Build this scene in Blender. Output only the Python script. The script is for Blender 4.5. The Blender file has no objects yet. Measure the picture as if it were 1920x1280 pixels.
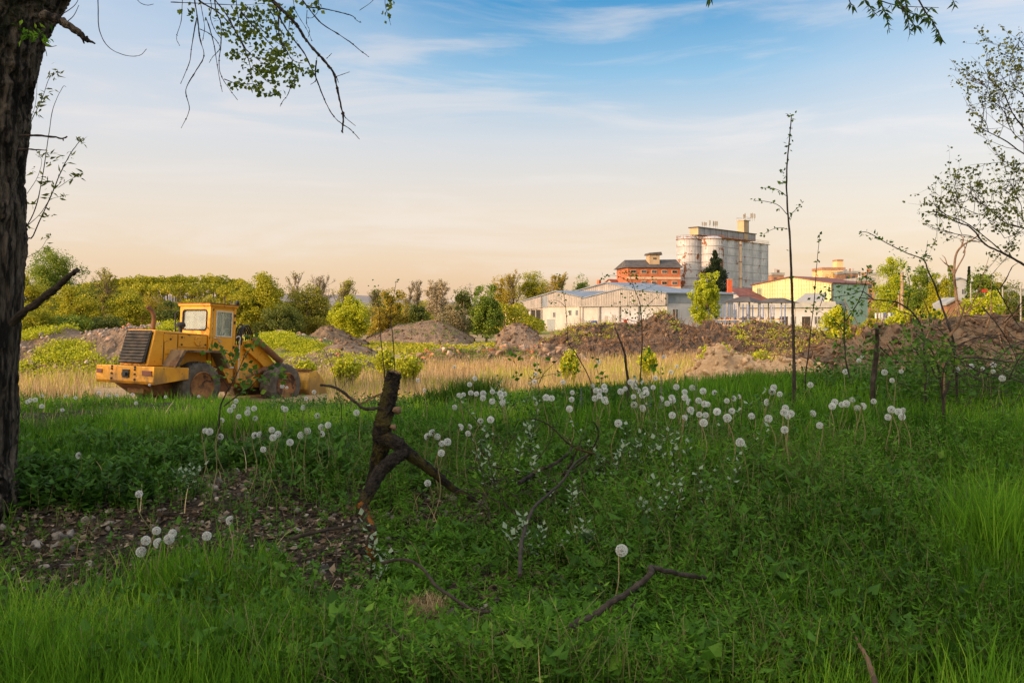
import bpy, math, random
import numpy as np
random.seed(7)
RNG = np.random.default_rng(11)
D = bpy.data
scn = bpy.context.scene
COL = scn.collection
# ------------------------------------------------------------------ camera
EYE = 3.2
cam_d = D.cameras.new("camera"); cam = D.objects.new("camera", cam_d); COL.objects.link(cam)
cam.location = (0, 0, EYE); cam.rotation_euler = (math.radians(90), 0, 0)
cam_d.sensor_width = 36; cam_d.lens = 30.0; cam_d.shift_y = -50/1920.0
cam_d.clip_start = 0.05; cam_d.clip_end = 20000
cam_d.dof.use_dof = False
scn.camera = cam
scn.render.resolution_x = 1024; scn.render.resolution_y = 682
scn.view_settings.view_transform = 'Standard'; scn.view_settings.look = 'None'
scn.view_settings.exposure = 0.0; scn.view_settings.gamma = 1.0
scn.cycles.max_bounces = 6; scn.cycles.diffuse_bounces = 3; scn.cycles.transmission_bounces = 4
scn.cycles.transparent_max_bounces = 12
# ------------------------------------------------------------------ sun and sky
SUN = np.array([-0.83, -0.52, 0.205]); SUN /= np.linalg.norm(SUN)
sd = D.lights.new("sun", 'SUN'); so = D.objects.new("sun", sd); COL.objects.link(so)
sd.energy = 5.0; sd.angle = math.radians(0.5); sd.color = (1.0, 0.62, 0.33)
from mathutils import Vector, Matrix
so.rotation_euler = Vector(tuple(SUN)).to_track_quat('Z', 'Y').to_euler()
w = D.worlds.new("World"); scn.world = w; w.use_nodes = True
nt = w.node_tree; nt.nodes.clear()
def N(nt, t, **k):
    n = nt.nodes.new(t)
    for a, b in k.items(): setattr(n, a, b)
    return n
sky = N(nt, 'ShaderNodeTexSky', sky_type='NISHITA', sun_disc=False)
sky.sun_elevation = math.asin(SUN[2]); sky.sun_rotation = math.atan2(SUN[0], SUN[1])
sky.dust_density = 2.0
def ramp(nt, stops, interp='LINEAR'):
    r = N(nt, 'ShaderNodeValToRGB'); cr = r.color_ramp; cr.interpolation = interp
    while len(cr.elements) < len(stops): cr.elements.new(0.5)
    for e, (p, c) in zip(cr.elements, stops):
        e.position = p; e.color = (*c, 1) if len(c) == 3 else c
    return r
tc = N(nt, 'ShaderNodeTexCoord'); sep = N(nt, 'ShaderNodeSeparateXYZ')
nt.links.new(tc.outputs['Generated'], sep.inputs[0])
rA = ramp(nt, [(0.0, (.80,.50,.31)), (.05, (.82,.56,.38)), (.12, (.81,.65,.52)), (.20, (.63,.64,.67)), (.27, (.24,.48,.70)), (.345, (.01,.26,.56)), (.52, (.30,.48,.72)), (1, (1.5,1.5,1.5))])  # top stops raised above the view, added overhead light for the foreground
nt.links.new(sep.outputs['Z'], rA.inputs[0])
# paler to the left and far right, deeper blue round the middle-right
rB = ramp(nt, [(0.0, (.82,.53,.34)), (.05, (.84,.60,.41)), (.12, (.82,.69,.58)), (.20, (.70,.69,.71)), (.28, (.54,.62,.74)), (.36, (.40,.55,.74)), (.52, (.42,.56,.76)), (1, (1.5,1.5,1.5))])  # zenith end likewise brightened out of frame as fill from above
nt.links.new(sep.outputs['Z'], rB.inputs[0])
vm = N(nt, 'ShaderNodeVectorMath', operation='DISTANCE'); vm.inputs[1].default_value = (.11, .93, .36)
nt.links.new(tc.outputs['Generated'], vm.inputs[0])
nz0 = N(nt, 'ShaderNodeTexNoise'); nz0.inputs['Scale'].default_value = 3; nz0.inputs['Detail'].default_value = 5
mp0 = N(nt, 'ShaderNodeMapping'); mp0.inputs['Scale'].default_value = (1, 1, 3)
nt.links.new(tc.outputs['Generated'], mp0.inputs[0]); nt.links.new(mp0.outputs[0], nz0.inputs[0])
ad = N(nt, 'ShaderNodeMath', operation='MULTIPLY_ADD'); ad.inputs[1].default_value = .35; 
nt.links.new(nz0.outputs[0], ad.inputs[0]); nt.links.new(vm.outputs['Value'], ad.inputs[2])
mr = N(nt, 'ShaderNodeMapRange', interpolation_type='SMOOTHSTEP'); mr.inputs[1].default_value = .26; mr.inputs[2].default_value = .72
nt.links.new(ad.outputs[0], mr.inputs[0])
mx = N(nt, 'ShaderNodeMix', data_type='RGBA')
nt.links.new(mr.outputs[0], mx.inputs[0]); nt.links.new(rA.outputs[0], mx.inputs[6]); nt.links.new(rB.outputs[0], mx.inputs[7])
# wisps of high cloud
mp = N(nt, 'ShaderNodeMapping'); mp.inputs['Scale'].default_value = (1.6, 1.6, 11); mp.inputs['Rotation'].default_value = (.0, .16, .2)
nt.links.new(tc.outputs['Generated'], mp.inputs[0])
nz = N(nt, 'ShaderNodeTexNoise'); nz.inputs['Scale'].default_value = 2.2; nz.inputs['Detail'].default_value = 8; nz.inputs['Roughness'].default_value = .58; nz.inputs['Distortion'].default_value = .6
nt.links.new(mp.outputs[0], nz.inputs[0])
mr2 = N(nt, 'ShaderNodeMapRange', interpolation_type='SMOOTHSTEP'); mr2.inputs[1].default_value = .44; mr2.inputs[2].default_value = .68; mr2.inputs[4].default_value = .44
nt.links.new(nz.outputs[0], mr2.inputs[0])
mx2 = N(nt, 'ShaderNodeMix', data_type='RGBA'); mx2.inputs[7].default_value = (.90, .78, .72, 1)
nt.links.new(mr2.outputs[0], mx2.inputs[0]); nt.links.new(mx.outputs[2], mx2.inputs[6])
# warm glow added round the low sun, unseen behind and left, as soft fill
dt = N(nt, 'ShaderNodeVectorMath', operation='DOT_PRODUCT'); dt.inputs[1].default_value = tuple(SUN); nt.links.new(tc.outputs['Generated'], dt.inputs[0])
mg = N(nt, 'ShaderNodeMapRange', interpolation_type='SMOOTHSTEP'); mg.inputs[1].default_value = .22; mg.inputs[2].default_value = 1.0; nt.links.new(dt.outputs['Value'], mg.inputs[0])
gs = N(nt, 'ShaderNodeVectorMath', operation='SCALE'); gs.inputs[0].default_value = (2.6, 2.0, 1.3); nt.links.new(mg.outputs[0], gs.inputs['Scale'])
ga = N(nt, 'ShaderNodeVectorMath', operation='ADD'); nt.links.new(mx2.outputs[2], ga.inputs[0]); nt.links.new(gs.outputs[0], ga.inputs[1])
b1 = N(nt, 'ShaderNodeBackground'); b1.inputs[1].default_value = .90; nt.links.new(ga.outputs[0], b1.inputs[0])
b2 = N(nt, 'ShaderNodeBackground'); b2.inputs[1].default_value = .05; nt.links.new(sky.outputs[0], b2.inputs[0])
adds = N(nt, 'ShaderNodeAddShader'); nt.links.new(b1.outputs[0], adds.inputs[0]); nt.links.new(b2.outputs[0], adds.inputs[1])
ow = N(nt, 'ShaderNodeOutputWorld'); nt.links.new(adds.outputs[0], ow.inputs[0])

# ------------------------------------------------------------------ helpers: placing, noise, meshes
F = 1600.0
def PT(px, py, d): return np.array([(px-960)/F*d, d, EYE-(py-590)/F*d])
def lerp(a, b, t): return a+(b-a)*t
def sstep(a, b, x):
    t = np.clip((x-a)/(b-a), 0, 1); return t*t*(3-2*t)
def hsh(ix, iy, iz=0):
    n = (ix.astype(np.int64)*374761393 + iy.astype(np.int64)*668265263 + np.int64(iz)*1274126177) & 0x7fffffff
    n = ((n ^ (n >> 13))*1103515245) & 0x7fffffff
    n = ((n ^ (n >> 15))*12345677) & 0x7fffffff
    return (n & 0xfffff)/float(0xfffff)
def vnoise(x, y, seed=0):
    x = np.asarray(x, float); y = np.asarray(y, float)
    ix = np.floor(x); iy = np.floor(y); fx = x-ix; fy = y-iy
    fx = fx*fx*(3-2*fx); fy = fy*fy*(3-2*fy)
    ix = ix.astype(np.int64); iy = iy.astype(np.int64)
    a = hsh(ix, iy, seed); b = hsh(ix+1, iy, seed); c = hsh(ix, iy+1, seed); d = hsh(ix+1, iy+1, seed)
    return (a+(b-a)*fx)+((c+(d-c)*fx)-(a+(b-a)*fx))*fy
def fbm(x, y, seed=0, oct=4, rough=.5):
    s = 0; a = 1; t = 0
    x = np.asarray(x, float); y = np.asarray(y, float)
    for i in range(oct):
        s = s+a*vnoise(x*2**i+i*17.3, y*2**i-i*9.1, seed+i); t += a; a *= rough
    return s/t*2-1
_L = np.array([(0,1.35),(3,1.33),(3.6,1.40),(4.2,1.38),(5,1.27),(5.6,1.17),(6.5,1.17),(9,1.20),(12,1.24),(14,1.5),(21,3.15),(24,3.2),(9999,3.2)])
_R = np.array([(0,1.30),(3,1.22),(3.6,1.17),(4.3,1.06),(5,.96),(6.5,.83),(8.5,.76),(10,.86),(13,1.7),(18,2.9),(21,3.2),(9999,3.2)])
def GH(x, y):
    x = np.asarray(x, float); y = np.asarray(y, float)
    yy = np.maximum(y, 0)
    u = x/np.maximum(yy, 2.5)
    t = sstep(-.5, .35, u)
    dl = np.interp(yy, _L[:,0], _L[:,1]); dr = np.interp(yy, _R[:,0], _R[:,1])
    h = EYE-(dl+(dr-dl)*t)
    near = 1-sstep(11, 20, yy)
    h = h+near*(.10*fbm(x*.7, y*.7, 3, 3)+.03*fbm(x*3, y*3, 5, 3))
    mid = sstep(20, 40, yy)*(1-sstep(300, 700, np.hypot(x, yy)))
    h = h+mid*.18*fbm(x*.11, y*.11, 9, 3)
    far = sstep(500, 3000, np.hypot(x, yy))
    return h+far*0
def gp(px, py, lift=0.0):
    """where the sight line through a photograph pixel meets the ground"""
    ds = np.concatenate([np.arange(2.0, 16, .02), np.arange(16, 400, .5)])
    x = (px-960)/F*ds; z = EYE-(py-590)/F*ds
    g = GH(x, ds)+lift
    i = np.argmax(z <= g)
    if z[i] > g[i]: i = len(ds)-1
    return np.array([x[i], ds[i], z[i]])
def proj(P): return 960+P[...,0]/P[...,1]*F, 590-(P[...,2]-EYE)/P[...,1]*F
def nrm(v): return v/np.maximum(np.linalg.norm(v, axis=-1, keepdims=True), 1e-9)

class MB:
    def __init__(s): s.v = []; s.f = []; s.m = []; s.r = []; s.n = 0
    def add(s, V, Fc, rnd=0.5, mi=0):
        V = np.asarray(V, float).reshape(-1, 3); 
        if not isinstance(Fc, list) or (len(Fc) and not isinstance(Fc[0], np.ndarray)): Fc = [np.asarray(Fc, int)]
        for q in Fc:
            if len(q): s.f.append(q+s.n); s.m.append(np.full(len(q), mi, int))
        s.v.append(V); s.r.append(np.broadcast_to(np.asarray(rnd, float), (len(V),))); s.n += len(V)
    def build(s, name, mats, parent=None, smooth=False, loc=None):
        me = D.meshes.new(name)
        V = np.concatenate(s.v) if s.v else np.zeros((0, 3))
        off = np.zeros(3)
        if parent is not None: off = np.array(parent.location)
        elif loc is not None: off = np.array(loc, float)
        V = V-off
        lt = np.concatenate([np.full(len(q), q.shape[1], int) for q in s.f])
        li = np.concatenate([q.reshape(-1) for q in s.f])
        me.vertices.add(len(V)); me.vertices.foreach_set('co', V.astype(np.float32).ravel())
        me.loops.add(len(li)); me.loops.foreach_set('vertex_index', li.astype(np.int32))
        me.polygons.add(len(lt)); ls = np.concatenate([[0], np.cumsum(lt)[:-1]])
        me.polygons.foreach_set('loop_start', ls.astype(np.int32)); me.polygons.foreach_set('loop_total', lt.astype(np.int32))
        me.polygons.foreach_set('material_index', np.concatenate(s.m).astype(np.int32))
        me.polygons.foreach_set('use_smooth', np.full(len(lt), smooth))
        me.update(calc_edges=True)
        a = me.attributes.new('rnd', 'FLOAT', 'POINT'); a.data.foreach_set('value', np.concatenate(s.r).astype(np.float32))
        if not isinstance(mats, (list, tuple)): mats = [mats]
        for m_ in mats: me.materials.append(m_)
        o = D.objects.new(name, me); COL.objects.link(o)
        if parent is not None: o.parent = parent
        elif loc is not None: o.location = tuple(loc)
        return o
def tag(o, label=None, cat=None, group=None, kind=None):
    if label: o['label'] = label
    if cat: o['category'] = cat
    if group: o['group'] = group
    if kind: o['kind'] = kind
    return o
def thing(name, label, cat, loc, group=None):
    o = D.objects.new(name, None); COL.objects.link(o); o.location = tuple(float(c) for c in loc); o.empty_display_size = .2
    return tag(o, label, cat, group)
def inst(TV, TF, O, X, Y, Z):
    """template verts TV placed at origins O with axes X,Y,Z (already scaled)"""
    K = len(TV); n = len(O)
    V = O[:,None,:]+TV[None,:,0,None]*X[:,None,:]+TV[None,:,1,None]*Y[:,None,:]+TV[None,:,2,None]*Z[:,None,:]
    off = (np.arange(n)*K)[:,None,None]
    return V.reshape(-1,3), [(t[None]+off).reshape(-1, t.shape[1]) for t in TF]
CUBE_V = np.array([(x,y,z) for x in (-.5,.5) for y in (-.5,.5) for z in (-.5,.5)], float)
CUBE_F = np.array([(0,1,3,2),(4,6,7,5),(0,4,5,1),(2,3,7,6),(0,2,6,4),(1,5,7,3)])
def box(mb, c, s, X=(1,0,0), Y=(0,1,0), rnd=.5, mi=0, Z=(0,0,1)):
    c = np.asarray(c, float); X = np.asarray(X, float); Y = np.asarray(Y, float); Z = np.asarray(Z, float)
    V = c+CUBE_V[:,0:1]*s[0]*X+CUBE_V[:,1:2]*s[1]*Y+CUBE_V[:,2:3]*s[2]*Z
    mb.add(V, CUBE_F, rnd, mi)
def prism(mb, poly, ext, rnd=.5, mi=0):
    """closed polygon (n,3) extruded by vector ext"""
    P = np.asarray(poly, float); n = len(P); V = np.concatenate([P, P+np.asarray(ext, float)])
    sides = np.array([(i,(i+1)%n,n+(i+1)%n,n+i) for i in range(n)])
    mb.add(V, [sides, np.array([list(range(n))[::-1]]), np.array([list(range(n,2*n))])], rnd, mi)
def catmull(P, k=6):
    P = np.asarray(P, float)
    if len(P) < 3: t = np.linspace(0,1,k+1)[:,None]; return P[0]+(P[-1]-P[0])*t
    Q = np.concatenate([[2*P[0]-P[1]], P, [2*P[-1]-P[-2]]]); out = []
    for i in range(1, len(Q)-2):
        p0,p1,p2,p3 = Q[i-1:i+3]
        for t in np.arange(k)/k:
            out.append(.5*((2*p1)+(-p0+p2)*t+(2*p0-5*p1+4*p2-p3)*t*t+(-p0+3*p1-3*p2+p3)*t**3))
    out.append(P[-1]); return np.array(out)
def tube(mb, P, R, n=6, rnd=.5, mi=0, disp=None, cap=True):
    P = np.asarray(P, float); m = len(P); R = np.broadcast_to(np.asarray(R, float), (m,)) if np.ndim(R)==0 or len(R)==m else np.interp(np.linspace(0,1,m), np.linspace(0,1,len(R)), R)
    T = nrm(np.gradient(P, axis=0)); up = np.array([0,0,1.]) if abs(T[0][2]) < .9 else np.array([1.,0,0])
    A = np.zeros((m,3)); a = nrm(np.cross(T[0], up))
    for i in range(m):
        a = a-T[i]*np.dot(a, T[i]); l = np.linalg.norm(a); a = a/l if l > 1e-6 else nrm(np.cross(T[i], np.array([.3,.5,.8]))); A[i] = a
    B = np.cross(T, A); th = np.arange(n)/n*2*math.pi
    rr = np.repeat(R[:,None], n, 1)
    if disp is not None: rr = rr+disp(np.repeat(th[None], m, 0), np.repeat(np.arange(m)[:,None]/m, n, 1), rr)
    V = P[:,None]+rr[...,None]*(np.cos(th)[None,:,None]*A[:,None]+np.sin(th)[None,:,None]*B[:,None])
    i = np.arange(m-1)[:,None]*n; j = np.arange(n)[None]
    q = np.stack([i+j, i+(j+1)%n, i+n+(j+1)%n, i+n+j], -1).reshape(-1,4)
    fs = [q]
    if cap and n > 2: fs += [np.array([list(range(n))[::-1]]), np.array([list(range((m-1)*n, m*n))])]
    mb.add(V.reshape(-1,3), fs, rnd, mi)
def lathe(mb, prof, c, axis=(0,0,1), n=24, rnd=.5, mi=0):
    """prof: (r, t) along axis from centre c"""
    ax = nrm(np.asarray(axis, float)); u = np.array([0,0,1.]) if abs(ax[2]) < .9 else np.array([1.,0,0])
    a = nrm(np.cross(ax, u)); b = np.cross(ax, a); th = np.arange(n)/n*2*math.pi; m = len(prof)
    V = np.array([np.asarray(c)+ax*t+r*(np.cos(th)[:,None]*a+np.sin(th)[:,None]*b) for r, t in prof]).reshape(-1,3)
    i = np.arange(m-1)[:,None]*n; j = np.arange(n)[None]
    mb.add(V, [np.stack([i+j, i+(j+1)%n, i+n+(j+1)%n, i+n+j], -1).reshape(-1,4), np.array([list(range(n))[::-1]]), np.array([list(range((m-1)*n, m*n))])], rnd, mi)

# ------------------------------------------------------------------ materials
def newmat(name):
    m = D.materials.new(name); m.use_nodes = True; t = m.node_tree; t.nodes.clear(); return m, t
def c4(c): return (c[0], c[1], c[2], 1)
def noise_node(t, scale, detail=4, rough=.55, stretch=None, coord='Object', dist=0):
    tcn = N(t, 'ShaderNodeNewGeometry' if coord == 'Position' else 'ShaderNodeTexCoord'); nz = N(t, 'ShaderNodeTexNoise'); nz.inputs['Scale'].default_value = scale
    nz.inputs['Detail'].default_value = detail; nz.inputs['Roughness'].default_value = rough; nz.inputs['Distortion'].default_value = dist
    if stretch:
        mp = N(t, 'ShaderNodeMapping'); mp.inputs['Scale'].default_value = stretch
        t.links.new(tcn.outputs[coord], mp.inputs[0]); t.links.new(mp.outputs[0], nz.inputs[0])
    else: t.links.new(tcn.outputs[coord], nz.inputs[0])
    return nz
def surf(name, ca, cb, scale=3, rough=.8, bump=.3, bscale=None, stretch=None, lo=.35, hi=.65, cc=None, cscale=None, clo=.55, chi=.62, metal=0, spec=.3, bdist=.02, rndmix=0, detail=5):
    """two-tone noise surface, optional third tone (stains, rust) in sharp patches"""
    m, t = newmat(name); L = t.links.new
    out = N(t, 'ShaderNodeOutputMaterial'); bs = N(t, 'ShaderNodeBsdfPrincipled'); L(bs.outputs[0], out.inputs[0])
    nz = noise_node(t, scale, detail, .6, stretch, 'Position')
    r = ramp(t, [(lo, ca), (hi, cb)]); L(nz.outputs[0], r.inputs[0]); colr = r.outputs[0]
    if cc is not None:
        n2 = noise_node(t, cscale or scale*.6, 7, .65, stretch, 'Position', dist=.3)
        mr = N(t, 'ShaderNodeMapRange', interpolation_type='SMOOTHSTEP'); mr.inputs[1].default_value = clo; mr.inputs[2].default_value = chi; L(n2.outputs[0], mr.inputs[0])
        mx = N(t, 'ShaderNodeMix', data_type='RGBA'); mx.inputs[7].default_value = c4(cc); L(mr.outputs[0], mx.inputs[0]); L(colr, mx.inputs[6]); colr = mx.outputs[2]
    if rndmix:
        at = N(t, 'ShaderNodeAttribute', attribute_name='rnd'); ma = N(t, 'ShaderNodeMapRange'); ma.inputs[3].default_value = 1-rndmix; ma.inputs[4].default_value = 1+rndmix; L(at.outputs['Fac'], ma.inputs[0])
        vs = N(t, 'ShaderNodeVectorMath', operation='SCALE'); L(colr, vs.inputs[0]); L(ma.outputs[0], vs.inputs['Scale']); colr = vs.outputs[0]
    L(colr, bs.inputs['Base Color']); bs.inputs['Roughness'].default_value = rough; bs.inputs['Metallic'].default_value = metal
    bs.inputs['Specular IOR Level'].default_value = spec
    if bump:
        n3 = noise_node(t, bscale or scale*4, 6, .6, stretch, 'Position'); bp = N(t, 'ShaderNodeBump'); bp.inputs['Strength'].default_value = bump; bp.inputs['Distance'].default_value = bdist
        L(n3.outputs[0], bp.inputs['Height']); L(bp.outputs[0], bs.inputs['Normal'])
    return m
def leafmat(name, ca, cb, cc=None, trans=.35, rough=.6, spec=.25, back=None):
    """leaf colour runs ca->cb(->cc) with each leaf's own random value"""
    m, t = newmat(name); L = t.links.new
    out = N(t, 'ShaderNodeOutputMaterial'); bs = N(t, 'ShaderNodeBsdfPrincipled'); tr = N(t, 'ShaderNodeBsdfTranslucent'); ms = N(t, 'ShaderNodeMixShader'); ms.inputs[0].default_value = trans
    at = N(t, 'ShaderNodeAttribute', attribute_name='rnd')
    r = ramp(t, [(0, ca), (.75 if cc else 1, cb)]+([(1, cc)] if cc else [])); L(at.outputs['Fac'], r.inputs[0]); colr = r.outputs[0]
    if back:
        g = N(t, 'ShaderNodeNewGeometry'); mx = N(t, 'ShaderNodeMix', data_type='RGBA'); mx.inputs[7].default_value = c4(back); L(g.outputs['Backfacing'], mx.inputs[0]); L(colr, mx.inputs[6]); colr = mx.outputs[2]
    L(colr, bs.inputs['Base Color']); bs.inputs['Roughness'].default_value = rough; bs.inputs['Specular IOR Level'].default_value = spec
    L(colr, tr.inputs[0]); L(bs.outputs[0], ms.inputs[1]); L(tr.outputs[0], ms.inputs[2]); L(ms.outputs[0], out.inputs[0])
    return m
def plain(name, c, rough=.6, metal=0, spec=.4, alpha=None):
    return surf(name, tuple(v*.85 for v in c), tuple(min(1, v*1.12) for v in c), 6, rough, .08, metal=metal, spec=spec)
M = {}
M['bark'] = surf('bark_dark', (.014,.011,.008), (.20,.155,.11), 26, .95, 1.0, 80, stretch=(1,1,.14), bdist=.05, lo=.42, hi=.62, cc=(.05,.055,.025), cscale=2, clo=.55, chi=.7)
M['bark_grey'] = surf('bark_grey', (.10,.08,.06), (.2,.16,.11), 3, .95, .3)
M['twig'] = surf('twig_dark', (.022,.016,.012), (.06,.045,.034), 20, .9, .5, 60)
M['twig_pale'] = surf('twig_pale', (.16,.12,.08), (.3,.23,.15), 20, .9, .3, 60)
M['trunk_far'] = surf('trunk_far', (.12,.09,.06), (.22,.17,.11), 1, .95, 0)
M['moss'] = surf('mossy_bark', (.008,.006,.005), (.05,.038,.028), 30, .97, 1.0, 90, bdist=.03, cc=(.075,.06,.015), cscale=9, clo=.5, chi=.6, detail=8)
M['lichen'] = surf('orange_lichen_bark', (.015,.011,.008), (.07,.05,.03), 26, .95, 1.0, 80, bdist=.03, cc=(.30,.115,.015), cscale=12, clo=.46, chi=.56)
M['fungus'] = surf('fungus', (.09,.055,.03), (.22,.14,.08), 20, .8, .4, 60)
FO = dict(
 yellow=((.15,.18,.010),(.40,.38,.020),(.56,.48,.04)), green=((.07,.13,.016),(.20,.27,.03),(.34,.38,.04)), dark=((.05,.08,.016),(.14,.17,.03),(.24,.26,.04)),
 olive=((.15,.15,.02),(.34,.32,.035),(.46,.42,.06)), orange=((.20,.16,.02),(.42,.33,.035),(.55,.44,.06)), bright=((.22,.27,.010),(.48,.50,.022),(.62,.60,.04)),
 birch=((.17,.22,.012),(.42,.47,.025),(.58,.6,.05)), pale=((.16,.14,.07),(.32,.27,.14),(.42,.36,.2)), blossom=((.3,.25,.15),(.5,.42,.27),(.62,.54,.38)),
 spruce=((.012,.026,.012),(.03,.05,.02),(.05,.07,.025)))
for k, v in FO.items(): M['f_'+k] = leafmat('foliage_'+k, *v, trans=.32)
M['grass'] = leafmat('grass_blades', (.022,.068,.008), (.15,.33,.018), (.33,.50,.042), trans=.45, rough=.6, spec=.06)
M['grass_dark'] = leafmat('grass_dark', (.02,.05,.008), (.08,.17,.014), (.16,.27,.02), trans=.35, spec=.08)
M['drygrass'] = leafmat('dry_grass', (.26,.17,.08), (.56,.40,.20), (.80,.62,.38), trans=.3, rough=.8, spec=.1)
M['weed'] = leafmat('weed_leaves', (.010,.034,.008), (.075,.18,.018), (.20,.34,.035), trans=.32, spec=.12)
M['weed_bright'] = leafmat('weed_bright', (.020,.055,.007), (.10,.24,.016), (.23,.40,.038), trans=.38, spec=.08)
M['silver'] = leafmat('silver_leaves', (.05,.12,.035), (.12,.21,.08), (.30,.38,.25), trans=.3, back=(.24,.31,.20))
M['hangleaf'] = leafmat('poplar_leaves', (.05,.085,.008), (.13,.18,.016), (.22,.27,.025), trans=.5)
M['sprig'] = leafmat('sprig_leaves', (.07,.09,.018), (.17,.19,.03), (.27,.28,.05), trans=.35)
M['bushleaf'] = leafmat('bush_leaves', (.03,.07,.008), (.09,.18,.016), (.17,.27,.025), trans=.4)
M['clock'] = leafmat('dandelion_down', (.62,.62,.60), (.80,.80,.78), (.92,.92,.9), trans=.45, rough=.9)
M['seed'] = plain('dandelion_seed', (.07,.05,.035), .9)
M['stem'] = leafmat('dandelion_stem', (.14,.17,.05), (.28,.22,.11), (.33,.24,.13), trans=.2)
M['petal'] = leafmat('yellow_petals', (.6,.42,.01), (.8,.6,.02), trans=.2)
# ------------------------------------------------------------------ the ground, one sheet to the horizon
def ground_sheet():
    ys = np.concatenate([np.linspace(-60, 1.5, 24), np.linspace(1.6, 14, 170), np.linspace(14.2, 60, 110), np.geomspace(61, 9000, 90)])
    xs_p = np.concatenate([np.linspace(0, 9, 110), np.geomspace(9.15, 9000, 120)])
    xs = np.concatenate([-xs_p[::-1], xs_p[1:]])
    X, Y = np.meshgrid(xs, ys)
    Z = GH(X, Y)
    nx = len(xs); ny = len(ys)
    i = np.arange(ny-1)[:,None]*nx; j = np.arange(nx-1)[None]
    q = np.stack([i+j, i+j+1, i+nx+j+1, i+nx+j], -1).reshape(-1,4)
    mb = MB(); mb.add(np.stack([X,Y,Z], -1), q)
    m, t = newmat('ground_soil_and_turf'); L = t.links.new
    out = N(t, 'ShaderNodeOutputMaterial'); bs = N(t, 'ShaderNodeBsdfPrincipled'); L(bs.outputs[0], out.inputs[0])
    geo = N(t, 'ShaderNodeNewGeometry'); sp = N(t, 'ShaderNodeSeparateXYZ'); L(geo.outputs['Position'], sp.inputs[0])
    # near: leaf mould and dark soil
    n1 = noise_node(t, 9, 8, .7); near = ramp(t, [(.3,(.010,.008,.006)), (.5,(.035,.026,.018)), (.72,(.11,.085,.06))]); L(n1.outputs[0], near.inputs[0])
    # far: trodden sand, thin yellow-green turf
    n2 = noise_node(t, .09, 6, .6, stretch=(1,1,1)); n3 = noise_node(t, 1.4, 6, .7)
    sand = ramp(t, [(.3,(.30,.20,.11)), (.7,(.46,.33,.19))]); L(n3.outputs[0], sand.inputs[0])
    turf = ramp(t, [(.3,(.12,.15,.02)), (.7,(.30,.29,.05))]); L(n3.outputs[0], turf.inputs[0])
    u = N(t, 'ShaderNodeMath', operation='DIVIDE'); L(sp.outputs['X'], u.inputs[0]); L(sp.outputs['Y'], u.inputs[1])
    add = N(t, 'ShaderNodeMath', operation='MULTIPLY_ADD'); add.inputs[1].default_value = .35; L(u.outputs[0], add.inputs[0]); L(n2.outputs[0], add.inputs[2])
    mr = N(t, 'ShaderNodeMapRange', interpolation_type='SMOOTHSTEP'); mr.inputs[1].default_value = .44; mr.inputs[2].default_value = .6; L(add.outputs[0], mr.inputs[0])
    mf = N(t, 'ShaderNodeMix', data_type='RGBA'); L(mr.outputs[0], mf.inputs[0]); L(sand.outputs[0], mf.inputs[6]); L(turf.outputs[0], mf.inputs[7])
    md = N(t, 'ShaderNodeMapRange', interpolation_type='SMOOTHSTEP'); md.inputs[1].default_value = 16; md.inputs[2].default_value = 40; L(sp.outputs['Y'], md.inputs[0])
    mx = N(t, 'ShaderNodeMix', data_type='RGBA'); L(md.outputs[0], mx.inputs[0]); L(near.outputs[0], mx.inputs[6]); L(mf.outputs[2], mx.inputs[7])
    L(mx.outputs[2], bs.inputs['Base Color']); bs.inputs['Roughness'].default_value = .95; bs.inputs['Specular IOR Level'].default_value = .15
    bp = N(t, 'ShaderNodeBump'); bp.inputs['Strength'].default_value = .8; bp.inputs['Distance'].default_value = .04; L(n1.outputs[0], bp.inputs['Height']); L(bp.outputs[0], bs.inputs['Normal'])
    o = mb.build('ground', m, smooth=True); tag(o, 'soil bank and flat waste ground of sand and turf', kind='structure')
ground_sheet()
# far low ridge
mb = MB(); xs = np.linspace(-2600, 1500, 90); 
top = 20+48*np.exp(-((xs+650)/560)**2)+30*np.exp(-((xs+1500)/500)**2)+6*fbm(xs*.01, xs*0, 4)
V = []
for dy, k in ((-500,0),(-300,.45),(0,1),(300,.5),(600,0)):
    V.append(np.stack([xs, 2700+dy+xs*0, top*k-1], -1))
V = np.concatenate(V); n = len(xs); i = np.arange(4)[:,None]*n; j = np.arange(n-1)[None]
mb.add(V, np.stack([i+j,i+j+1,i+n+j+1,i+n+j], -1).reshape(-1,4))
tag(mb.build('hills', surf('hill_haze_tint', (.15,.145,.15), (.26,.23,.215), .02, 1, 0), smooth=True), 'low hazy hill on the horizon', kind='structure')  # distance haze is mixed into the hill's grey colour

# ------------------------------------------------------------------ heaps of earth and rubble
M['earth_dark'] = surf('earth_dark', (.042,.030,.024), (.125,.088,.066), 1.3, .97, 1.0, 7, bdist=.15, cc=(.25,.14,.075), cscale=.8, clo=.55, chi=.7, detail=9)
M['earth_brown'] = surf('earth_brown', (.11,.075,.045), (.24,.16,.095), 1.2, .97, .9, 8, bdist=.12, cc=(.07,.055,.035), cscale=.9, clo=.52, chi=.64, detail=9)
M['earth_tan'] = surf('earth_tan', (.40,.25,.13), (.62,.42,.24), 1.6, .97, .9, 9, bdist=.08, detail=9)
M['earth_grey'] = surf('earth_grey', (.12,.085,.058), (.25,.175,.12), 1.0, .97, .8, 8, bdist=.12, detail=9)
M['earth_green'] = surf('earth_green', (.08,.10,.02), (.20,.21,.035), 1.0, .97, .8, 8, bdist=.12, cc=(.25,.18,.10), cscale=.35, clo=.5, chi=.62, detail=9)
M['rubble'] = surf('rubble', (.17,.13,.10), (.38,.31,.26), 1.5, .95, .4, 12, rndmix=.45, cc=(.35,.14,.08), cscale=.7, clo=.58, chi=.62)
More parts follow.
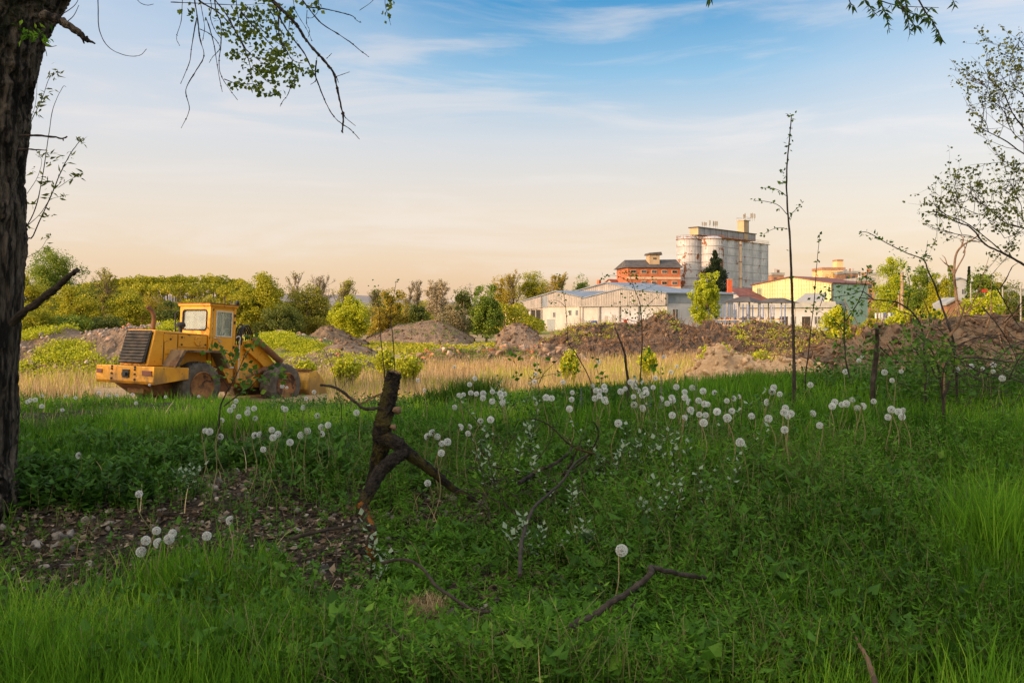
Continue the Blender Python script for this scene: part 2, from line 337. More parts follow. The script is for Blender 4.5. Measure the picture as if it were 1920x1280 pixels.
M['clod'] = surf('clods', (.075,.048,.032), (.18,.115,.07), 2, .97, .4, 12, rndmix=.45)
M['slab'] = surf('broken_slabs', (.14,.095,.07), (.36,.26,.19), 1.5, .95, .4, 12, rndmix=.5, cc=(.34,.13,.06), cscale=.8, clo=.52, chi=.58)
M['tanclod'] = surf('tan_clods', (.40,.25,.13), (.62,.42,.24), 2, .97, .4, 12, rndmix=.25)
M['root'] = surf('roots', (.10,.06,.035), (.3,.17,.09), 4, .95, .3, 20, rndmix=.4)
def rock_template(seed, n=1):
    r = np.random.default_rng(seed)
    V = np.array([(x,y,z) for x in (-1,0,1) for y in (-1,0,1) for z in (-1,0,1) if abs(x)+abs(y)+abs(z) > 0], float)
    import mathutils
    V = V/np.maximum(np.abs(V).max(1,keepdims=True),1)*.5; V = V*(1-.28*(np.abs(V).sum(1,keepdims=True)-.5)); V += r.normal(0,.07,V.shape)
    # convex hull through bmesh
    import bmesh
    bm = bmesh.new(); [bm.verts.new(v) for v in V]; bmesh.ops.convex_hull(bm, input=bm.verts[:])
    bmesh.ops.triangulate(bm, faces=bm.faces[:])
    used = [v for v in bm.verts if v.link_faces]; idx = {v: i for i, v in enumerate(used)}
    TV = np.array([v.co[:] for v in used]); TF = [np.array([[idx[v] for v in f.verts] for f in bm.faces])]; bm.free()
    return TV, TF
ROCKS = [rock_template(s) for s in range(5)]
def randrot(n, rng):
    q = nrm(rng.normal(size=(n,4))); w_,x,y,z = q.T
    R = np.stack([np.stack([1-2*(y*y+z*z), 2*(x*y-z*w_), 2*(x*z+y*w_)],-1), np.stack([2*(x*y+z*w_),1-2*(x*x+z*z),2*(y*z-x*w_)],-1), np.stack([2*(x*z-y*w_),2*(y*z+x*w_),1-2*(x*x+y*y)],-1)],-2)
    return R[:,:,0], R[:,:,1], R[:,:,2]
def scatter_rocks(mb, P, S, rng, flat=.6):
    P = np.asarray(P); S = np.asarray(S); k = rng.integers(0, len(ROCKS), len(P))
    for i in range(len(ROCKS)):
        q = k == i; n = q.sum()
        if not n: continue
        X, Y, Z = randrot(n, rng); s = S[q][:,None]
        V, Fs = inst(*ROCKS[i], P[q], X*s, Y*s*rng.uniform(.5,1,(n,1)), Z*s*flat)
        mb.add(V, Fs, np.repeat(rng.random(n), len(ROCKS[i][0])))
def heap(name, label, cat, prof, d, depth, mat, rough=.25, rubble=0, rsize=(.08,.4), rmat='rubble', seed=1, tilt=0.0, roots=0, grass=0, peak=1.5):
    """prof: silhouette (photo px, py) of the ridge seen from the camera at distance d"""
    rng = np.random.default_rng(seed)
    pr = np.array(prof, float); pxs = np.linspace(pr[0,0], pr[-1,0], 240)
    zt = EYE-(np.interp(pxs, pr[:,0], pr[:,1])-590)/F*d
    k = np.array([.05,.25,.4,.25,.05]); zt = np.convolve(np.pad(zt, 2, 'edge'), k, 'valid')
    x = (pxs-960)/F*d; nv = 90; vv = np.linspace(-1, 1, nv)
    X = np.repeat(x[None], nv, 0)+vv[:,None]*tilt; e = np.clip(np.minimum(pxs-pr[0,0], pr[-1,0]-pxs)/(pr[-1,0]-pr[0,0])*7, 0, 1)
    Dp = depth*(.35+.65*np.sqrt(e)); Y = d+vv[:,None]*Dp[None]+X*0
    base = GH(X, Y)
    sh = np.clip(1-np.abs(vv)**peak, 0, 1)[:,None]
    Hh = np.maximum(zt[None]-base, 0)*sh
    nzv = rough*(fbm(X*.9, Y*.9, seed, 5, .6)+.35*np.abs(fbm(X*2.7, Y*2.7, seed+5, 4, .6)))
    Z = base+Hh*(1+.0*X)+nzv*np.clip(Hh/.6, 0, 1)-.12*(1-np.clip(Hh/.15, 0, 1))
    mb = MB(); n = len(x); i = np.arange(nv-1)[:,None]*n; j = np.arange(n-1)[None]
    mb.add(np.stack([X,Y,Z],-1), np.stack([i+j,i+j+1,i+n+j+1,i+n+j],-1).reshape(-1,4))
    loc = (float(x.mean()), d, 0)
    o = mb.build(name, mat if not isinstance(mat, str) else M[mat], smooth=rough < .05, loc=loc); tag(o, label, cat)
    def spots(nn, fr=(-.95,.3)):
        a = rng.integers(0, n, nn); b = np.clip(((rng.uniform(fr[0], fr[1], nn)+1)/2*nv).astype(int), 0, nv-1)
        return np.stack([X[b,a], Y[b,a], Z[b,a]], -1)+np.stack([rng.normal(0,.1,nn), rng.normal(0,.1,nn), np.zeros(nn)], -1)
    if rubble:
        mr_ = MB(); S = rsize[0]+(rsize[1]-rsize[0])*rng.random(rubble)**4.5; scatter_rocks(mr_, spots(rubble), S, rng, .38 if rmat == 'slab' else .6)
        c = mr_.build('clods' if rmat == 'clod' else 'rubble', M[rmat], o); c['kind'] = 'stuff'
    if roots:
        mr_ = MB(); Q = spots(roots, (-.8,.2))
        for q in Q:
            dv = nrm(rng.normal(size=3)+np.array([0,0,.5])); l = rng.uniform(.3, 1.1)
            pts = [q-dv*.1, q+dv*l*.5+rng.normal(0,.08,3), q+dv*l+rng.normal(0,.2,3)]
            tube(mr_, pts, [rng.uniform(.012,.035), .012, .004], 4, rng.random())
        c = mr_.build('roots', M['root'], o); c['kind'] = 'stuff'
    if grass:
        mg = MB(); Q = spots(grass, (-1,.2)); g = vnoise(Q[:,0]*.35, Q[:,1]*.35, seed+8); Q = Q[g > .45]
        leaf_clump(mg, Q, rng, .20, .20, 22, .06)
        c = mg.build('weeds', M['f_bright' if seed % 2 else 'f_green'], o); c['kind'] = 'stuff'
    return o
LEAF_V = np.array([(0,0,0),(-.5,.45,.10),(0,.45,0),(.5,.45,.10),(0,1,-.05)]); LEAF_F = [np.array([(0,2,1),(0,3,2),(1,2,4),(2,3,4)])]
QUAD_V = np.array([(-.5,0,0),(.5,0,0),(.6,1,.1),(-.35,.9,-.1)]); QUAD_F = [np.array([(0,1,2,3)])]
def leaf_clump(mb, C, rng, rad, hgt, per, size, tv=QUAD_V, tf=QUAD_F, rbase=None):
    n = len(C)*per
    if n == 0: return
    O = np.repeat(C, per, 0)+np.stack([rng.normal(0,rad,n), rng.normal(0,rad,n), np.abs(rng.normal(0,hgt*.6,n))], -1)
    X, Y, Z = randrot(n, rng); s = (size*rng.uniform(.6,1.4,n))[:,None]
    V, Fs = inst(tv, tf, O, X*s, Y*s, Z*s)
    rb = np.repeat(rng.random(len(C)), per) if rbase is None else np.repeat(rbase, per)
    mb.add(V, Fs, np.repeat(np.clip(rb*.5+rng.random(n)*.5, 0, 1), len(tv)))
heap('earth_heap', 'long dark brown heap of soil and roots in front of the white shed', 'earth heap', [(1010,645),(1040,630),(1075,612),(1110,606),(1140,612),(1180,610),(1215,603),(1245,590),(1270,600),(1300,608),(1345,607),(1375,613),(1415,606),(1460,612),(1500,616),(1530,626),(1560,640),(1590,655)], 62, 6.0, 'earth_dark', .55, rubble=2600, rsize=(.04,.42), rmat='clod', seed=21, roots=1300, peak=1.1, grass=800)
heap('earth_mound', 'brown earth mound overgrown with brush, nearest at the right edge', 'earth mound', [(1430,705),(1480,668),(1540,650),(1600,640),(1660,628),(1720,620),(1780,608),(1830,602),(1880,606),(1930,618),(2000,630),(2100,670)], 20, 5.5, 'earth_brown', .36, rubble=9000, rsize=(.02,.20), rmat='clod', seed=22, roots=520, peak=1.25)
heap('clay_heap', 'small golden tan clay heap at the edge of the meadow', 'earth heap', [(1285,700),(1310,690),(1332,664),(1345,655),(1358,660),(1368,672),(1395,682),(1440,684),(1490,676),(1530,684),(1560,700)], 16.5, 1.9, 'earth_tan', .26, rubble=1400, rsize=(.02,.16), rmat='tanclod', seed=23)
heap('earth_mound', 'wide grey brown mound in front of the white blossoming tree', 'earth mound', [(690,632),(720,622),(745,610),(775,606),(800,602),(818,600),(840,606),(862,618),(890,634)], 100, 7, 'earth_grey', .25, rubble=300, rsize=(.1,.5), rmat='clod', seed=24, grass=120)
heap('earth_mound', 'steep sandy mound before the bright yellow bush', 'earth mound', [(575,634),(592,622),(603,613),(620,611),(640,620),(660,632),(690,642)], 86, 5, 'earth_brown', .2, rubble=200, rsize=(.1,.5), rmat='clod', seed=25)
heap('earth_mound', 'low bare brown mound behind the loader bucket', 'earth mound', [(590,668),(615,648),(640,640),(665,643),(690,652),(712,668)], 62, 4, 'earth_grey', .15, rubble=200, rsize=(.05,.35), rmat='clod', seed=26)
heap('grass_mound', 'sunlit green grassy mound right of the loader cab', 'earth mound', [(430,650),(470,636),(500,628),(560,626),(600,634),(640,650),(655,665)], 66, 6, 'earth_green', .22, rubble=220, rsize=(.05,.4), seed=27, grass=3200)
heap('gravel_heap', 'small grey gravel heap just right of the loader cab', 'earth heap', [(492,634),(508,623),(520,617),(535,620),(552,634)], 88, 3, 'earth_grey', .12, seed=28)
heap('rubble_heap', 'rubble heap overgrown with weeds left of the loader', 'rubble heap', [(-60,660),(20,640),(50,632),(90,622),(120,617),(150,624),(190,620),(230,612),(280,607),(330,612),(370,630),(410,655)], 46, 5, 'earth_grey', .40, rubble=1500, rsize=(.03,.30), seed=29, grass=3600)
heap('rubble_heap', 'line of broken concrete and brick in front of the dry grass', 'rubble heap', [(760,676),(800,662),(840,656),(870,662),(900,658),(950,649),(985,655),(1020,646),(1060,655),(1100,672)], 54, 3.2, 'earth_brown', .38, rubble=900, rsize=(.04,.62), rmat='slab', seed=30, grass=260)
heap('rubble_heap', 'pink and white brick rubble low behind the bucket', 'rubble heap', [(470,690),(520,672),(560,668),(600,662),(640,664),(690,678),(720,690)], 47, 3, 'earth_grey', .2, rubble=1100, rsize=(.03,.25), seed=31, grass=200)
heap('earth_mound', 'grey brown mound left of the long dark heap', 'earth mound', [(930,630),(948,612),(965,604),(985,608),(1003,622),(1020,640)], 84, 5, 'earth_grey', .25, rubble=250, rsize=(.1,.5), rmat='clod', seed=32)
# ------------------------------------------------------------------ trees
def limbs_to(mb, base, H, C, rng, r0, cb):
    """trunk and limbs reaching the clump centres"""
    lean = rng.normal(0, .03*H, 2)
    tr = catmull([base+[0,0,-.3], base+[lean[0]*.3, lean[1]*.3, H*.3], base+[lean[0], lean[1], H*.62], base+[lean[0]*1.2, lean[1]*1.2, H*.88]], 4)
    tube(mb, tr, [r0, r0*.75, r0*.45, r0*.12], 7, .5)
    for c in C:
        t = rng.uniform(.2, .75); s = tr[int(t*(len(tr)-1))]
        if s[2] > c[2]: s = tr[int(.2*(len(tr)-1))]
        m = lerp(s, c, .5)+np.array([0,0,.06*H])
        tube(mb, catmull([s, m, c], 3), [r0*.3, r0*.16, r0*.05], 4, rng.random(), cap=False)
def twigs(mb, p, dv, L, r, lvl, rng, tips, spread=.55, up=.12, nch=(4,7)):
    k = 4; pts = [p]; d_ = nrm(dv)
    for i in range(k):
        d_ = nrm(d_+rng.normal(0, .12, 3)+np.array([0,0,up*.5])); pts.append(pts[-1]+d_*L/k)
    rm = .016 if p[1] > 60 else .0; tube(mb, pts, np.maximum(np.linspace(r, r*.35, k+1), rm), 5 if lvl > 1 else 3, rng.random(), cap=False)
    if lvl == 0: tips.append(pts[-1]); tips.append(pts[2]); return
    for c in range(rng.integers(*nch)):
        t = rng.uniform(.25, 1); q = np.array([np.interp(t*k, range(k+1), [w_[a] for w_ in pts]) for a in range(3)])
        nd = nrm(d_+rng.normal(0, spread, 3)+np.array([0,0,up]))
        twigs(mb, q, nd, L*rng.uniform(.4,.65), r*.5, lvl-1, rng, tips, spread, up, nch)
def tree(label, px, pytop, d, wpx, fol, seed, form='round', name='tree', cat='tree', cb=.14, leaves=4200, ls=.2, clumps=34, group=None, base_z=0.0):
    rng = np.random.default_rng(seed)
    x = (px-960)/F*d; base = np.array([x, d, base_z]); H = EYE-(pytop-590)/F*d-base_z; rx = wpx/2/F*d
    t = thing(name, label, cat, base, group); mt = MB(); mc = MB()
    if form == 'bare':
        tips = []; r0 = .018*H+.04
        tr = catmull([base+[0,0,-.3], base+[rng.normal(0,.1),0,H*.25], base+[rng.normal(0,.25),0,H*.5], base+[rng.normal(0,.3),0,H*.78]], 4); tube(mt, tr, [r0, r0*.6, r0*.25], 6)
        for k in range(24):
            i = int(rng.uniform(.25,.98)*(len(tr)-1)); a = rng.uniform(0, 2*math.pi)
            s = tr[i]; fr = (s[2]-base[2])/H; L = min(rx/.62, (H-(s[2]-base[2]))*.8)*rng.uniform(.7,1.05)
            twigs(mt, s, np.array([math.cos(a)*.8, math.sin(a)*.8, .95]), L*.62, r0*.32, 2, rng, tips, .42, .25)
        T = np.array(tips); T = T[rng.random(len(T)) < .8]; ls = ls*.5; leaves = leaves*3
        leaf_clump(mc, T, rng, .16, .16, max(1, int(leaves/len(T))), ls)
        mt.build('trunk', M['bark_grey'], t); mc.build('crown', M['f_'+fol], t); return t
    n = clumps
    u = nrm(rng.normal(size=(n,3))); r = rng.random(n)**.42
    cz = H*(cb+1)/2; rz = H*(1-cb)/2
    if form == 'cone':
        hh = rng.random(n)**.8; a = rng.uniform(0, 2*math.pi, n); rr = rx*(1-hh)*rng.uniform(.1,.9,n)
        C = base+np.stack([np.cos(a)*rr, np.sin(a)*rr, H*(cb+(1-cb)*hh*.97)], -1); crad = rx*.22
    elif form == 'column':
        hh = rng.random(n); a = rng.uniform(0, 2*math.pi, n); rr = rx*np.sin(np.clip(hh*.9+.1,0,1)*math.pi)**.5*rng.uniform(.2,.8,n)
        C = base+np.stack([np.cos(a)*rr, np.sin(a)*rr, H*(cb+(1-cb)*hh*.95)], -1); crad = rx*.35
    else:
        egg = 1-.25*u[:,2]*r if form != 'bush' else 1.0
        az = np.arctan2(u[:,1], u[:,0]); r = r*(1+.30*np.sin(az*2+seed)*np.cos(u[:,2]*3+seed*1.7)+.18*np.sin(az*5+seed*2.3+u[:,2]*4))
        C = base+np.stack([u[:,0]*r*rx*.86*egg, u[:,1]*r*rx*.86*egg, cz+u[:,2]*r*rz*.88], -1); crad = rx*(.15 if form == 'weep' else .24)
    C[:,2] = np.maximum(C[:,2], base[2]+.3)
    limbs_to(mt, base, H, C[rng.permutation(n)[:16]], rng, .016*H+.05, cb)
    leaves = int(leaves*2.4*max(1, min(2.2, rx/3.2))); ls = ls*.64; per = leaves//n; m = per*n; cr = np.repeat(crad*rng.uniform(.5,1.35,n)*(((1-hh)*1.5+.15) if form == 'cone' else 1), per)
    O = np.repeat(C, per, 0); q = nrm(rng.normal(size=(m,3)))*(rng.random(m)**.5)[:,None]*cr[:,None]*1.25
    if form == 'weep': q[:,2] = -np.abs(q[:,2])*2.6+.25*cr; q[:,0] *= .8
    if form == 'bush': q[:,2] = q[:,2]*1.2
    q[:,2] *= .85; O = O+q
    O[:,2] = np.maximum(O[:,2], base[2]+.05)
    X, Y, Z = randrot(m, rng); s = (ls*rng.uniform(.55,1.35,m))[:,None]
    V, Fs = inst(QUAD_V, QUAD_F, O, X*s, Y*s*1.15, Z*s)
    rb = np.repeat(rng.random(n), per)*.55+rng.random(m)*.45
    mc.add(V, Fs, np.repeat(rb, 4))
    # loose outer shoots that roughen the outline
    k = 150; uo = nrm(rng.normal(size=(k,3))); 
    if form in ('round','bush'):
        P0 = base+np.stack([uo[:,0]*rx*.95, uo[:,1]*rx*.95, cz+uo[:,2]*rz*.93], -1)
        P0 = P0[(P0[:,2] > base[2]+.3)]
        leaf_clump(mc, P0, rng, .05*rx+.05, .09*rz+.1, 9, ls*.85)
    mt.build('trunk', M['bark_grey' if fol != 'birch' else 'trunk_far'], t); mc.build('crown', M['f_'+fol], t); return t
T_ = [ # label, px, pytop, d, width px, foliage, form, cb, leaves
("tall dark green tree rising highest just right of the big trunk", 98, 466, 125, 118, 'green', 'round', .2, 6500),
("yellow green tree half hidden by the big trunk, lower than the tall dark one", 48, 510, 108, 95, 'yellow', 'round', .1, 5000),
("thin crowned pale tree whose top stands free left of the wooded hill", 197, 492, 118, 52, 'olive', 'bare', .1, 1500),
("broad yellow green tree below the tall dark tree", 138, 536, 104, 96, 'yellow', 'round', .05, 5500),
("dark bushy tree behind the thin crowned pale one", 188, 528, 124, 78, 'dark', 'round', .1, 4500),
("yellow tree between the thin crowned tree and the loader exhaust", 240, 548, 106, 88, 'yellow', 'round', .05, 5200),
("orange tinted tree above the loader grille", 288, 556, 112, 72, 'orange', 'round', .05, 4500),
("dark green tree directly behind the loader exhaust pipe", 318, 566, 105, 60, 'dark', 'round', .04, 3800),
("olive tree behind the cab of the loader", 385, 558, 118, 100, 'olive', 'round', .04, 4600),
("low yellow tree left of the rubble with weeds", 62, 575, 92, 95, 'yellow', 'round', .02, 5200),
("low dark green tree beside the big trunk above the rubble", 130, 590, 94, 85, 'green', 'round', .02, 4200),
("low green tree left of the loader grille", 205, 592, 96, 75, 'dark', 'round', .02, 4000),
("big round yellow green tree right of the loader cab", 497, 516, 110, 104, 'yellow', 'round', .06, 7500),
("small yellow tree close beside the loader cab roof", 452, 545, 108, 62, 'yellow', 'round', .05, 4200),
("dark olive tree between the big round yellow tree and the bare ones", 578, 540, 112, 84, 'olive', 'round', .03, 6500),
("dark bushy tree filling the gap under the bare trees", 530, 572, 106, 80, 'dark', 'round', .02, 4800),
("tallest of the bare trees, slender with a pointed top", 556, 491, 122, 50, 'olive', 'bare', .1, 500),
("rounded bare tree second from the left in the row of bare trees", 600, 503, 126, 64, 'pale', 'bare', .1, 550),
("bare tree with fresh tips above the bright yellow bush", 645, 510, 124, 66, 'yellow', 'bare', .1, 800),
("dense bright yellow bush standing in front of the treeline", 655, 558, 98, 76, 'bright', 'bush', .0, 6500),
("orange green tree right of the bright yellow bush", 733, 541, 104, 70, 'orange', 'round', .04, 5000),
("thin bare treetop behind the orange green tree", 708, 528, 128, 44, 'olive', 'bare', .1, 500),
("pale pinkish bare tree with a narrow fan shaped crown", 783, 511, 122, 34, 'pale', 'bare', .1, 500),
("small bare tree left of the pale fan shaped one", 766, 518, 124, 22, 'pale', 'bare', .1, 300),
("dark evergreen bush left of the white blossoming tree", 780, 570, 112, 52, 'dark', 'round', .02, 3800),
("tree in pale white blossom behind the wide mound", 826, 514, 104, 56, 'blossom', 'bare', .05, 2600),
("grey tinted flowering bush at the foot of the blossoming tree", 850, 570, 101, 60, 'pale', 'bush', .0, 3200),
("dark green round tree right of the blossoming tree", 868, 538, 118, 54, 'dark', 'round', .05, 4600),
("mid green drooping tree left of the small yellow house", 912, 536, 100, 60, 'green', 'round', .02, 5500),
("brownish yellow tree left of the tall bare crown near the sheds", 938, 515, 215, 44, 'orange', 'round', .08, 3600),
("brown half bare tree between two yellow trees beside the sheds", 962, 499, 218, 52, 'orange', 'bare', .08, 1500),
("yellow green tree directly above the left shed", 997, 507, 222, 70, 'yellow', 'round', .1, 5500),
("brownish tree with thin foliage behind the ridge of the left shed", 1049, 501, 215, 80, 'orange', 'bare', .1, 2600),
("small green tree at the right end of the group behind the sheds", 1090, 514, 220, 36, 'green', 'round', .1, 3000),
("dark conifer standing before the silos, behind the weeping birch", 1340, 466, 185, 120, 'spruce', 'cone', .05, 6500),
("weeping birch in yellow green leaf in front of the silos", 1323, 500, 118, 66, 'birch', 'weep', .1, 7500),
("small brown tree before the peach coloured tower building", 1556, 507, 255, 26, 'orange', 'round', .05, 1500),
("large birch right of the green warehouse, behind the tall wooden pole", 1678, 489, 128, 80, 'birch', 'round', .04, 10500),
("round green tree touching the large birch on its right", 1728, 498, 124, 66, 'green', 'round', .04, 8200),
("yellow green tree right of the round green tree", 1762, 515, 120, 56, 'yellow', 'round', .02, 7000),
("narrow columnar poplar far behind the dead forked tree", 1783, 493, 150, 17, 'green', 'column', .05, 1800),
("dark pointed conifer right of the dead forked tree", 1817, 497, 160, 24, 'spruce', 'cone', .05, 2200),
("green tree directly right of the dark pointed conifer", 1840, 500, 152, 56, 'green', 'round', .03, 7500),
("sparse tree behind the red sign on the right", 1868, 512, 160, 50, 'olive', 'round', .04, 6000),
("dark tree at the right edge of the photo", 1902, 528, 140, 60, 'dark', 'round', .03, 3600),
("bright yellow green bush right of the dead forked tree", 1826, 560, 74, 72, 'bright', 'bush', .0, 6000),
("bright bush with upright shoots, right of the rounder bright bush", 1862, 545, 76, 40, 'bright', 'round', .0, 3200),
("low yellow shrub right of the blue barrels", 1735, 580, 78, 84, 'yellow', 'bush', .0, 4200),
("low yellow green shrub in front of the green warehouse", 1570, 582, 70, 66, 'bright', 'bush', .0, 3800),
("broad bright bush spreading behind the right mound under the birch", 1695, 592, 60, 84, 'bright', 'bush', .0, 4200),
("low yellow bush behind the right mound, left of the dead forked tree", 1772, 588, 64, 58, 'yellow', 'bush', .0, 3600),
("low yellow green shrub left of the tall wooden pole", 1640, 600, 66, 66, 'yellow', 'bush', .0, 3200),
]
for i, (lb, px, pt, d, wp, fo, fm, cb, lv) in enumerate(T_):
    tree(lb, px, pt, d, wp, fo, 100+i, fm, {'bush': 'bush'}.get(fm, 'birch_tree' if fo == 'birch' else 'conifer_tree' if fo == 'spruce' else 'bare_tree' if fm == 'bare' else 'tree'), 'bush' if fm == 'bush' else 'tree', cb, lv, .2 if d < 140 else .26, clumps={'weep': 150, 'cone': 130}.get(fm, 70 if lv > 5000 else 46))
# wooded hill and the belt behind the single trees: masses nobody can count
def wood(name, label, rows, fol, seed, ls, per, cr, hillmat=None):
    rng = np.random.default_rng(seed); mc = MB(); mt = MB()
    C = []
    for (prof, d0, d1, n, drop) in rows:
        pr = np.array(prof, float); px = rng.uniform(pr[0,0], pr[-1,0], n); d = rng.uniform(d0, d1, n)
        zt = EYE-(np.interp(px, pr[:,0], pr[:,1])-590)/F*d0
        z = zt-cr*.9-drop*rng.random(n)**1.5*zt*.8
        C.append(np.stack([(px-960)/F*d, d, np.maximum(z, .5)], -1))
    C = np.concatenate(C); n = len(C); m = n*per
    u = nrm(rng.normal(size=(m,3))); u[:,2] = np.abs(u[:,2])*1.0-.25
    crs = np.repeat(cr*rng.uniform(.7,1.25,n), per)[:,None]
    O = np.repeat(C, per, 0)+u*crs*np.array([1,1,1.1])*(.75+.25*rng.random((m,1)))
    X, Y, Z = randrot(m, rng); s = (ls*rng.uniform(.6,1.4,m))[:,None]
    V, Fs = inst(QUAD_V, QUAD_F, O, X*s, Y*s, Z*s)
    mc.add(V, Fs, np.repeat(np.repeat(rng.random(n), per)*.6+rng.random(m)*.4, 4), 0)
    for c in C[::2]:
        tube(mc, [c*[1,1,0], c], [.22,.1], 4, .5, 1, cap=False)
    o = mc.build(name, [M['f_'+fol], M['trunk_far']]); tag(o, label, 'woodland', kind='stuff')
wood('wooded_hill', 'distant dense wood covering the low hill', [([(120,560),(150,530),(200,520),(230,516),(300,513),(400,512),(440,517),(476,530),(500,560)], 330, 345, 300, .35), ([(120,560),(200,530),(400,526),(500,560)], 318, 330, 220, .8)], 'yellow', 51, .42, 120, 2.6)
wood('tree_belt', 'distant belt of bushes and trees closing the field', [([(-150,552),(100,560),(200,566),(300,560),(400,568),(470,566),(560,566),(620,574),(700,566),(800,562),(870,568),(960,562),(1010,580)], 134, 150, 420, .9), ([(1560,585),(1650,560),(1760,560),(1800,575),(2050,560)], 175, 195, 110, .9)], 'yellow', 52, .22, 170, 1.6)

# yellow-green willow shrubs standing in the dry grass
SH = [("round yellow green shrub right of the bucket edge, leftmost in the dry grass", 572, 672, 37, 44), ("yellow green shrub above the dandelions, second from the left in the dry grass", 650, 668, 36, 62),
 ("tallest yellow green shrub in the dry grass behind the two thin saplings", 722, 655, 40, 46), ("broad yellow green shrub right of the two thin saplings", 765, 662, 37, 58),
 ("narrow yellow green shrub in the dry grass left of the dark curved stake", 1068, 655, 38, 36), ("small yellow green shrub in the dry grass right of the dark curved stake", 1215, 652, 40, 36),
 ("wide yellow shrub in front of the dark heap, left of the tall thin sapling", 1345, 640, 40, 84), ("small yellow shrub in the dry grass beside the tall thin sapling", 1425, 655, 38, 50)]
for i, (lb, px, pt, d, wp) in enumerate(SH):
    rng = np.random.default_rng(300+i); base = np.array([(px-960)/F*d, d, float(GH((px-960)/F*d, d))]); H = EYE-(pt-590)/F*d-base[2]; R_ = wp/2/F*d
    t = thing('willow_shrub', lb, 'shrub', base, 'yellow green shrubs in the dry grass'); ms, ml = MB(), MB(); n = 110
    a = rng.uniform(0, 2*math.pi, n); rr = R_*np.sqrt(rng.random(n)); tip = base+np.stack([np.cos(a)*rr, np.sin(a)*rr, H*np.sqrt(1-.55*(rr/R_)**2)*rng.uniform(.8,1.04,n)], -1)
    for q in tip: tube(ms, [lerp(base, q, .0)*[1,1,1]+(q-base)*[.3,.3,0], lerp(base, q, .6), q], [.012,.008,.003], 3, rng.random(), cap=False)
    f = rng.uniform(.25, 1.0, (n, 30)); P = base+(tip-base)[:,None]*f[...,None]+rng.normal(0,.035,(n,30,3)); leaf_clump(ml, P.reshape(-1,3), rng, .02, .02, 1, .075)
    ms.build('stems', M['twig_pale'], t); ml.build('foliage', M['f_bright'], t)
# dead forked tree on the right mound
t = thing('dead_tree', 'bare forked tree with reddish bark behind the right earth mound', 'tree', PT(1797,620,27)); mt = MB()
for pts, r in [([(1797,625),(1797,590),(1792,545),(1789,515),(1792,480),(1803,462),(1825,448),(1836,440)], (.055,.018)), ([(1789,515),(1796,500),(1808,478),(1808,462),(1801,452)], (.028,.010)), ([(1803,462),(1806,448),(1799,440)], (.03,.006)),
   ([(1789,512),(1780,500),(1770,492),(1762,483)], (.03,.006)), ([(1776,497),(1772,484),(1766,478)], (.02,.005)), ([(1806,474),(1812,460),(1815,447)], (.02,.005)), ([(1820,452),(1830,452),(1838,456)], (.02,.006)), ([(1797,600),(1802,590),(1808,575)], (.02,.006))]:
    P = np.array([PT(a, b, 27+.15*math.sin(a)) for a, b in pts]); tube(mt, catmull(P, 4), np.linspace(r[0], r[1], 12), 7)
mt.build('trunk', surf('reddish_bark', (.10,.065,.045), (.20,.13,.085), 4, .95, .5, 20), t)
# ------------------------------------------------------------------ buildings
M['sheet_tan'] = surf('corrugated_tan', (.25,.235,.23), (.34,.315,.305), .6, .6, .1, cc=(.3,.2,.13), cscale=.5, clo=.62, chi=.7)
M['wall_white'] = surf('wall_white', (.31,.325,.36), (.40,.41,.44), .5, .8, .05, cc=(.45,.4,.34), cscale=.4, clo=.6, chi=.75)
M['wall_cream'] = surf('wall_cream', (.36,.335,.32), (.45,.42,.40), .4, .8, .05)
M['roof_blue'] = surf('roof_blue_grey', (.13,.16,.20), (.22,.25,.30), .5, .5, .1, stretch=(1,1,1))
M['roof_dark'] = surf('roof_dark', (.05,.045,.045), (.10,.09,.085), .7, .8, .1)
M['roof_red'] = surf('roof_red', (.22,.07,.045), (.34,.12,.075), 1, .8, .1)
M['roof_brown'] = surf('roof_brown', (.12,.045,.04), (.2,.08,.065), 1, .8, .1)
M['glass'] = surf('window_glass', (.03,.035,.045), (.09,.10,.12), 1.5, .15, 0, spec=.6)
M['dark_open'] = surf('dark_opening', (.015,.014,.013), (.04,.035,.03), 1, .9, 0)
M['steel_blue'] = plain('rack_blue', (.10,.16,.36), .5)
M['steel_grey'] = plain('steel_grey', (.32,.31,.30), .5, .3)
M['wood_pole'] = surf('wood_pole', (.22,.15,.10), (.38,.28,.19), 4, .9, .2)
M['brick'] = surf('brick_orange', (.33,.10,.05), (.47,.16,.08), .8, .9, .1, cc=(.28,.10,.06), cscale=.5, clo=.56, chi=.66)
M['band'] = surf('concrete_band', (.5,.36,.25), (.62,.46,.33), 1, .9, .05)
M['silo'] = surf('silo_sheet', (.36,.36,.38), (.54,.53,.55), .35, .6, .06, metal=0, cc=(.22,.09,.04), cscale=.35, clo=.55, chi=.585)
M['silo_clean'] = surf('silo_sheet_clean', (.38,.39,.42), (.54,.54,.57), .3, .6, .06, metal=0, cc=(.26,.13,.07), cscale=.4, clo=.62, chi=.66)
M['seam'] = plain('seam_dark', (.13,.11,.10), .7)
M['rust'] = surf('rust', (.14,.06,.03), (.3,.13,.06), 2, .9, .2)
M['gallery'] = surf('gallery_sheet', (.20,.21,.22), (.33,.33,.33), .5, .6, .1)
M['gallery_end'] = surf('gallery_end', (.36,.26,.16), (.46,.34,.21), .5, .7, .1)
M['antenna'] = plain('antenna_pale', (.30,.27,.23), .6)
M['warehouse'] = surf('warehouse_yellow', (.46,.45,.25), (.56,.54,.31), .4, .7, .05, cc=(.55,.33,.10), cscale=.45, clo=.56, chi=.68, stretch=(1,1,.25))
M['warehouse_side'] = surf('warehouse_side', (.28,.40,.34), (.38,.50,.42), .5, .7, .05)
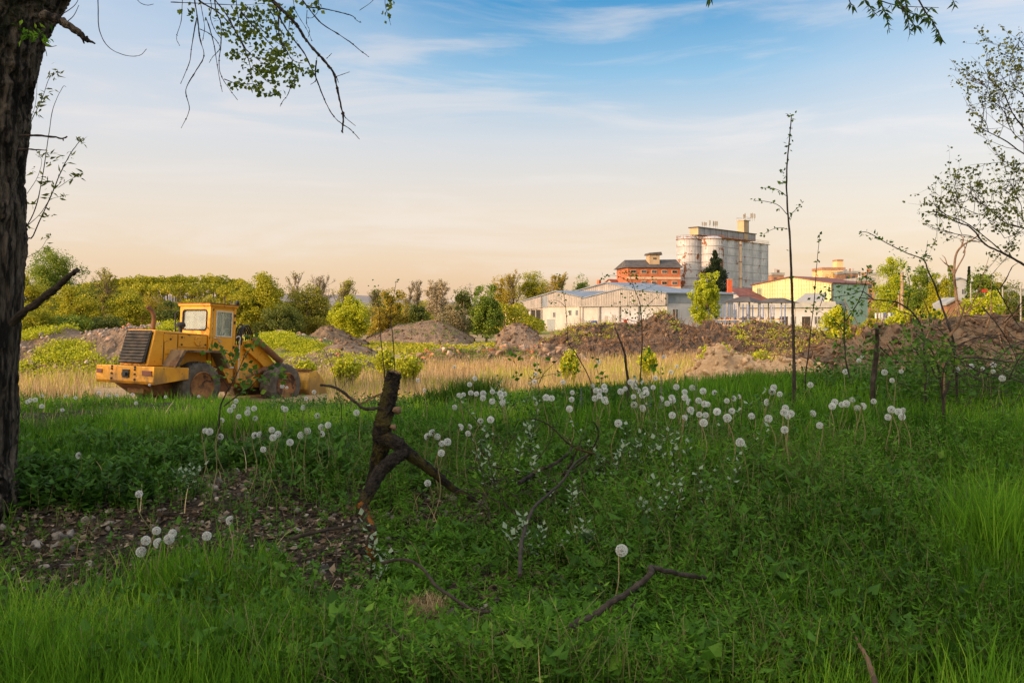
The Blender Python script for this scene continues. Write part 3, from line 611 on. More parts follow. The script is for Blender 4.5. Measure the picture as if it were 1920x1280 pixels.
M['blue'] = plain('blue_plastic', (.03,.10,.34), .4); M['red'] = plain('red_paint', (.42,.035,.02), .5); M['green_p'] = plain('green_plastic', (.05,.28,.10), .5); M['greyp'] = plain('grey_plastic', (.42,.45,.47), .5)
M['peach'] = surf('peach_wall', (.62,.40,.20), (.72,.49,.26), .3, .85, .05); M['tile_brown'] = surf('tile_brown', (.26,.13,.08), (.36,.2,.13), 1, .85, .1)
M['yellow_wall'] = surf('yellow_wall', (.45,.37,.12), (.55,.45,.17), .5, .8, .05); M['orange_wall'] = plain('orange_wall', (.26,.13,.075), .8)
Zv = np.array([0,0,1.])
def Pz(px, d, z): return np.array([(px-960)/F*d, d, z])
def zat(py, d): return EYE-(py-590)/F*d
class Fr:
    """building frame: p0->p1 is the front, depth runs away from the camera"""
    def __init__(s, px0, d0, px1, d1):
        s.o = Pz(px0, d0, 0); e = Pz(px1, d1, 0)-s.o; s.L = np.linalg.norm(e); s.X = e/s.L; s.Y = np.array([-s.X[1], s.X[0], 0]);
    def p(s, x, y, z): return s.o+s.X*x+s.Y*y+Zv*z
    def box(s, mb, x0, x1, y0, y1, z0, z1, rnd=.5): box(mb, s.p((x0+x1)/2, (y0+y1)/2, (z0+z1)/2), (x1-x0, y1-y0, z1-z0), s.X, s.Y, rnd)
    def poly(s, mb, pts, y0, y1, rnd=.5): prism(mb, [s.p(x, y0, z) for x, z in pts], s.Y*(y1-y0), rnd)
def part(name, mat, parent, fn, **k):
    mb = MB(); fn(mb); return mb.build(name, M[mat] if isinstance(mat, str) else mat, parent, **k)
def ribs(fr, parent, x0, x1, z0, ztop, mat, step=.5, y=-.06, name='ribbing'):
    """standing seams of a corrugated wall; ztop is a function of x"""
    def f(mb):
        for x in np.arange(x0+step/2, x1, step): fr.box(mb, x-.05, x+.05, y, y+.062, z0, ztop(x))
    o = part(name, mat, parent, f); return o
def gable(label, name, fr, depth, ze0, zr, ze1, xr, wall, roof, over=.5, loc=None):
    t = thing(name, label, 'building', fr.p(fr.L/2, depth/2, 0)); L_ = fr.L
    part('wall', wall, t, lambda mb: fr.poly(mb, [(0,-.5),(L_,-.5),(L_,ze1),(xr,zr),(0,ze0)], 0, depth))
    th = .22
    def rf(mb):
        for (xa, za, xb, zb) in ((-over, ze0-(zr-ze0)/xr*over, xr, zr), (xr, zr, L_+over, ze1-(zr-ze1)/(L_-xr)*over)):
            fr.poly(mb, [(xa,za+.01),(xb,zb+.01),(xb,zb+th),(xa,za+th)], -over, depth+over)
    part('roof', roof, t, rf); return t
def window(fr, parent, x0, x1, z0, z1, y=-.04, mat='glass', frame='wall_white'):
    w = part('window', frame, parent, lambda mb: (fr.box(mb, x0, x1, y, y+.03, z0, z0+.1), fr.box(mb, x0, x1, y, y+.03, z1-.1, z1), fr.box(mb, x0, x0+.1, y, y+.03, z0+.1, z1-.1), fr.box(mb, x1-.1, x1, y, y+.03, z0+.1, z1-.1), fr.box(mb, (x0+x1)/2-.04, (x0+x1)/2+.04, y, y+.03, z0+.1, z1-.1)))
    subpart('pane', mat, w, parent, lambda mb: fr.box(mb, x0+.1, x1-.1, y+.014, y+.028, z0+.1, z1-.1))
    return w
def subpart(name, mat, parent_part, root, fn, kind=None):
    mb = MB(); fn(mb); mb.v = [v-np.array(root.location) for v in mb.v]; o = mb.build(name, M[mat]); o.parent = parent_part
    if kind: o['kind'] = kind
    return o
# --- shed with the tallest ridge, behind
fB = Fr(1066, 205, 1216, 176)
shB = gable('largest grey corrugated shed, highest ridge behind the two front sheds', 'rear_shed', fB, 11, 8.3, 10.2, 8.0, fB.L*.52, 'sheet_tan', 'roof_blue')
ribs(fB, shB, 0, fB.L, 2, lambda x: np.interp(x, [0, fB.L*.52, fB.L], [8.3, 10.2, 8.0])-.1, 'sheet_tan', .9)
# --- front shed (centre)
fC = Fr(1090, 172, 1251, 145); L_ = fC.L; xr = L_*.53; zC = lambda x: np.interp(x, [0, xr, L_], [6.3, 7.95, 6.8])
shC = gable('white walled shed with corrugated gable in front, nearest the weeping birch', 'front_shed', fC, 14, 6.3, 7.95, 6.8, xr, 'wall_white', 'roof_blue')
part('fascia', 'sheet_tan', shC, lambda mb: fC.poly(mb, [(-.3,5.0),(L_+.3,5.0),(L_+.3,6.7),(xr,7.82),(-.3,6.15)], -.5, -.01))
ribs(fC, shC, -.2, L_+.2, 5.05, lambda x: zC(x)-.15, 'sheet_tan', .62, y=-.58)
part('ledge', 'steel_grey', shC, lambda mb: fC.box(mb, -.3, L_+.3, -.7, -.51, 4.8, 4.98))
part('roller_door', 'wall_cream', shC, lambda mb: (fC.box(mb, 1.4, 6.6, -.06, -.01, .1, 4.3)))
part('door', 'steel_grey', shC, lambda mb: (fC.box(mb, 9.2, 10.4, -.07, -.01, .1, 3.0), fC.box(mb, 11.8, 13.2, -.07, -.01, .1, 3.2)))
for k in (0.0, 7.6, 14.8, 21.2): part('post', 'steel_grey', shC, lambda mb: fC.box(mb, k, k+.28, -.45, -.17, 0, 4.79))
fCs = Fr(1251, 145, 1251, 145); fCs.o = fC.p(L_, 0, 0); fCs.X = fC.Y; fCs.Y = -fC.X; fCs.L = 14
part('gutter_band', 'roof_blue', shC, lambda mb: fCs.box(mb, 0, 14, -.08, -.01, 5.2, 6.75))
for k in (1.0, 6.4): window(fCs, shC, k, k+1.3, 1.6, 4.2)
part('side_canopy', 'wall_white', shC, lambda mb: fC.box(mb, 16, 24.5, -1.3, -.02, .1, 1.9))
# --- left shed
fA = Fr(978, 196, 1092, 171); LA = fA.L; xa = LA*.62; zA = lambda x: np.interp(x, [0, xa, LA], [6.1, 8.1, 6.7])
shA = gable('left shed with open porch and slanted blue grey roof', 'left_shed', fA, 20, 6.1, 8.1, 6.7, xa, 'wall_cream', 'roof_blue')
part('fascia', 'sheet_tan', shA, lambda mb: fA.poly(mb, [(-.2,4.4),(LA*.38,4.7),(LA*.38,7.15),(-.2,6.0)], -.4, -.01))
part('gable_sheet', 'sheet_tan', shA, lambda mb: fA.poly(mb, [(LA*.48,4.9),(LA,4.9),(LA,6.6),(xa,7.95),(LA*.48,7.4)], -.3, -.01))
part('blue_panel', 'roof_blue', shA, lambda mb: fA.poly(mb, [(LA*.385,4.8),(LA*.475,4.8),(LA*.475,7.4),(LA*.385,7.1)], -.2, -.01))
ribs(fA, shA, 0, LA*.37, 4.6, lambda x: zA(x)-.2, 'sheet_tan', .7, y=-.46)
ribs(fA, shA, LA*.49, LA, 5.0, lambda x: zA(x)-.2, 'sheet_tan', .7, y=-.36)
part('porch_opening', 'dark_open', shA, lambda mb: fA.box(mb, .5, LA*.36, -.05, -.01, .2, 4.3))
for k in (.3, LA*.09, LA*.18, LA*.27, LA*.365): part('post', 'steel_grey', shA, lambda mb: fA.box(mb, k, k+.3, -.3, -.06, 0, 4.4))
for k in (LA*.1, LA*.19): part('porch_panel', 'wall_cream', shA, lambda mb: fA.box(mb, k-1.4, k, -.12, -.06, 2.4, 4.0))
window(fA, shA, LA*.55, LA*.55+1.2, 2.6, 3.8); window(fA, shA, LA*.8, LA*.8+1.2, 3.0, 4.2); window(fA, shA, LA*.9, LA*.9+1.1, 3.0, 4.2)
# --- small yellow house, red roof behind
fY = Fr(944, 210, 984, 205)
hy = gable('small yellow house at the left end of the sheds', 'yellow_house', fY, 6, 4.6, 5.6, 4.6, fY.L/2, 'yellow_wall', 'roof_red', .3)
for k in (.8, 2.6, 4.0): window(fY, hy, k, k+.8, 3.0, 4.1)
fR = Fr(1098, 250, 1180, 240)
hr = gable('house with red tiled roof peeping over the rear shed', 'red_roofed_house', fR, 10, 8.0, 13.2, 8.0, fR.L*.55, 'wall_cream', 'roof_red')
part('chimney', 'brick', hr, lambda mb: fR.box(mb, 2.6, 3.4, 2, 3, 9.0, 13.4))
# --- brick mill
fM = Fr(1177, 236, 1276, 238); LM = fM.L; zt_ = zat(500, 236)
t = thing('brick_building', 'long orange brick building with rows of windows left of the silos', 'building', fM.p(LM/2, 6, 0))
part('wall', 'brick', t, lambda mb: fM.box(mb, 0, LM, 0, 12, -.3, zt_))
for z in (zt_-3.05, zt_-5.7, zt_-9.0): part('band', 'band', t, lambda mb: fM.box(mb, -.05, LM+.05, -.12, -.003, z-.35, z+.25))
rf = part('roof', 'roof_dark', t, lambda mb: mb.add([fM.p(-.8,-.8,zt_-.2), fM.p(LM+.5,-.8,zt_-.2), fM.p(LM+.5,12.8,zt_-.2), fM.p(-.8,12.8,zt_-.2), fM.p(.6,5.5,zt_+2.2), fM.p(LM+.5,5.5,zt_+2.5)], [np.array([(0,1,5,4),(2,3,4,5)]), np.array([(3,0,4),(1,2,5)]), np.array([(0,3,2,1)])]))
cu = part('cupola', 'gallery_end', t, lambda mb: fM.box(mb, 6.7, 9.6, 1.6, 5.0, zt_+.2, zt_+3.5))
subpart('cupola_roof', 'roof_dark', cu, t, lambda mb: fM.poly(mb, [(6.2,zt_+3.45),(10.3,zt_+3.45),(10.0,zt_+4.3),(6.5,zt_+4.0)], 1.2, 5.5)); subpart('cupola_window', 'glass', cu, t, lambda mb: fM.box(mb, 7.7, 8.7, 1.55, 1.597, zt_+2.2, zt_+2.7))
for r_, zc in enumerate((zt_-1.3, zt_-4.4, zt_-7.6)):
    for k in range(5):
        if r_ == 1 and k == 0: continue
        x0 = .8+k*2.95
        w_ = part('window', 'band', t, lambda mb: fM.box(mb, x0, x0+1.6, -.09, -.004, zc-.55, zc+.45))
        subpart('pane', 'glass' if (k+r_) % 4 else 'dark_open', w_, t, lambda mb: (fM.box(mb, x0+.12, x0+.78, -.13, -.092, zc-.4, zc+.33), fM.box(mb, x0+.84, x0+1.48, -.13, -.092, zc-.4, zc+.33)))
# --- silos
RS = 3.32
def silo(label, px, d, mat, grp='grain silos'):
    c = Pz(px, d, 0); zt = 25.4
    t = thing('silo', label, 'silo', c, grp)
    def shell(mb):
        lathe(mb, [(RS,-.3),(RS,zt)]+[(RS*.6,zt+.8),(.05,zt+1.0)], c, n=28)
    part('shell', mat, t, shell)
    def seams(mb):
        for z in np.arange(2.2, zt+.1, 2.33): lathe(mb, [(RS+.01,z-.07),(RS+.07,z-.05),(RS+.07,z+.05),(RS+.01,z+.07)], c, n=28)
    part('hoops', 'seam', t, seams)
    def vs(mb):
        for a in range(28):
            th = (a+.5)/28*2*math.pi; p = c+np.array([math.cos(th)*(RS+.0), math.sin(th)*(RS+.0), 0]); X_ = np.array([math.cos(th), math.sin(th), 0])
            box(mb, p+Zv*zt/2, (.10,.05,zt-.2), X_, np.cross(Zv, X_))
    part('ribs', mat, t, vs)
    def rail(mb):
        for k in range(20):
            th = k/20*2*math.pi; p = c+np.array([math.cos(th)*(RS+.12), math.sin(th)*(RS+.12), 0]); tube(mb, [p+Zv*(zt-.1), p+Zv*(zt+1.05)], .035, 4)
        for z in (zt+.55, zt+1.05):
            th = np.linspace(0, 2*math.pi, 29); tube(mb, np.stack([c[0]+np.cos(th)*(RS+.12), c[1]+np.sin(th)*(RS+.12), th*0+z], -1), .03, 4, cap=False)
        lathe(mb, [(RS-.05,zt-.12),(RS+.3,zt-.12),(RS+.3,zt),(RS-.05,zt)], c, n=28)
    part('railing', 'rust', t, rail); return c, zt
silo('free standing silo at the left with rust patches, next to the brick building', 1290.5, 252, 'silo')
cs = []
silo('rusty silo directly right of the free standing silo, behind the conifer top', 1335, 251, 'silo')
fS = Fr(1346, 250.5, 1440, 272); zs = 25.4
t = thing('silo_block', 'long scalloped grey silo block forming the right part of the silos', 'silo', fS.p(fS.L/2, 3, 0), 'grain silos')
nb = 6; wb = fS.L/nb
def scal(off, y1=6.0):
    P = [(0-off, y1)]
    for k in range(nb):
        for j in range(9):
            f = j/9; P.append((k*wb+f*wb, -.62*math.sin(f*math.pi)**.8*1.0-off))
    P += [(fS.L+off, -off), (fS.L+off, y1)]; return P[::-1]
def slab(mb, off, z0, z1, y1=6.0): prism(mb, [fS.p(x, y, z0) for x, y in scal(off, y1)], Zv*(z1-z0))
part('shell', 'silo_clean', t, lambda mb: slab(mb, 0, -.3, zs))
part('hoops', 'seam', t, lambda mb: [slab(mb, .05, z-.05, z+.05, 5.9) for z in np.arange(2.2, zs, 2.33)])
part('ribs', 'silo_clean', t, lambda mb: [fS.box(mb, x-.05, x+.05, -.62*math.sin((x % wb)/wb*math.pi)**.8-.09, -.62*math.sin((x % wb)/wb*math.pi)**.8+.02, 0, zs-.2) for x in np.arange(.3, fS.L, .72)])
def rl(mb):
    for x in np.arange(0, fS.L+.1, .8): tube(mb, [fS.p(x, -.5, zs), fS.p(x, -.5, zs+1.1)], .035, 4)
    for z in (zs+.55, zs+1.1): tube(mb, [fS.p(0, -.5, z), fS.p(fS.L, -.5, z)], .03, 4)
    fS.box(mb, -.1, fS.L+.1, -.75, 6.1, zs+.003, zs+.12)
part('railing', 'rust', t, rl)
t = thing('pipe', 'tall pale vertical pipe running up between the silos', 'pipe', Pz(1388.5, 257.6, 0)); part('pipe_shaft', 'band', t, lambda mb: tube(mb, [Pz(1388.5,257.2,-.2), Pz(1388.5,257.2,25.2)], .38, 10)); part('pipe_bracket', 'rust', t, lambda mb: [tube(mb, [Pz(1388.5,257.2,z), Pz(1388.5,257.2,z+.25)], .48, 10) for z in (4,9,14,19,24)])
fG = Fr(1301, 250, 1409, 272); zg0, zg1 = zat(440.5, 250), zat(426.5, 250)
t = thing('conveyor_gallery', 'long enclosed conveyor gallery on trestles over the silos', 'gallery', fG.p(0,0,zg0))
part('gallery_body', 'gallery', t, lambda mb: fG.box(mb, .3, fG.L, -1.5, 1.5, zg0, zg1-.1)); part('gallery_end', 'gallery_end', t, lambda mb: fG.box(mb, 0, .295, -1.5, 1.5, zg0, zg1-.1))
part('gallery_roof', 'roof_dark', t, lambda mb: fG.box(mb, -.4, fG.L+.3, -1.75, 1.75, zg1-.097, zg1+.15))
def tr(mb):
    n = int(fG.L/1.6)
    for s in (-1.3, 1.3):
        for k in range(n):
            x = .5+k*1.6; tube(mb, [fG.p(x,s,25.4), fG.p(x+.8,s,zg0), fG.p(x+1.6,s,25.4)], .07, 4, cap=False)
part('trestle', 'rust', t, tr)
part('gallery_rib', 'seam', t, lambda mb: [fG.box(mb, x, x+.12, -1.56, -1.503, zg0, zg1-.1) for x in np.arange(3, fG.L, 3.1)])
fT = Fr(1395, 266, 1409, 269); zt0, zt1 = zat(446, 267), zat(414, 267)
t = thing('elevator_tower', 'square lift tower above the right end of the gallery', 'tower', fT.p(1,1,zt0))
part('tower_wall', 'gallery_end', t, lambda mb: fT.box(mb, 0, 2.3, 0, 2.4, zt0-.6, zt1)); part('tower_side', 'gallery', t, lambda mb: fT.box(mb, 2.303, 2.9, .0, 2.4, zt0-.6, zt1)); part('tower_cap', 'steel_grey', t, lambda mb: fT.box(mb, -.3, 3.2, -.3, 2.7, zt1+.003, zt1+.2))
def rail2(mb):
    for x in np.linspace(-.2, 3.1, 6):
        for y in (-.2, 2.6): tube(mb, [fT.p(x,y,zt1+.2), fT.p(x,y,zt1+1.1)], .04, 4)
    for z in (zt1+.65, zt1+1.1):
        for y in (-.2, 2.6): tube(mb, [fT.p(-.2,y,z), fT.p(3.1,y,z)], .035, 4)
part('railing', 'steel_grey', t, rail2)
for px, py0, py1, d, lb in [(1317,427,416,252,'antenna mast leftmost on the gallery roof'), (1321,427,416,252,'antenna mast second on the gallery roof'), (1324,427,417,252,'antenna mast third on the gallery roof'), (1331,427,412,254,'tallest antenna mast on the gallery roof'), (1338,428,413.5,255,'antenna mast beside the rust box on the gallery roof'), (1341.5,428,414,255,'antenna mast second from the right on the gallery roof'), (1344.5,428,414,255,'rightmost antenna mast on the gallery roof'),
     (1394.5,414,401,267,'antenna mast at the left corner of the lift tower'), (1397,414,399,267,'antenna mast second from the left on the lift tower'), (1408,414,399,267,'tallest antenna mast on the lift tower'), (1411,414,398.5,267,'antenna mast right of the tallest on the lift tower'), (1415,414,400,267,'antenna mast at the right corner of the lift tower')]:
    z0, z1 = zat(py0, d), zat(py1, d); t = thing('antenna', lb, 'antenna', Pz(px,d,z0), 'mobile phone antennas on the silo roofs')
    part('mast', 'steel_grey', t, lambda mb: tube(mb, [Pz(px,d,z0-.1), Pz(px,d,z1)], .05, 5)); part('antenna_panel', 'antenna', t, lambda mb: (box(mb, Pz(px-.3,d-.22,(z0+z1)/2+.25), (.3,.14,(z1-z0)*.62)), box(mb, Pz(px+.5,d+.2,(z0+z1)/2+.35), (.22,.14,(z1-z0)*.5))))
# --- chimney, house with brown roof
t = thing('brick_chimney', 'square red brick chimney between the birch and the yellow warehouse', 'chimney', Pz(1368, 172, 0)); cw = 8*172/F
part('shaft', surf('chimney_brick', (.40,.08,.035), (.5,.11,.05), 2, .9, .1), t, lambda mb: box(mb, Pz(1368,172,zat(525,172)/2), (cw, cw, zat(525,172)))); part('cap', 'tile_brown', t, lambda mb: box(mb, Pz(1368,172,zat(524,172)), (cw*1.1, cw*1.1, .25)))
fH = Fr(1346, 182, 1414, 170)
hb = gable('house with pale gable and brown roof beside the red chimney', 'gabled_house', fH, 14, 4.8, 8.6, 4.8, fH.L*.35, 'wall_white', 'roof_brown', .4)
for k in (2.0, 3.4): window(fH, hb, k, k+.7, 5.2, 6.2)
# --- yellow-green warehouse
fW = Fr(1411, 178, 1560, 163); LW = fW.L; z0_, zr_, z1_ = zat(535,178), zat(519.5,170), zat(531,163)
wh = gable('large yellow green warehouse with purple roof and rust stained front', 'warehouse', fW, 12, z0_, zr_, z1_, LW*.52, 'warehouse', 'roof_brown', .35)
def grid(mb):
    for x in np.arange(.6, LW, .62): fW.box(mb, x, x+.05, -.05, -.002, 0, np.interp(x, [0, LW*.52, LW], [z0_, zr_, z1_])-.15)
    for z in np.arange(1, 9.2, .8): fW.box(mb, 0, LW, -.062, -.052, z, z+.04)
part('panel_joints', surf('joint', (.36,.35,.19), (.42,.40,.22), 1, .8, 0), wh, grid)
fWs = Fr(1560,163,1560,163); fWs.o = fW.p(LW,0,0); fWs.X = fW.Y; fWs.Y = -fW.X
part('side_wall', 'warehouse_side', wh, lambda mb: fWs.box(mb, 0, 12, -.1, -.004, 0, z1_-.1))
part('side_ribs', 'warehouse_side', wh, lambda mb: [fWs.box(mb, x, x+.12, -.2, -.103, 0, z1_-.15) for x in np.arange(.2, 12, 1.0)])
part('corner_trim', 'roof_dark', wh, lambda mb: fWs.box(mb, -.12, -.003, -.22, .1, 0, z1_-.1))
# --- low white building, lean-to roof
fL = Fr(1384, 150, 1566, 140); LL = fL.L; zl = zat(577,145)
t = thing('low_building', 'low white building with grey roof in front of the yellow warehouse', 'building', fL.p(LL/2,2,0))
part('wall', 'wall_white', t, lambda mb: fL.box(mb, 0, LL, 0, 5, -.2, zl)); part('roof', 'gallery', t, lambda mb: fL.poly(mb, [(-.4,zl+.02),(LL+.4,zl+.02),(LL+.2,zl+1.0),(0,zl+1.0)], -.6, 5.4))
part('lean_to_roof', 'steel_grey', t, lambda mb: mb.add([fL.p(LL*.48,5.6,zl+1.02), fL.p(LL*.78,5.6,zl+1.02), fL.p(LL*.76,9,zl+2.6), fL.p(LL*.53,9,zl+2.6), fL.p(LL*.48,5.6,zl+.8), fL.p(LL*.78,5.6,zl+.8), fL.p(LL*.76,9,zl+2.4), fL.p(LL*.53,9,zl+2.4)], np.array([(0,1,2,3),(7,6,5,4),(0,4,5,1),(1,5,6,2),(2,6,7,3),(3,7,4,0)])))
for k in (.6, 2.0, 3.3, 9.2, 13.2): window(fL, t, k, k+1.1, 1.6, 3.0)
for k in (8.0-.6, 11.2): part('garage_opening', 'dark_open', t, lambda mb: fL.box(mb, k, k+1.4, -.05, -.004, .2, 2.9))
# --- shelters with storage racks
def shelter(label, px0, px1, d, pyt, pye, label2):
    fr = Fr(px0, d, px1, d-3); L_ = fr.L; ze, zr = zat(pye, d), zat(pyt, d); dp = 4.0
    t = thing('shelter', label, 'shelter', fr.p(L_/2, dp/2, 0), 'open roofed shelters')
    part('roof', 'roof_dark', t, lambda mb: mb.add([fr.p(-.3,-.3,ze), fr.p(L_+.3,-.3,ze), fr.p(L_+.3,dp,ze), fr.p(-.3,dp,ze), fr.p(L_*.3,dp/2,zr), fr.p(L_*.7,dp/2,zr)], [np.array([(0,1,5,4),(2,3,4,5)]), np.array([(3,0,4),(1,2,5)]), np.array([(0,3,2,1)])]))
    for x in (.4, L_*.5, L_-.4):
        for y in (.2, dp-.3): part('post', 'steel_grey', t, lambda mb: fr.box(mb, x-.07, x+.07, y-.07, y+.07, -.1, ze))
    r = thing('storage_rack', label2, 'rack', fr.p(L_/2, -1.2, 0), 'storage racks by the shelters')
    for x in np.linspace(0, L_, 4):
        part('upright', 'steel_blue', r, lambda mb: (fr.box(mb, x-.06, x+.06, -2.0, -1.9, 0, ze-.3), fr.box(mb, x-.06, x+.06, -.9, -.8, 0, ze-.3)))
    rng = np.random.default_rng(int(px0))
    for z in (.8, 1.6, 2.4):
        s = part('shelf', 'band', r, lambda mb: fr.box(mb, -.1, L_+.1, -2.0, -.8, z, z+.08))
        def stock(mb):
            for k in range(16):
                x = rng.uniform(0, L_-.3); h = rng.uniform(.1,.45); fr.box(mb, x, x+rng.uniform(.12,.4), -1.8, -1.1, z+.083, z+.083+h, rng.random())
        c = subpart('stock', 'rubble', s, r, stock, 'stuff')
shelter('left open shelter with dark hipped roof beside the red chimney', 1358, 1406, 128, 556.5, 566.5, 'blue storage rack in front of the left shelter')
shelter('right open shelter with dark hipped roof below the yellow warehouse', 1416, 1476, 122, 558.5, 568, 'blue storage rack in front of the right shelter')
# --- blocks and houses behind
def block(label, name, px0, px1, d, pyt, wall, band=None, depth=10):
    fr = Fr(px0, d, px1, d); zt = zat(pyt, d)
    t = thing(name, label, 'building', fr.p(fr.L/2, depth/2, 0)); part('wall', wall, t, lambda mb: fr.box(mb, 0, fr.L, 0, depth, -.3, zt))
    part('parapet', band or 'tile_brown', t, lambda mb: fr.box(mb, -.2, fr.L+.2, -.2, depth+.2, zt+.003, zt+.9))
    return t, fr, zt
t, fr, zt = block('peach coloured building with square chimney tower, behind the warehouse', 'tower_building', 1542, 1584, 300, 506, 'peach')
part('tower', 'peach', t, lambda mb: fr.box(mb, fr.L*.7, fr.L*.97, 1, 5, zt+.9, zat(489,300))); part('tower_cap', 'tile_brown', t, lambda mb: fr.box(mb, fr.L*.69, fr.L*.98, .8, 5.2, zat(489,300)+.003, zat(486,300)))
for px0, px1, pt, wl, lb in [(1584,1612,513,'tile_brown','brown block directly right of the peach tower building'), (1610,1650,516,'wall_cream','pale block with roof clutter left of the large birch'), (1448,1470,516,'tile_brown','small pinkish block between the silos and the warehouse'), (1610,1640,527,'tile_brown','reddish block low beside the green warehouse wall')]:
    t, fr, zt = block(lb, 'apartment_block', px0, px1, 290 if pt < 520 else 230, pt, wl, 'gallery')
    rng = np.random.default_rng(px0)
    for k in range(3):
        x = rng.uniform(.3, fr.L-1.2); part('roof_box', 'tile_brown' if k % 2 else 'wall_cream', t, lambda mb: fr.box(mb, x, x+rng.uniform(.5,1.1), 2+k, 2.9+k, zt+.903, zt+rng.uniform(1.6,2.8)))
    for r_ in range(2):
        for k in range(int(fr.L/2)): part('window', 'glass', t, lambda mb: fr.box(mb, .5+k*2, 1.5+k*2, -.05, -.004, zt-2.0-r_*2.6, zt-.8-r_*2.6))
for px0, px1, d, pe, pr_, lb, wl, rf_ in [(1768,1830,175,532,522,'long pale house with grey roof behind the dead forked tree','wall_white','roof_blue'), (1776,1808,95,570,561,'small orange hut with grey roof behind the dead forked tree','orange_wall','gallery'), (1845,1925,200,545,536,'low pale building behind the lamp poles at the right edge','wall_white','gallery')]:
    fr = Fr(px0, d, px1, d); h_ = gable(lb, 'house', fr, 2.5, zat(pe,d), zat(pr_,d), zat(pe,d), fr.L/2, wl, rf_, .3)
    for k in range(int(fr.L/3)): window(fr, h_, .8+k*3, 1.8+k*3, zat(pe,d)-2.2, zat(pe,d)-1)
# --- poles, pylon, barrels, bins, van-like small things
def pole(label, name, px, d, pt, r, arm=None, mat='wood_pole'):
    z1 = zat(pt, d); t = thing(name, label, 'pole', Pz(px,d,0)); part('pole_shaft', mat, t, lambda mb: tube(mb, [Pz(px,d,-.2), Pz(px,d,z1*.5), Pz(px,d,z1)], [r, r*.9, r*.75], 8))
    if arm: part('cross_arm', mat, t, lambda mb: [box(mb, Pz(px,d,z1-.4-k*.6), (arm, .08, .08)) for k in range(2)])
    else: part('pole_cap', 'steel_grey', t, lambda mb: lathe(mb, [(r*.8,z1+.003),(r*.95,z1+.05),(r*.3,z1+.14)], Pz(px,d,0), n=8))
pole('tall wooden pole in front of the large birch', 'wooden_pole', 1691.5, 66, 512, .15)
pole('shorter wooden pole left of the tall one by the birch', 'wooden_pole', 1685, 92, 548, .11)
pole('slim pale pole behind the yellow shrub, left of the red sign', 'lamp_post', 1820, 118, 533, .12, None, 'steel_grey')
pole('slim pale pole left of the dead forked tree', 'lamp_post', 1781, 120, 538, .1, None, 'steel_grey')
pole('slim pale pole right of the bright bush', 'lamp_post', 1880, 118, 540, .12, None, 'steel_grey')
pole('pale pole left of its twin right of the bright bush', 'lamp_post', 1874, 122, 545, .1, None, 'steel_grey')
pole('pale pole nearest the right edge of the photo', 'lamp_post', 1914, 112, 537, .12, None, 'steel_grey')
t = thing('power_pylon', 'far lattice power pylon above the dark green trees', 'pylon', Pz(881,420,0)); zp = zat(530,420)
def py_(mb):
    for s in (-1,1):
        for q in (-1,1): tube(mb, [Pz(881,420,0)+[s*1.8,q*1.8,0], Pz(881,420,zp)+[s*.2,q*.2,0]], .1, 4)
    for k in range(9):
        z = zp*k/9; w0 = 1.8-1.6*k/9; w1 = 1.8-1.6*(k+1)/9; tube(mb, [Pz(881,420,z)+[-w0,-w0,0], Pz(881,420,z+zp/9)+[w1,-w1,0]], .06, 3); tube(mb, [Pz(881,420,z)+[w0,-w0,0], Pz(881,420,z+zp/9)+[-w1,-w1,0]], .06, 3)
part('lattice', 'steel_grey', t, py_)
for z, l in ((zp-.9, 2.0), (zp-2.6, 3.2)): part('cross_arm', 'steel_grey', t, lambda mb: box(mb, Pz(881,420,z), (l*2,.2,.25)))
def barrel(label, px, d, mat, name='barrel', r=.32, h=1.0, pyc=None):
    z0 = 0 if pyc is None else zat(pyc, d)-h/2
    t = thing(name, label, 'barrel', Pz(px,d,z0), 'barrels in the yard')
    part('drum', mat, t, lambda mb: lathe(mb, [(r,z0),(r,z0+h*.32),(r*1.05,z0+h*.34),(r,z0+h*.36),(r,z0+h*.64),(r*1.05,z0+h*.66),(r,z0+h*.68),(r,z0+h*.97),(r*1.04,z0+h),(r*.9,z0+h)], Pz(px,d,0), n=12))
    part('lid', mat, t, lambda mb: lathe(mb, [(r*.88,z0+h+.003),(r*.88,z0+h+.04)], Pz(px,d,0), n=12))
for px, mt_, lb in [(1112,'blue','left blue barrel before the white shed'), (1116,'blue','right blue barrel before the white shed'), (1098,'greyp','left grey barrel before the white shed'), (1103,'greyp','right grey barrel before the white shed')]: barrel(lb, px, 140, mt_, r=.36, h=2.2)
for k, (px, mt_) in enumerate([(1643,'greyp'),(1649,'greyp'),(1654,'greyp'),(1660,'blue'),(1668,'greyp'),(1674,'blue'),(1679,'blue'),(1684,'blue'),(1689,'blue'),(1694,'blue'),(1699,'blue')]):
    barrel('%s barrel, %s from the left in the row by the tall wooden pole' % ('blue' if mt_ == 'blue' else 'pale grey', ['first','second','third','fourth','fifth','sixth','seventh','eighth','ninth','tenth','eleventh'][k]), px, 74, mt_, r=.12, h=.62, pyc=594)
t = thing('barrel_platform', 'low timber platform under the row of barrels', 'platform', Pz(1671,74.3,0)); zb = zat(594,74)-.31
part('deck', 'wood_pole', t, lambda mb: box(mb, Pz(1671,74.2,zb-.06), (2.9,.9,.1)))
for px in (1645,1671,1697): part('leg', 'wood_pole', t, lambda mb: box(mb, Pz(px,74.2,(zb-.11)/2), (.1,.7,zb-.12)))
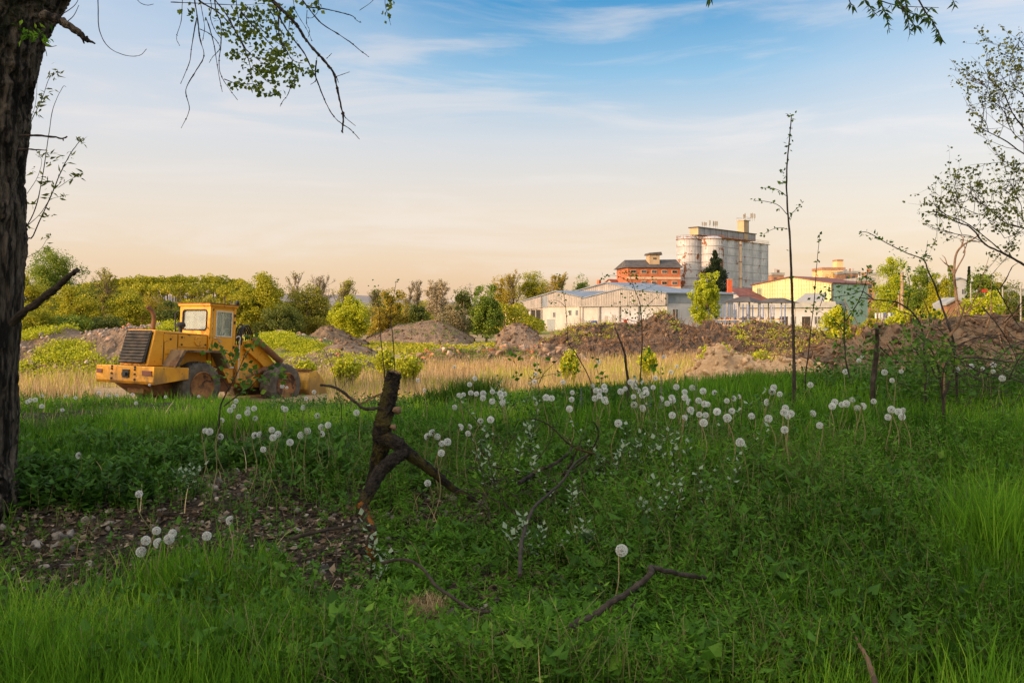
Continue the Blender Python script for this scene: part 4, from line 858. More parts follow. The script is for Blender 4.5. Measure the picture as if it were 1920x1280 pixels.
def bin_(label, px, d, mat, w, h, grp='bins and crates by the sheds'):
    t = thing('waste_container', label, 'container', Pz(px,d,0), grp); c = Pz(px,d,0)
    part('container_body', mat, t, lambda mb: mb.add([c+[s*w*(.42 if z == 0 else .5), q*w*.35*(.85 if z == 0 else 1), z*h+.1] for z in (0,1) for s in (-1,1) for q in (-1,1)], CUBE_F[:, [0,1,2,3]] if False else np.array([(0,1,3,2),(4,6,7,5),(0,4,5,1),(2,3,7,6),(0,2,6,4),(1,5,7,3)])))
    part('lid', mat, t, lambda mb: box(mb, c+[0,0,h+.16], (w*1.05, w*.75, .1)))
bin_('green waste container left of the grey one, before the left shed', 1009, 165, 'green_p', 2.4, 1.9); bin_('pale grey waste container before the left shed', 1033, 162, 'greyp', 1.6, 2.1)
t = thing('petrol_pump', 'small upright red box in front of the white shed', 'box', Pz(1172.5,138,0)); t.name = 'red_box'
part('cabinet', 'red', t, lambda mb: box(mb, Pz(1172.5,138,1.2), (.55,.5,2.2))); part('cap', 'red', t, lambda mb: box(mb, Pz(1172.5,138,2.36), (.7,.6,.12)))
t = thing('sign_board', 'small white board right of the barrels, before the orange hut', 'sign', Pz(1757,82,0)); part('board', 'wall_white', t, lambda mb: box(mb, Pz(1757,82,zat(576.5,82)), (.75,.06,.62))); part('leg', 'steel_grey', t, lambda mb: [box(mb, Pz(p,82.05,zat(580,82)/2), (.05,.04,zat(580,82))) for p in (1751,1763)])
t = thing('sign_board', 'red sign at the foot of the trees on the right', 'sign', Pz(1846,150,0)); part('board', 'red', t, lambda mb: box(mb, Pz(1846,150,zat(545,150)), (1.0,.1,.5))); part('leg', 'steel_grey', t, lambda mb: box(mb, Pz(1846,150.1,zat(549,150)/2), (.15,.08,zat(549,150))))
t = thing('parked_car', 'small green vehicle at the right edge beyond the field', 'car', Pz(1907,110,0)); c = Pz(1907,110,0); z0 = zat(585,110)-.1
part('body', 'green_p', t, lambda mb: prism(mb, [c+[x,-.8,z] for x,z in ((-2,.4),(2,.4),(2,.95),(1.2,1.05),(.7,1.5),(-1.1,1.5),(-1.7,1.0),(-2,.95))], (0,1.6,0)))
part('window', 'glass', t, lambda mb: prism(mb, [c+[x,-.81,z] for x,z in ((1.0,1.05),(.62,1.42),(-1.0,1.42),(-1.45,1.05))], (0,1.62,0)))
for x in (-1.25, 1.25): part('wheel', 'dark_open', t, lambda mb: lathe(mb, [(.33,0),(.33,1.64)], c+[x,-.82,.33], (0,1,0), 14))
# fence along the yard
t = thing('yard_fence', 'low wire fence with posts before the white shed', 'fence', Pz(1150,134,0))
for px in range(1060, 1250, 10): part('post', 'steel_grey', t, lambda mb: box(mb, Pz(px,134,.9), (.08,.08,2.0)))
part('rail', 'steel_grey', t, lambda mb: [tube(mb, [Pz(1058,134,z), Pz(1250,134,z)], .035, 4) for z in (1.0,1.4,1.8)])
# ------------------------------------------------------------------ the wheel loader
def paintmat(name, ca, cb):
    m, t = newmat(name); L = t.links.new
    out = N(t, 'ShaderNodeOutputMaterial'); bs = N(t, 'ShaderNodeBsdfPrincipled'); L(bs.outputs[0], out.inputs[0])
    n1 = noise_node(t, 1.1, 5, .6); r = ramp(t, [(.3, ca), (.7, cb)]); L(n1.outputs[0], r.inputs[0])
    n2 = noise_node(t, 7, 9, .72, dist=.2); mr = N(t, 'ShaderNodeMapRange', interpolation_type='SMOOTHSTEP'); mr.inputs[1].default_value = .595; mr.inputs[2].default_value = .635; L(n2.outputs[0], mr.inputs[0])
    mx = N(t, 'ShaderNodeMix', data_type='RGBA'); mx.inputs[7].default_value = (.06,.025,.012,1); L(mr.outputs[0], mx.inputs[0]); L(r.outputs[0], mx.inputs[6])
    n3 = noise_node(t, 2.2, 7, .65, stretch=(1,1,.35)); geo = N(t, 'ShaderNodeTexCoord'); sp = N(t, 'ShaderNodeSeparateXYZ'); L(geo.outputs['Object'], sp.inputs[0])
    h = N(t, 'ShaderNodeMapRange'); h.inputs[1].default_value = 2.4; h.inputs[2].default_value = .6; h.inputs[3].default_value = -.12; h.inputs[4].default_value = .22; L(sp.outputs['Z'], h.inputs[0])
    ad = N(t, 'ShaderNodeMath', operation='ADD'); L(n3.outputs[0], ad.inputs[0]); L(h.outputs[0], ad.inputs[1])
    mr3 = N(t, 'ShaderNodeMapRange', interpolation_type='SMOOTHSTEP'); mr3.inputs[1].default_value = .52; mr3.inputs[2].default_value = .78; mr3.inputs[4].default_value = .72; L(ad.outputs[0], mr3.inputs[0])
    mx3 = N(t, 'ShaderNodeMix', data_type='RGBA'); mx3.inputs[7].default_value = (.16,.095,.045,1); L(mr3.outputs[0], mx3.inputs[0]); L(mx.outputs[2], mx3.inputs[6])
    L(mx3.outputs[2], bs.inputs['Base Color']); bs.inputs['Roughness'].default_value = .55
    bp = N(t, 'ShaderNodeBump'); bp.inputs['Strength'].default_value = .25; bp.inputs['Distance'].default_value = .02; L(n2.outputs[0], bp.inputs['Height']); L(bp.outputs[0], bs.inputs['Normal'])
    return m
M['paint'] = paintmat('loader_paint', (.60,.25,.006), (.76,.35,.010))
M['paint_bucket'] = paintmat('bucket_paint', (.62,.33,.04), (.72,.42,.07))
M['tyre'] = surf('tyre', (.06,.052,.042), (.17,.14,.105), 2.5, .95, .4, 25)
M['rim'] = surf('rusty_rim', (.14,.065,.028), (.34,.15,.045), 4, .8, .3, cc=(.06,.03,.02), cscale=3, clo=.48, chi=.6)
M['grille'] = plain('grille_black', (.018,.016,.015), .7); M['slat'] = surf('grille_slat', (.045,.036,.03), (.10,.078,.06), 3, .7, .1)
M['rubber'] = plain('rubber', (.02,.02,.02), .6); M['rustbrown'] = surf('rust_brown', (.11,.05,.025), (.27,.12,.05), 3, .85, .4)
M['fender'] = surf('fender_dirty', (.13,.09,.055), (.25,.165,.085), 1.6, .9, .3, cc=(.08,.045,.025), cscale=2)
M['chrome'] = plain('rod', (.35,.33,.3), .35, .7); M['lamp_red'] = plain('lamp_red', (.12,.015,.01), .3); M['trim_pale'] = plain('trim_pale', (.55,.52,.46), .6)
m, t_ = newmat('cab_glass'); out = N(t_, 'ShaderNodeOutputMaterial'); gl = N(t_, 'ShaderNodeBsdfGlossy'); gl.inputs['Roughness'].default_value = .12; tr_ = N(t_, 'ShaderNodeBsdfTransparent'); tr_.inputs[0].default_value = (.8,.85,.84,1)
df = N(t_, 'ShaderNodeBsdfDiffuse'); df.inputs[0].default_value = (.38,.43,.45,1); a1 = N(t_, 'ShaderNodeMixShader'); a1.inputs[0].default_value = .14; a2 = N(t_, 'ShaderNodeMixShader'); nzg = noise_node(t_, 1.3, 2, .5, stretch=(3,3,.4)); mrg = N(t_, 'ShaderNodeMapRange'); mrg.inputs[1].default_value=.3; mrg.inputs[2].default_value=.7; mrg.inputs[3].default_value=.08; mrg.inputs[4].default_value=.34
t_.links.new(nzg.outputs[0], mrg.inputs[0]); t_.links.new(mrg.outputs[0], a2.inputs[0]); t_.links.new(tr_.outputs[0], a1.inputs[1]); t_.links.new(gl.outputs[0], a1.inputs[2]); t_.links.new(a1.outputs[0], a2.inputs[1]); t_.links.new(df.outputs[0], a2.inputs[2]); t_.links.new(a2.outputs[0], out.inputs[0])
M['cabglass'] = m
LO = thing('wheel_loader', 'old yellow wheel loader with rust spots parked behind the grass bank', 'wheel loader', (0,0,0))
# local frame: x forward, y to the loader's right-hand side (towards the camera), built about the origin then placed
class LB(MB):
    def b(s, x0,x1,y0,y1,z0,z1,rnd=.5): box(s, ((x0+x1)/2,(y0+y1)/2,(z0+z1)/2), (x1-x0,y1-y0,z1-z0), rnd=rnd)
    def side(s, pts, y0, y1): prism(s, [(x,y0,z) for x,z in pts], (0,y1-y0,0))
def lp(name, mat, fn, parent=None, smooth=False, bev=0):
    mb = LB(); fn(mb); o = mb.build(name, M[mat], None, smooth); o.parent = parent or LO
    if bev:
        b = o.modifiers.new('b', 'BEVEL'); b.width = bev; b.segments = 2; b.limit_method = 'ANGLE'
    return o
# counterweight
lp('counterweight', 'paint', lambda m: m.side([(-.02,1.02),(.05,.93),(1.35,1.12),(1.35,1.50),(0,1.52),(-.02,1.5)], -1.62, 1.38), bev=.02)
lp('chassis', 'rustbrown', lambda m: (m.b(.35,4.0,-.42,.42,.62,1.1), m.side([(.1,.92),(.7,.55),(1.3,.55),(1.2,.95)], -.75, .75)))
cwl = lp('tow_bracket', 'rubber', lambda m: (m.b(-.06,-.021,-.17,.17,1.13,1.4), m.b(-.14,-.061,-.09,.09,1.2,1.3)))
for y in (-1.3,): lp('tail_lamp', 'lamp_red', lambda m: m.b(-.05,-.021,-1.54,-1.26,1.24,1.38))
lp('tail_lamp', 'lamp_red', lambda m: m.b(-.05,-.021,.82,1.30,1.22,1.38))
for y in (-.75, .45):
    lp('bolt_row', 'rubber', lambda m: [lathe(m, [(.035,0),(.035,.04)], (-.02,y,z), (-1,0,0), 8) for z in (1.08,1.25,1.40,1.48)])
# hood
zr = lambda x: 2.74-.0*x
def hood(m):
    # open-backed housing: rear slopes with the grille
    V = [(.22,-.72,1.53),(.22,.72,1.53),(.47,.72,2.74),(.47,-.72,2.74),(2.62,-.72,1.53),(2.62,.72,1.53),(2.62,.72,2.66),(2.62,-.72,2.66)]
    m.add(V, np.array([(0,1,2,3),(4,7,6,5),(0,4,5,1),(1,5,6,2),(2,6,7,3),(3,7,4,0)]))
hd = lp('hood', 'paint', hood, bev=.035)
def grl(m):
    V = [(.10,-.62,1.66),(.10,.62,1.66),(.39,.62,2.66),(.39,-.62,2.66),(.32,-.62,1.66),(.32,.62,1.66),(.49,.62,2.66),(.49,-.62,2.66)]
    m.add(V, np.array([(0,3,2,1),(0,1,5,4),(1,2,6,5),(2,3,7,6),(3,0,4,7)]))
gr = lp('grille', 'grille', grl)
for k in range(10):
    t = .03+k*.104; x = .095+.29*t; z = 1.66+t; lp('grille_slat', 'slat', lambda m: m.add([(x-.05,-.61,z-.035),(x-.05,.61,z-.035),(x+.02,.61,z+.03),(x+.02,-.61,z+.03),(x-.045,-.61,z-.045),(x-.045,.61,z-.045),(x+.025,.61,z+.02),(x+.025,-.61,z+.02)], np.array([(0,3,2,1),(4,5,6,7),(0,1,5,4),(2,3,7,6)])), gr)
lp('grille_frame', 'rubber', lambda m: [tube(m, [(.12,s*.63,1.63),(.40,s*.63,2.69)], .022, 4) for s in (-1,1)]+[tube(m, [(.40,-.63,2.69),(.40,.63,2.69)], .022, 4), tube(m, [(.11,-.63,1.63),(.11,.63,1.63)], .022, 4)], gr)
lp('side_panel', 'paint', lambda m: (m.side([(.86,1.95),(1.33,1.95),(1.33,2.6),(.78,2.62)], .723, .745)), hd, bev=.008)
lp('side_panel', 'paint', lambda m: (m.side([(1.38,2.2),(2.56,2.2),(2.56,2.6),(1.38,2.6)], .723, .75)), hd, bev=.008)
lp('hood_seam', 'rubber', lambda m: (m.b(.80,.825,.715,.728,1.6,2.66), m.b(1.345,1.362,.715,.728,1.95,2.62), m.b(.84,2.6,.715,.727,2.63,2.645)), hd)
lp('round_cover', 'paint', lambda m: lathe(m, [(.16,0),(.17,.02),(.15,.035),(.10,.03)], (2.2,.75,2.42), (0,1,0), 20), hd)
lp('latch', 'rubber', lambda m: [lathe(m, [(.035,0),(.03,.03)], (x,.75,z), (0,1,0), 8) for x, z in ((1.5,2.53),(1.5,2.28),(1.05,2.45),(2.5,2.3))], hd)
# exhaust, intake
ex = lp('exhaust_pipe', 'rustbrown', lambda m: tube(m, catmull([(.95,-.05,2.6),(.95,-.05,3.0),(.93,-.05,3.28),(.84,-.1,3.44),(.74,-.16,3.52)], 5), .07, 12), smooth=True)
lp('air_intake', 'rubber', lambda m: lathe(m, [(.07,0),(.07,.24),(.16,.25),(.17,.33),(.12,.40),(.02,.42)], (1.95,.1,2.66), n=16))
lp('rain_pipe', 'rubber', lambda m: tube(m, [(2.5,-.86,2.7),(2.5,-.9,3.4),(2.58,-.86,3.5)], .025, 6))
# cab: posts, lower walls, roof, so that one looks through the glass
cx0, cx1, cy_, cz0, cz1 = 2.62, 3.80, .80, 1.75, 3.80
def cabw(m):
    for (x0,x1,y0,y1) in ((cx0,cx0+.10,-cy_,-cy_+.12),(cx0,cx0+.12,cy_-.13,cy_),(cx1-.1,cx1,-cy_,-cy_+.1),(cx1-.10,cx1,cy_-.10,cy_)): m.b(x0,x1,y0,y1,cz0,cz1-.12)
    m.b(cx0+.001,cx0+.08,-cy_+.12,cy_-.13,cz0,2.80); m.b(cx0+.001,cx0+.08,-cy_+.12,cy_-.13,3.58,cz1-.12)
    m.b(cx0+.12,cx1-.1,-cy_,-cy_+.06,cz0,2.6); m.b(cx0+.12,cx1-.1,-cy_+.001,-cy_+.06,3.6,cz1-.12)
    m.b(cx1-.08,cx1-.001,-cy_+.1,cy_-.1,cz0,2.55); m.b(cx0+.12,cx1-.1,cy_-.08,cy_-.012,3.62,cz1-.12)
    m.b(cx0+.08,cx1-.08,-cy_+.06,cy_-.08,cz0,cz0+.06)
cab = lp('cab', 'paint', cabw, bev=.008)
lp('cab_roof', 'paint', lambda m: m.b(cx0-.07,cx1+.06,-cy_-.05,cy_+.05,cz1-.118,cz1-.02), cab, bev=.03)
lp('roof_lip', 'rustbrown', lambda m: m.b(cx0-.09,cx1+.08,-cy_-.07,cy_+.07,cz1-.035,cz1-.005), cab)
dr = lp('cab_door', 'paint', lambda m: (m.b(cx0+.16,cx1-.12,cy_-.03,cy_+.02,1.55,2.62), m.b(cx0+.16,cx0+.26,cy_-.03,cy_+.02,2.62,3.6), m.b(cx1-.2,cx1-.12,cy_-.03,cy_+.02,2.62,3.6), m.b(cx0+.26,cx1-.2,cy_-.03,cy_+.02,3.52,3.6)), bev=.01)
lp('door_window', 'cabglass', lambda m: m.b(cx0+.26,cx1-.2,cy_-.008,cy_-.002,2.62,3.52), dr)
lp('window_trim', 'trim_pale', lambda m: (m.b(cx0+.25,cx0+.29,cy_+.021,cy_+.035,2.61,3.53), m.b(cx1-.235,cx1-.195,cy_+.021,cy_+.035,2.61,3.53), m.b(cx0+.29,cx1-.235,cy_+.021,cy_+.035,3.49,3.53), m.b(cx0+.29,cx1-.235,cy_+.021,cy_+.035,2.61,2.65), m.b(cx0+.56,cx0+.575,cy_-.03,cy_+.01,2.65,3.49)), dr)
lp('door_handle', 'chrome', lambda m: (tube(m, [(cx0+.2,cy_+.02,2.55),(cx0+.22,cy_+.08,2.55),(cx0+.38,cy_+.08,2.53)], .018, 6), lathe(m, [(.06,0),(.05,.03)], (cx0+.46,cy_+.02,2.44), (0,1,0), 10)), dr)
for z in (3.35, 3.1, 2.2, 1.9): lp('hinge', 'rubber', lambda m: m.b(cx1-.12,cx1-.05,cy_+.005,cy_+.045,z,z+.1), dr)
lp('rear_window', 'cabglass', lambda m: m.b(cx0+.03,cx0+.036,-cy_+.12,cy_-.13,2.80,3.58), cab)
def wseal(m):
    y0,y1,z0,z1,r = -cy_+.16,cy_-.17,2.84,3.54,.10; P = []
    for cy2, cz2, a0 in ((y1-r,z1-r,0),(y0+r,z1-r,90),(y0+r,z0+r,180),(y1-r,z0+r,270)):
        for a in range(0, 91, 22): P.append((cx0-.006, cy2+r*math.cos(math.radians(a0+a)), cz2+r*math.sin(math.radians(a0+a))))
    P.append(P[0]); tube(m, P, .028, 5)
lp('window_seal', 'rubber', wseal, cab)
def sheet(m):  # rear wall round the rounded window opening
    y0,y1,z0,z1 = -cy_+.12,cy_-.13,2.80,3.58
    m.b(cx0+.002,cx0+.02,y0,y0+.045,z0,z1); m.b(cx0+.002,cx0+.02,y1-.045,y1,z0,z1); m.b(cx0+.002,cx0+.02,y0+.045,y1-.045,z0,z0+.05); m.b(cx0+.002,cx0+.02,y0+.045,y1-.045,z1-.05,z1)
lp('window_surround', 'paint', sheet, cab)
lp('front_window', 'cabglass', lambda m: m.b(cx1-.05,cx1-.044,-cy_+.1,cy_-.1,2.55,3.66), cab); lp('side_window', 'cabglass', lambda m: m.b(cx0+.12,cx1-.1,-cy_+.03,-cy_+.036,2.6,3.6), cab)
M['curtain'] = plain('curtain', (.30,.35,.37), .9)
lp('curtain', 'curtain', lambda m: [m.b(cx0+.10,cx0+.12,y,y+.2,2.72,3.6) for y in (-.62,-.36,.05,.33)], cab)
st = lp('seat', 'rubber', lambda m: (m.b(3.0,3.45,-.28,.28,2.25,2.4), m.b(2.95,3.07,-.26,.26,2.4,3.0)), cab, bev=.03)
lp('steering_wheel', 'rubber', lambda m: (tube(m, [(3.55+.05*math.sin(a),.24*math.cos(a),2.78+.2*math.sin(a)) for a in np.linspace(0,2*math.pi,20)], .018, 6), tube(m, [(3.72,0,2.2),(3.55,0,2.78)], .03, 6)), cab)
lp('mirror', 'rubber', lambda m: (m.b(3.62,3.66,.42,.60,2.95,3.3), m.b(3.63,3.65,.5,.52,3.3,3.68)), cab)
lp('work_lamp', 'rubber', lambda m: (lathe(m, [(.03,-.08),(.08,-.04),(.09,.05)], (cx1+.02,cy_-.02,cz1+.08), (1,.2,0), 12), m.b(cx1-.02,cx1+.02,cy_-.05,cy_,cz1-.005,cz1+.05)), cab)
lp('cab_step_panel', 'paint', lambda m: m.side([(3.02,1.75),(3.78,1.75),(3.78,.95),(3.62,.95),(3.40,1.3)], cy_-.10, cy_-.02), cab, bev=.01)
lp('sill_plate', 'trim_pale', lambda m: m.b(3.1,3.79,cy_-.018,cy_+.05,1.50,1.54), cab)
# fenders
for s, y0, y1 in ((1, .66, 1.40), (-1, -1.40, -.66)):
    P = [(.78,1.52),(1.10,2.10),(2.75,2.12),(3.12,1.55),(3.02,1.50),(2.68,2.03),(1.18,2.03),(.92,1.52)]
    lp('fender', 'fender', lambda m: m.side(P, y0, y1), bev=.01)
    if s > 0: lp('fender_skirt', 'fender', lambda m: m.side([(.80,1.53),(1.10,2.09),(1.45,2.09),(1.28,1.9),(1.05,1.53)], .70, .722))
# wheels
def wheel(x, yc, R, W, s):
    c = np.array([x, yc, R+.02])
    wroot = lp('wheel', 'rubber', lambda m: lathe(m, [(R*.52,-W*.3),(R*.52,W*.3)], c, (0,1,0), 24))
    prof = [(R*.56,-W*.46),(R*.62,-W*.5),(R*.80,-W*.52),(R*.92,-W*.47),(R*.955,-W*.36),(R*.965,0),(R*.955,W*.36),(R*.92,W*.47),(R*.80,W*.52),(R*.62,W*.5),(R*.56,W*.46)]
    lp('tyre', 'tyre', lambda m: lathe(m, prof, c, (0,1,0), 48), wroot, True)
    def lugs(m):
        n = 22
        for sd in (-1, 1):
            for k in range(n):
                a0 = (k+(.5 if sd > 0 else 0))/n*2*math.pi; P1 = []
                for q, (yy, rr, da) in enumerate([(.0,1.0,0),(.16,1.0,.05),(.32,.995,.12),(.45,.95,.20),(.51,.86,.26)]):
                    for w_ in (-.036, .036): 
                        for rt in (0, -.07): 
                            a = a0+da+w_*(1+.2*q); r_ = R*(rr+rt); P1.append(c+[r_*math.cos(a), sd*yy*W, r_*math.sin(a)])
                P1 = np.array(P1); fs = []
                for q in range(4):
                    b = q*4; fs += [(b,b+4,b+6,b+2),(b+1,b+3,b+7,b+5),(b,b+1,b+5,b+4),(b+2,b+6,b+7,b+3)]
                fs += [(0,2,3,1),(16,17,19,18)]; m.add(P1, np.array(fs))
    lp('tread', 'tyre', lugs, wroot)
    lp('rim', 'rim', lambda m: (lathe(m, [(R*.57,0),(R*.60,.03*s),(R*.55,.04*s),(R*.52,-.02*s),(R*.48,-.20*s),(R*.34,-.22*s),(R*.28,-.10*s),(R*.12,-.06*s),(.01,-.05*s)], c+[0,s*W*.47,0], (0,1,0), 32)), wroot, True)
    lp('wheel_nut', 'rustbrown', lambda m: [lathe(m, [(.03,-.17*s),(.025,-.11*s)], c+[R*.38*math.cos(a), s*W*.47, R*.38*math.sin(a)], (0,1,0), 6) for a in np.arange(10)/10*2*math.pi], wroot)
for x in (2.0, 5.96):
    for s in (1, -1): wheel(x, s*1.0, .85, .62, s)
lp('axle', 'rustbrown', lambda m: (tube(m, [(2.0,-.8,.87),(2.0,.8,.87)], .14, 10), tube(m, [(5.96,-.8,.87),(5.96,.8,.87)], .14, 10), lathe(m, [(.05,-.3),(.3,-.1),(.3,.1),(.05,.3)], (2,0,.87), (1,0,0), 12)))
# front frame, boom and bucket
lp('front_frame', 'paint', lambda m: (m.side([(4.0,1.0),(4.0,1.6),(4.25,2.1),(4.35,2.50),(4.85,2.50),(5.3,1.9),(6.6,1.25),(6.6,.8),(4.6,.75)], .40, .48), m.side([(4.0,1.0),(4.0,1.6),(4.25,2.1),(4.35,2.50),(4.85,2.50),(5.3,1.9),(6.6,1.25),(6.6,.8),(4.6,.75)], -.48, -.40), m.b(4.1,6.5,-.39,.39,.8,1.25), m.b(4.2,4.4,-.39,.39,1.25,2.3)), bev=.01)
lp('articulation', 'rustbrown', lambda m: (m.b(3.75,4.15,-.3,.3,.7,1.5), tube(m, [(3.95,0,.6),(3.95,0,1.7)], .12, 10)))
lp('access_steps', 'trim_pale', lambda m: (tube(m, [(3.98,.84,1.1),(3.98,.84,2.45)], .02, 5), tube(m, catmull([(3.98,.84,2.45),(4.0,.84,2.62),(3.9,.84,2.66),(3.82,.82,2.6)], 4), .02, 5)))
lp('side_tank', 'paint', lambda m: m.side([(3.95,.95),(4.0,1.9),(4.5,1.75),(4.9,1.2),(4.9,.9)], .5, .78), bev=.02)
def boom(m):
    for s in (-1, 1):
        y = s*.60; m.side([(4.45,2.20),(4.6,2.55),(4.95,2.52),(5.6,2.0),(6.5,1.15),(7.25,.62),(7.15,.42),(6.3,.85),(5.2,1.72)], y-.05, y+.05)
lp('boom', 'paint', boom, bev=.012)
lp('boom_cross_tube', 'rustbrown', lambda m: tube(m, [(6.0,-.6,1.45),(6.0,.6,1.45)], .1, 10))
lc = lp('tilt_cylinder', 'rustbrown', lambda m: (tube(m, [(4.75,.80,2.62),(6.05,.80,1.80)], .125, 12), lathe(m, [(.145,0),(.145,.08)], (6.03,.80,1.81), (1.33,0,-.83), 12)))
lp('piston_rod', 'chrome', lambda m: tube(m, [(6.05,.80,1.80),(6.75,.72,1.3)], .055, 8), lc)
lp('lift_cylinder', 'rustbrown', lambda m: tube(m, [(4.4,.72,1.15),(5.5,.68,1.5)], .09, 10))
lp('bucket_link', surf and 'rim', lambda m: (m.side([(5.45,.95),(5.62,.9),(6.1,1.75),(5.98,1.85)], .28, .36), m.side([(6.0,1.8),(6.1,1.7),(7.2,1.15),(7.2,1.28)], .28, .36)))
def hoses(m):
    for k, y in enumerate((.18,.28,.38,.05)):
        tube(m, catmull([(4.25,y+.25,2.35),(4.22,y+.28,2.75),(4.35,y+.28,3.0+.02*k),(4.62,y+.2,3.0+.03*k),(4.88,y+.1,2.78),(4.98,y,2.55)], 5), .028, 7)
lp('hydraulic_hoses', 'rubber', hoses, smooth=True)
lp('valve_block', 'rustbrown', lambda m: (m.b(4.35,4.6,.1,.36,2.5,2.62), m.b(4.5,4.85,-.3,.0,2.5,2.75)))
def bucket(m):
    arc = [(7.10,1.42),(7.02,1.05),(7.05,.70),(7.22,.40),(7.50,.22),(7.9,.16),(8.55,.12)]
    inn = [(x+.045*(.9 if i < 4 else .1), z+.05*(0 if i < 3 else 1)) for i, (x, z) in enumerate(arc)]
    m.side(arc+inn[::-1], -1.42, 1.42)
bk = lp('bucket', 'paint_bucket', bucket, bev=.006)
for y in (-1.42, 1.385): lp('bucket_side', 'paint_bucket', lambda m: m.side([(7.14,1.38),(7.08,1.05),(7.11,.72),(7.27,.45),(7.55,.275),(8.5,.17),(8.5,.35),(7.75,1.22),(7.45,1.46)], y, y+.035), bk, bev=.006)
lp('bucket_spill_guard', 'rustbrown', lambda m: m.b(7.02,7.2,-1.43,1.43,1.42,1.50), bk)
lp('bucket_bracket', 'rustbrown', lambda m: [m.side([(6.9,.5),(6.9,1.2),(7.06,1.3),(7.06,.6)], y, y+.05) for y in (-.68,-.54,.54,.66,.2,.34)], bk)
for y in np.linspace(-1.35, 1.35, 8): lp('bucket_tooth', 'rustbrown', lambda m: m.side([(8.45,.08),(8.85,.1),(8.5,.22)], y-.04, y+.04), bk)
a = math.radians(60)   # heading: forward = (.5,.866)
Fv = Vector((math.cos(a), math.sin(a), 0)); Rv = Vector((math.sin(a), -math.cos(a), 0))
pit = .063
Fp = (Fv+Vector((0,0,-pit))).normalized(); Up = Rv.cross(Fp)*-1
if Up.z < 0: Up = -Up
LO.location = (-12.79, 28.18, 0.0)
Mx = Matrix((Fp, Rv, Up)).transposed()
# the local frame is left-handed (x forward, y right), so mirror through a negative y axis
for o in [c for c in COL.objects if c.type == 'MESH']:
    r_ = o
    while r_.parent: r_ = r_.parent
    if r_ is LO:
        me = o.data; V = np.zeros(len(me.vertices)*3); me.vertices.foreach_get('co', V); V = V.reshape(-1,3); V[:,1] *= -1
        me.vertices.foreach_set('co', V.astype(np.float32).ravel()); me.flip_normals(); me.update()
LO.rotation_euler = Matrix((Fp, -Rv, Up)).transposed().to_euler()
# ------------------------------------------------------------------ foreground: grass, weeds, litter
def soil_mask(px, py):
    s = np.zeros_like(px)
    for cx, cy, rx, ry, a in ((230,1005,360,70,-.08),(560,1005,190,68,.1),(90,950,170,50,.1),(430,885,80,50,-.3),(930,1120,110,45,0),(1010,1090,60,30,0),(100,1095,160,60,0),(620,1080,90,60,0),(860,960,120,40,0),(850,1170,90,40,0)):
        dx = px-cx; dy = py-cy; u = (dx*math.cos(a)+dy*math.sin(a))/rx; v = (-dx*math.sin(a)+dy*math.cos(a))/ry
        s = np.maximum(s, np.exp(-(u*u+v*v)**1.5))
    return s
def hscale(px, py):
    """low, trodden spots where plants stay short"""
    s = np.ones_like(px)
    for cx, cy, rx, ry, k in ((720,1060,130,110,.72),(860,985,110,70,.65),(1200,1190,190,75,.72),(1010,930,150,95,.55),(860,1180,150,70,.7),(620,1010,120,80,.5),(960,1120,160,90,.5)):
        s = s*(1-k*np.exp(-(((px-cx)/rx)**2+((py-cy)/ry)**2)**1.3))
    return s
def ground_pts(n, d0, d1, rng, upad=.72):
    n = int(n); d = np.sqrt(rng.uniform(d0*d0, d1*d1, n)); x = rng.uniform(-1, 1, n)*(upad*d+.9*(d < 9))
    P = np.stack([x, d, GH(x, d)], -1); px, py = proj(P); return P, px, py
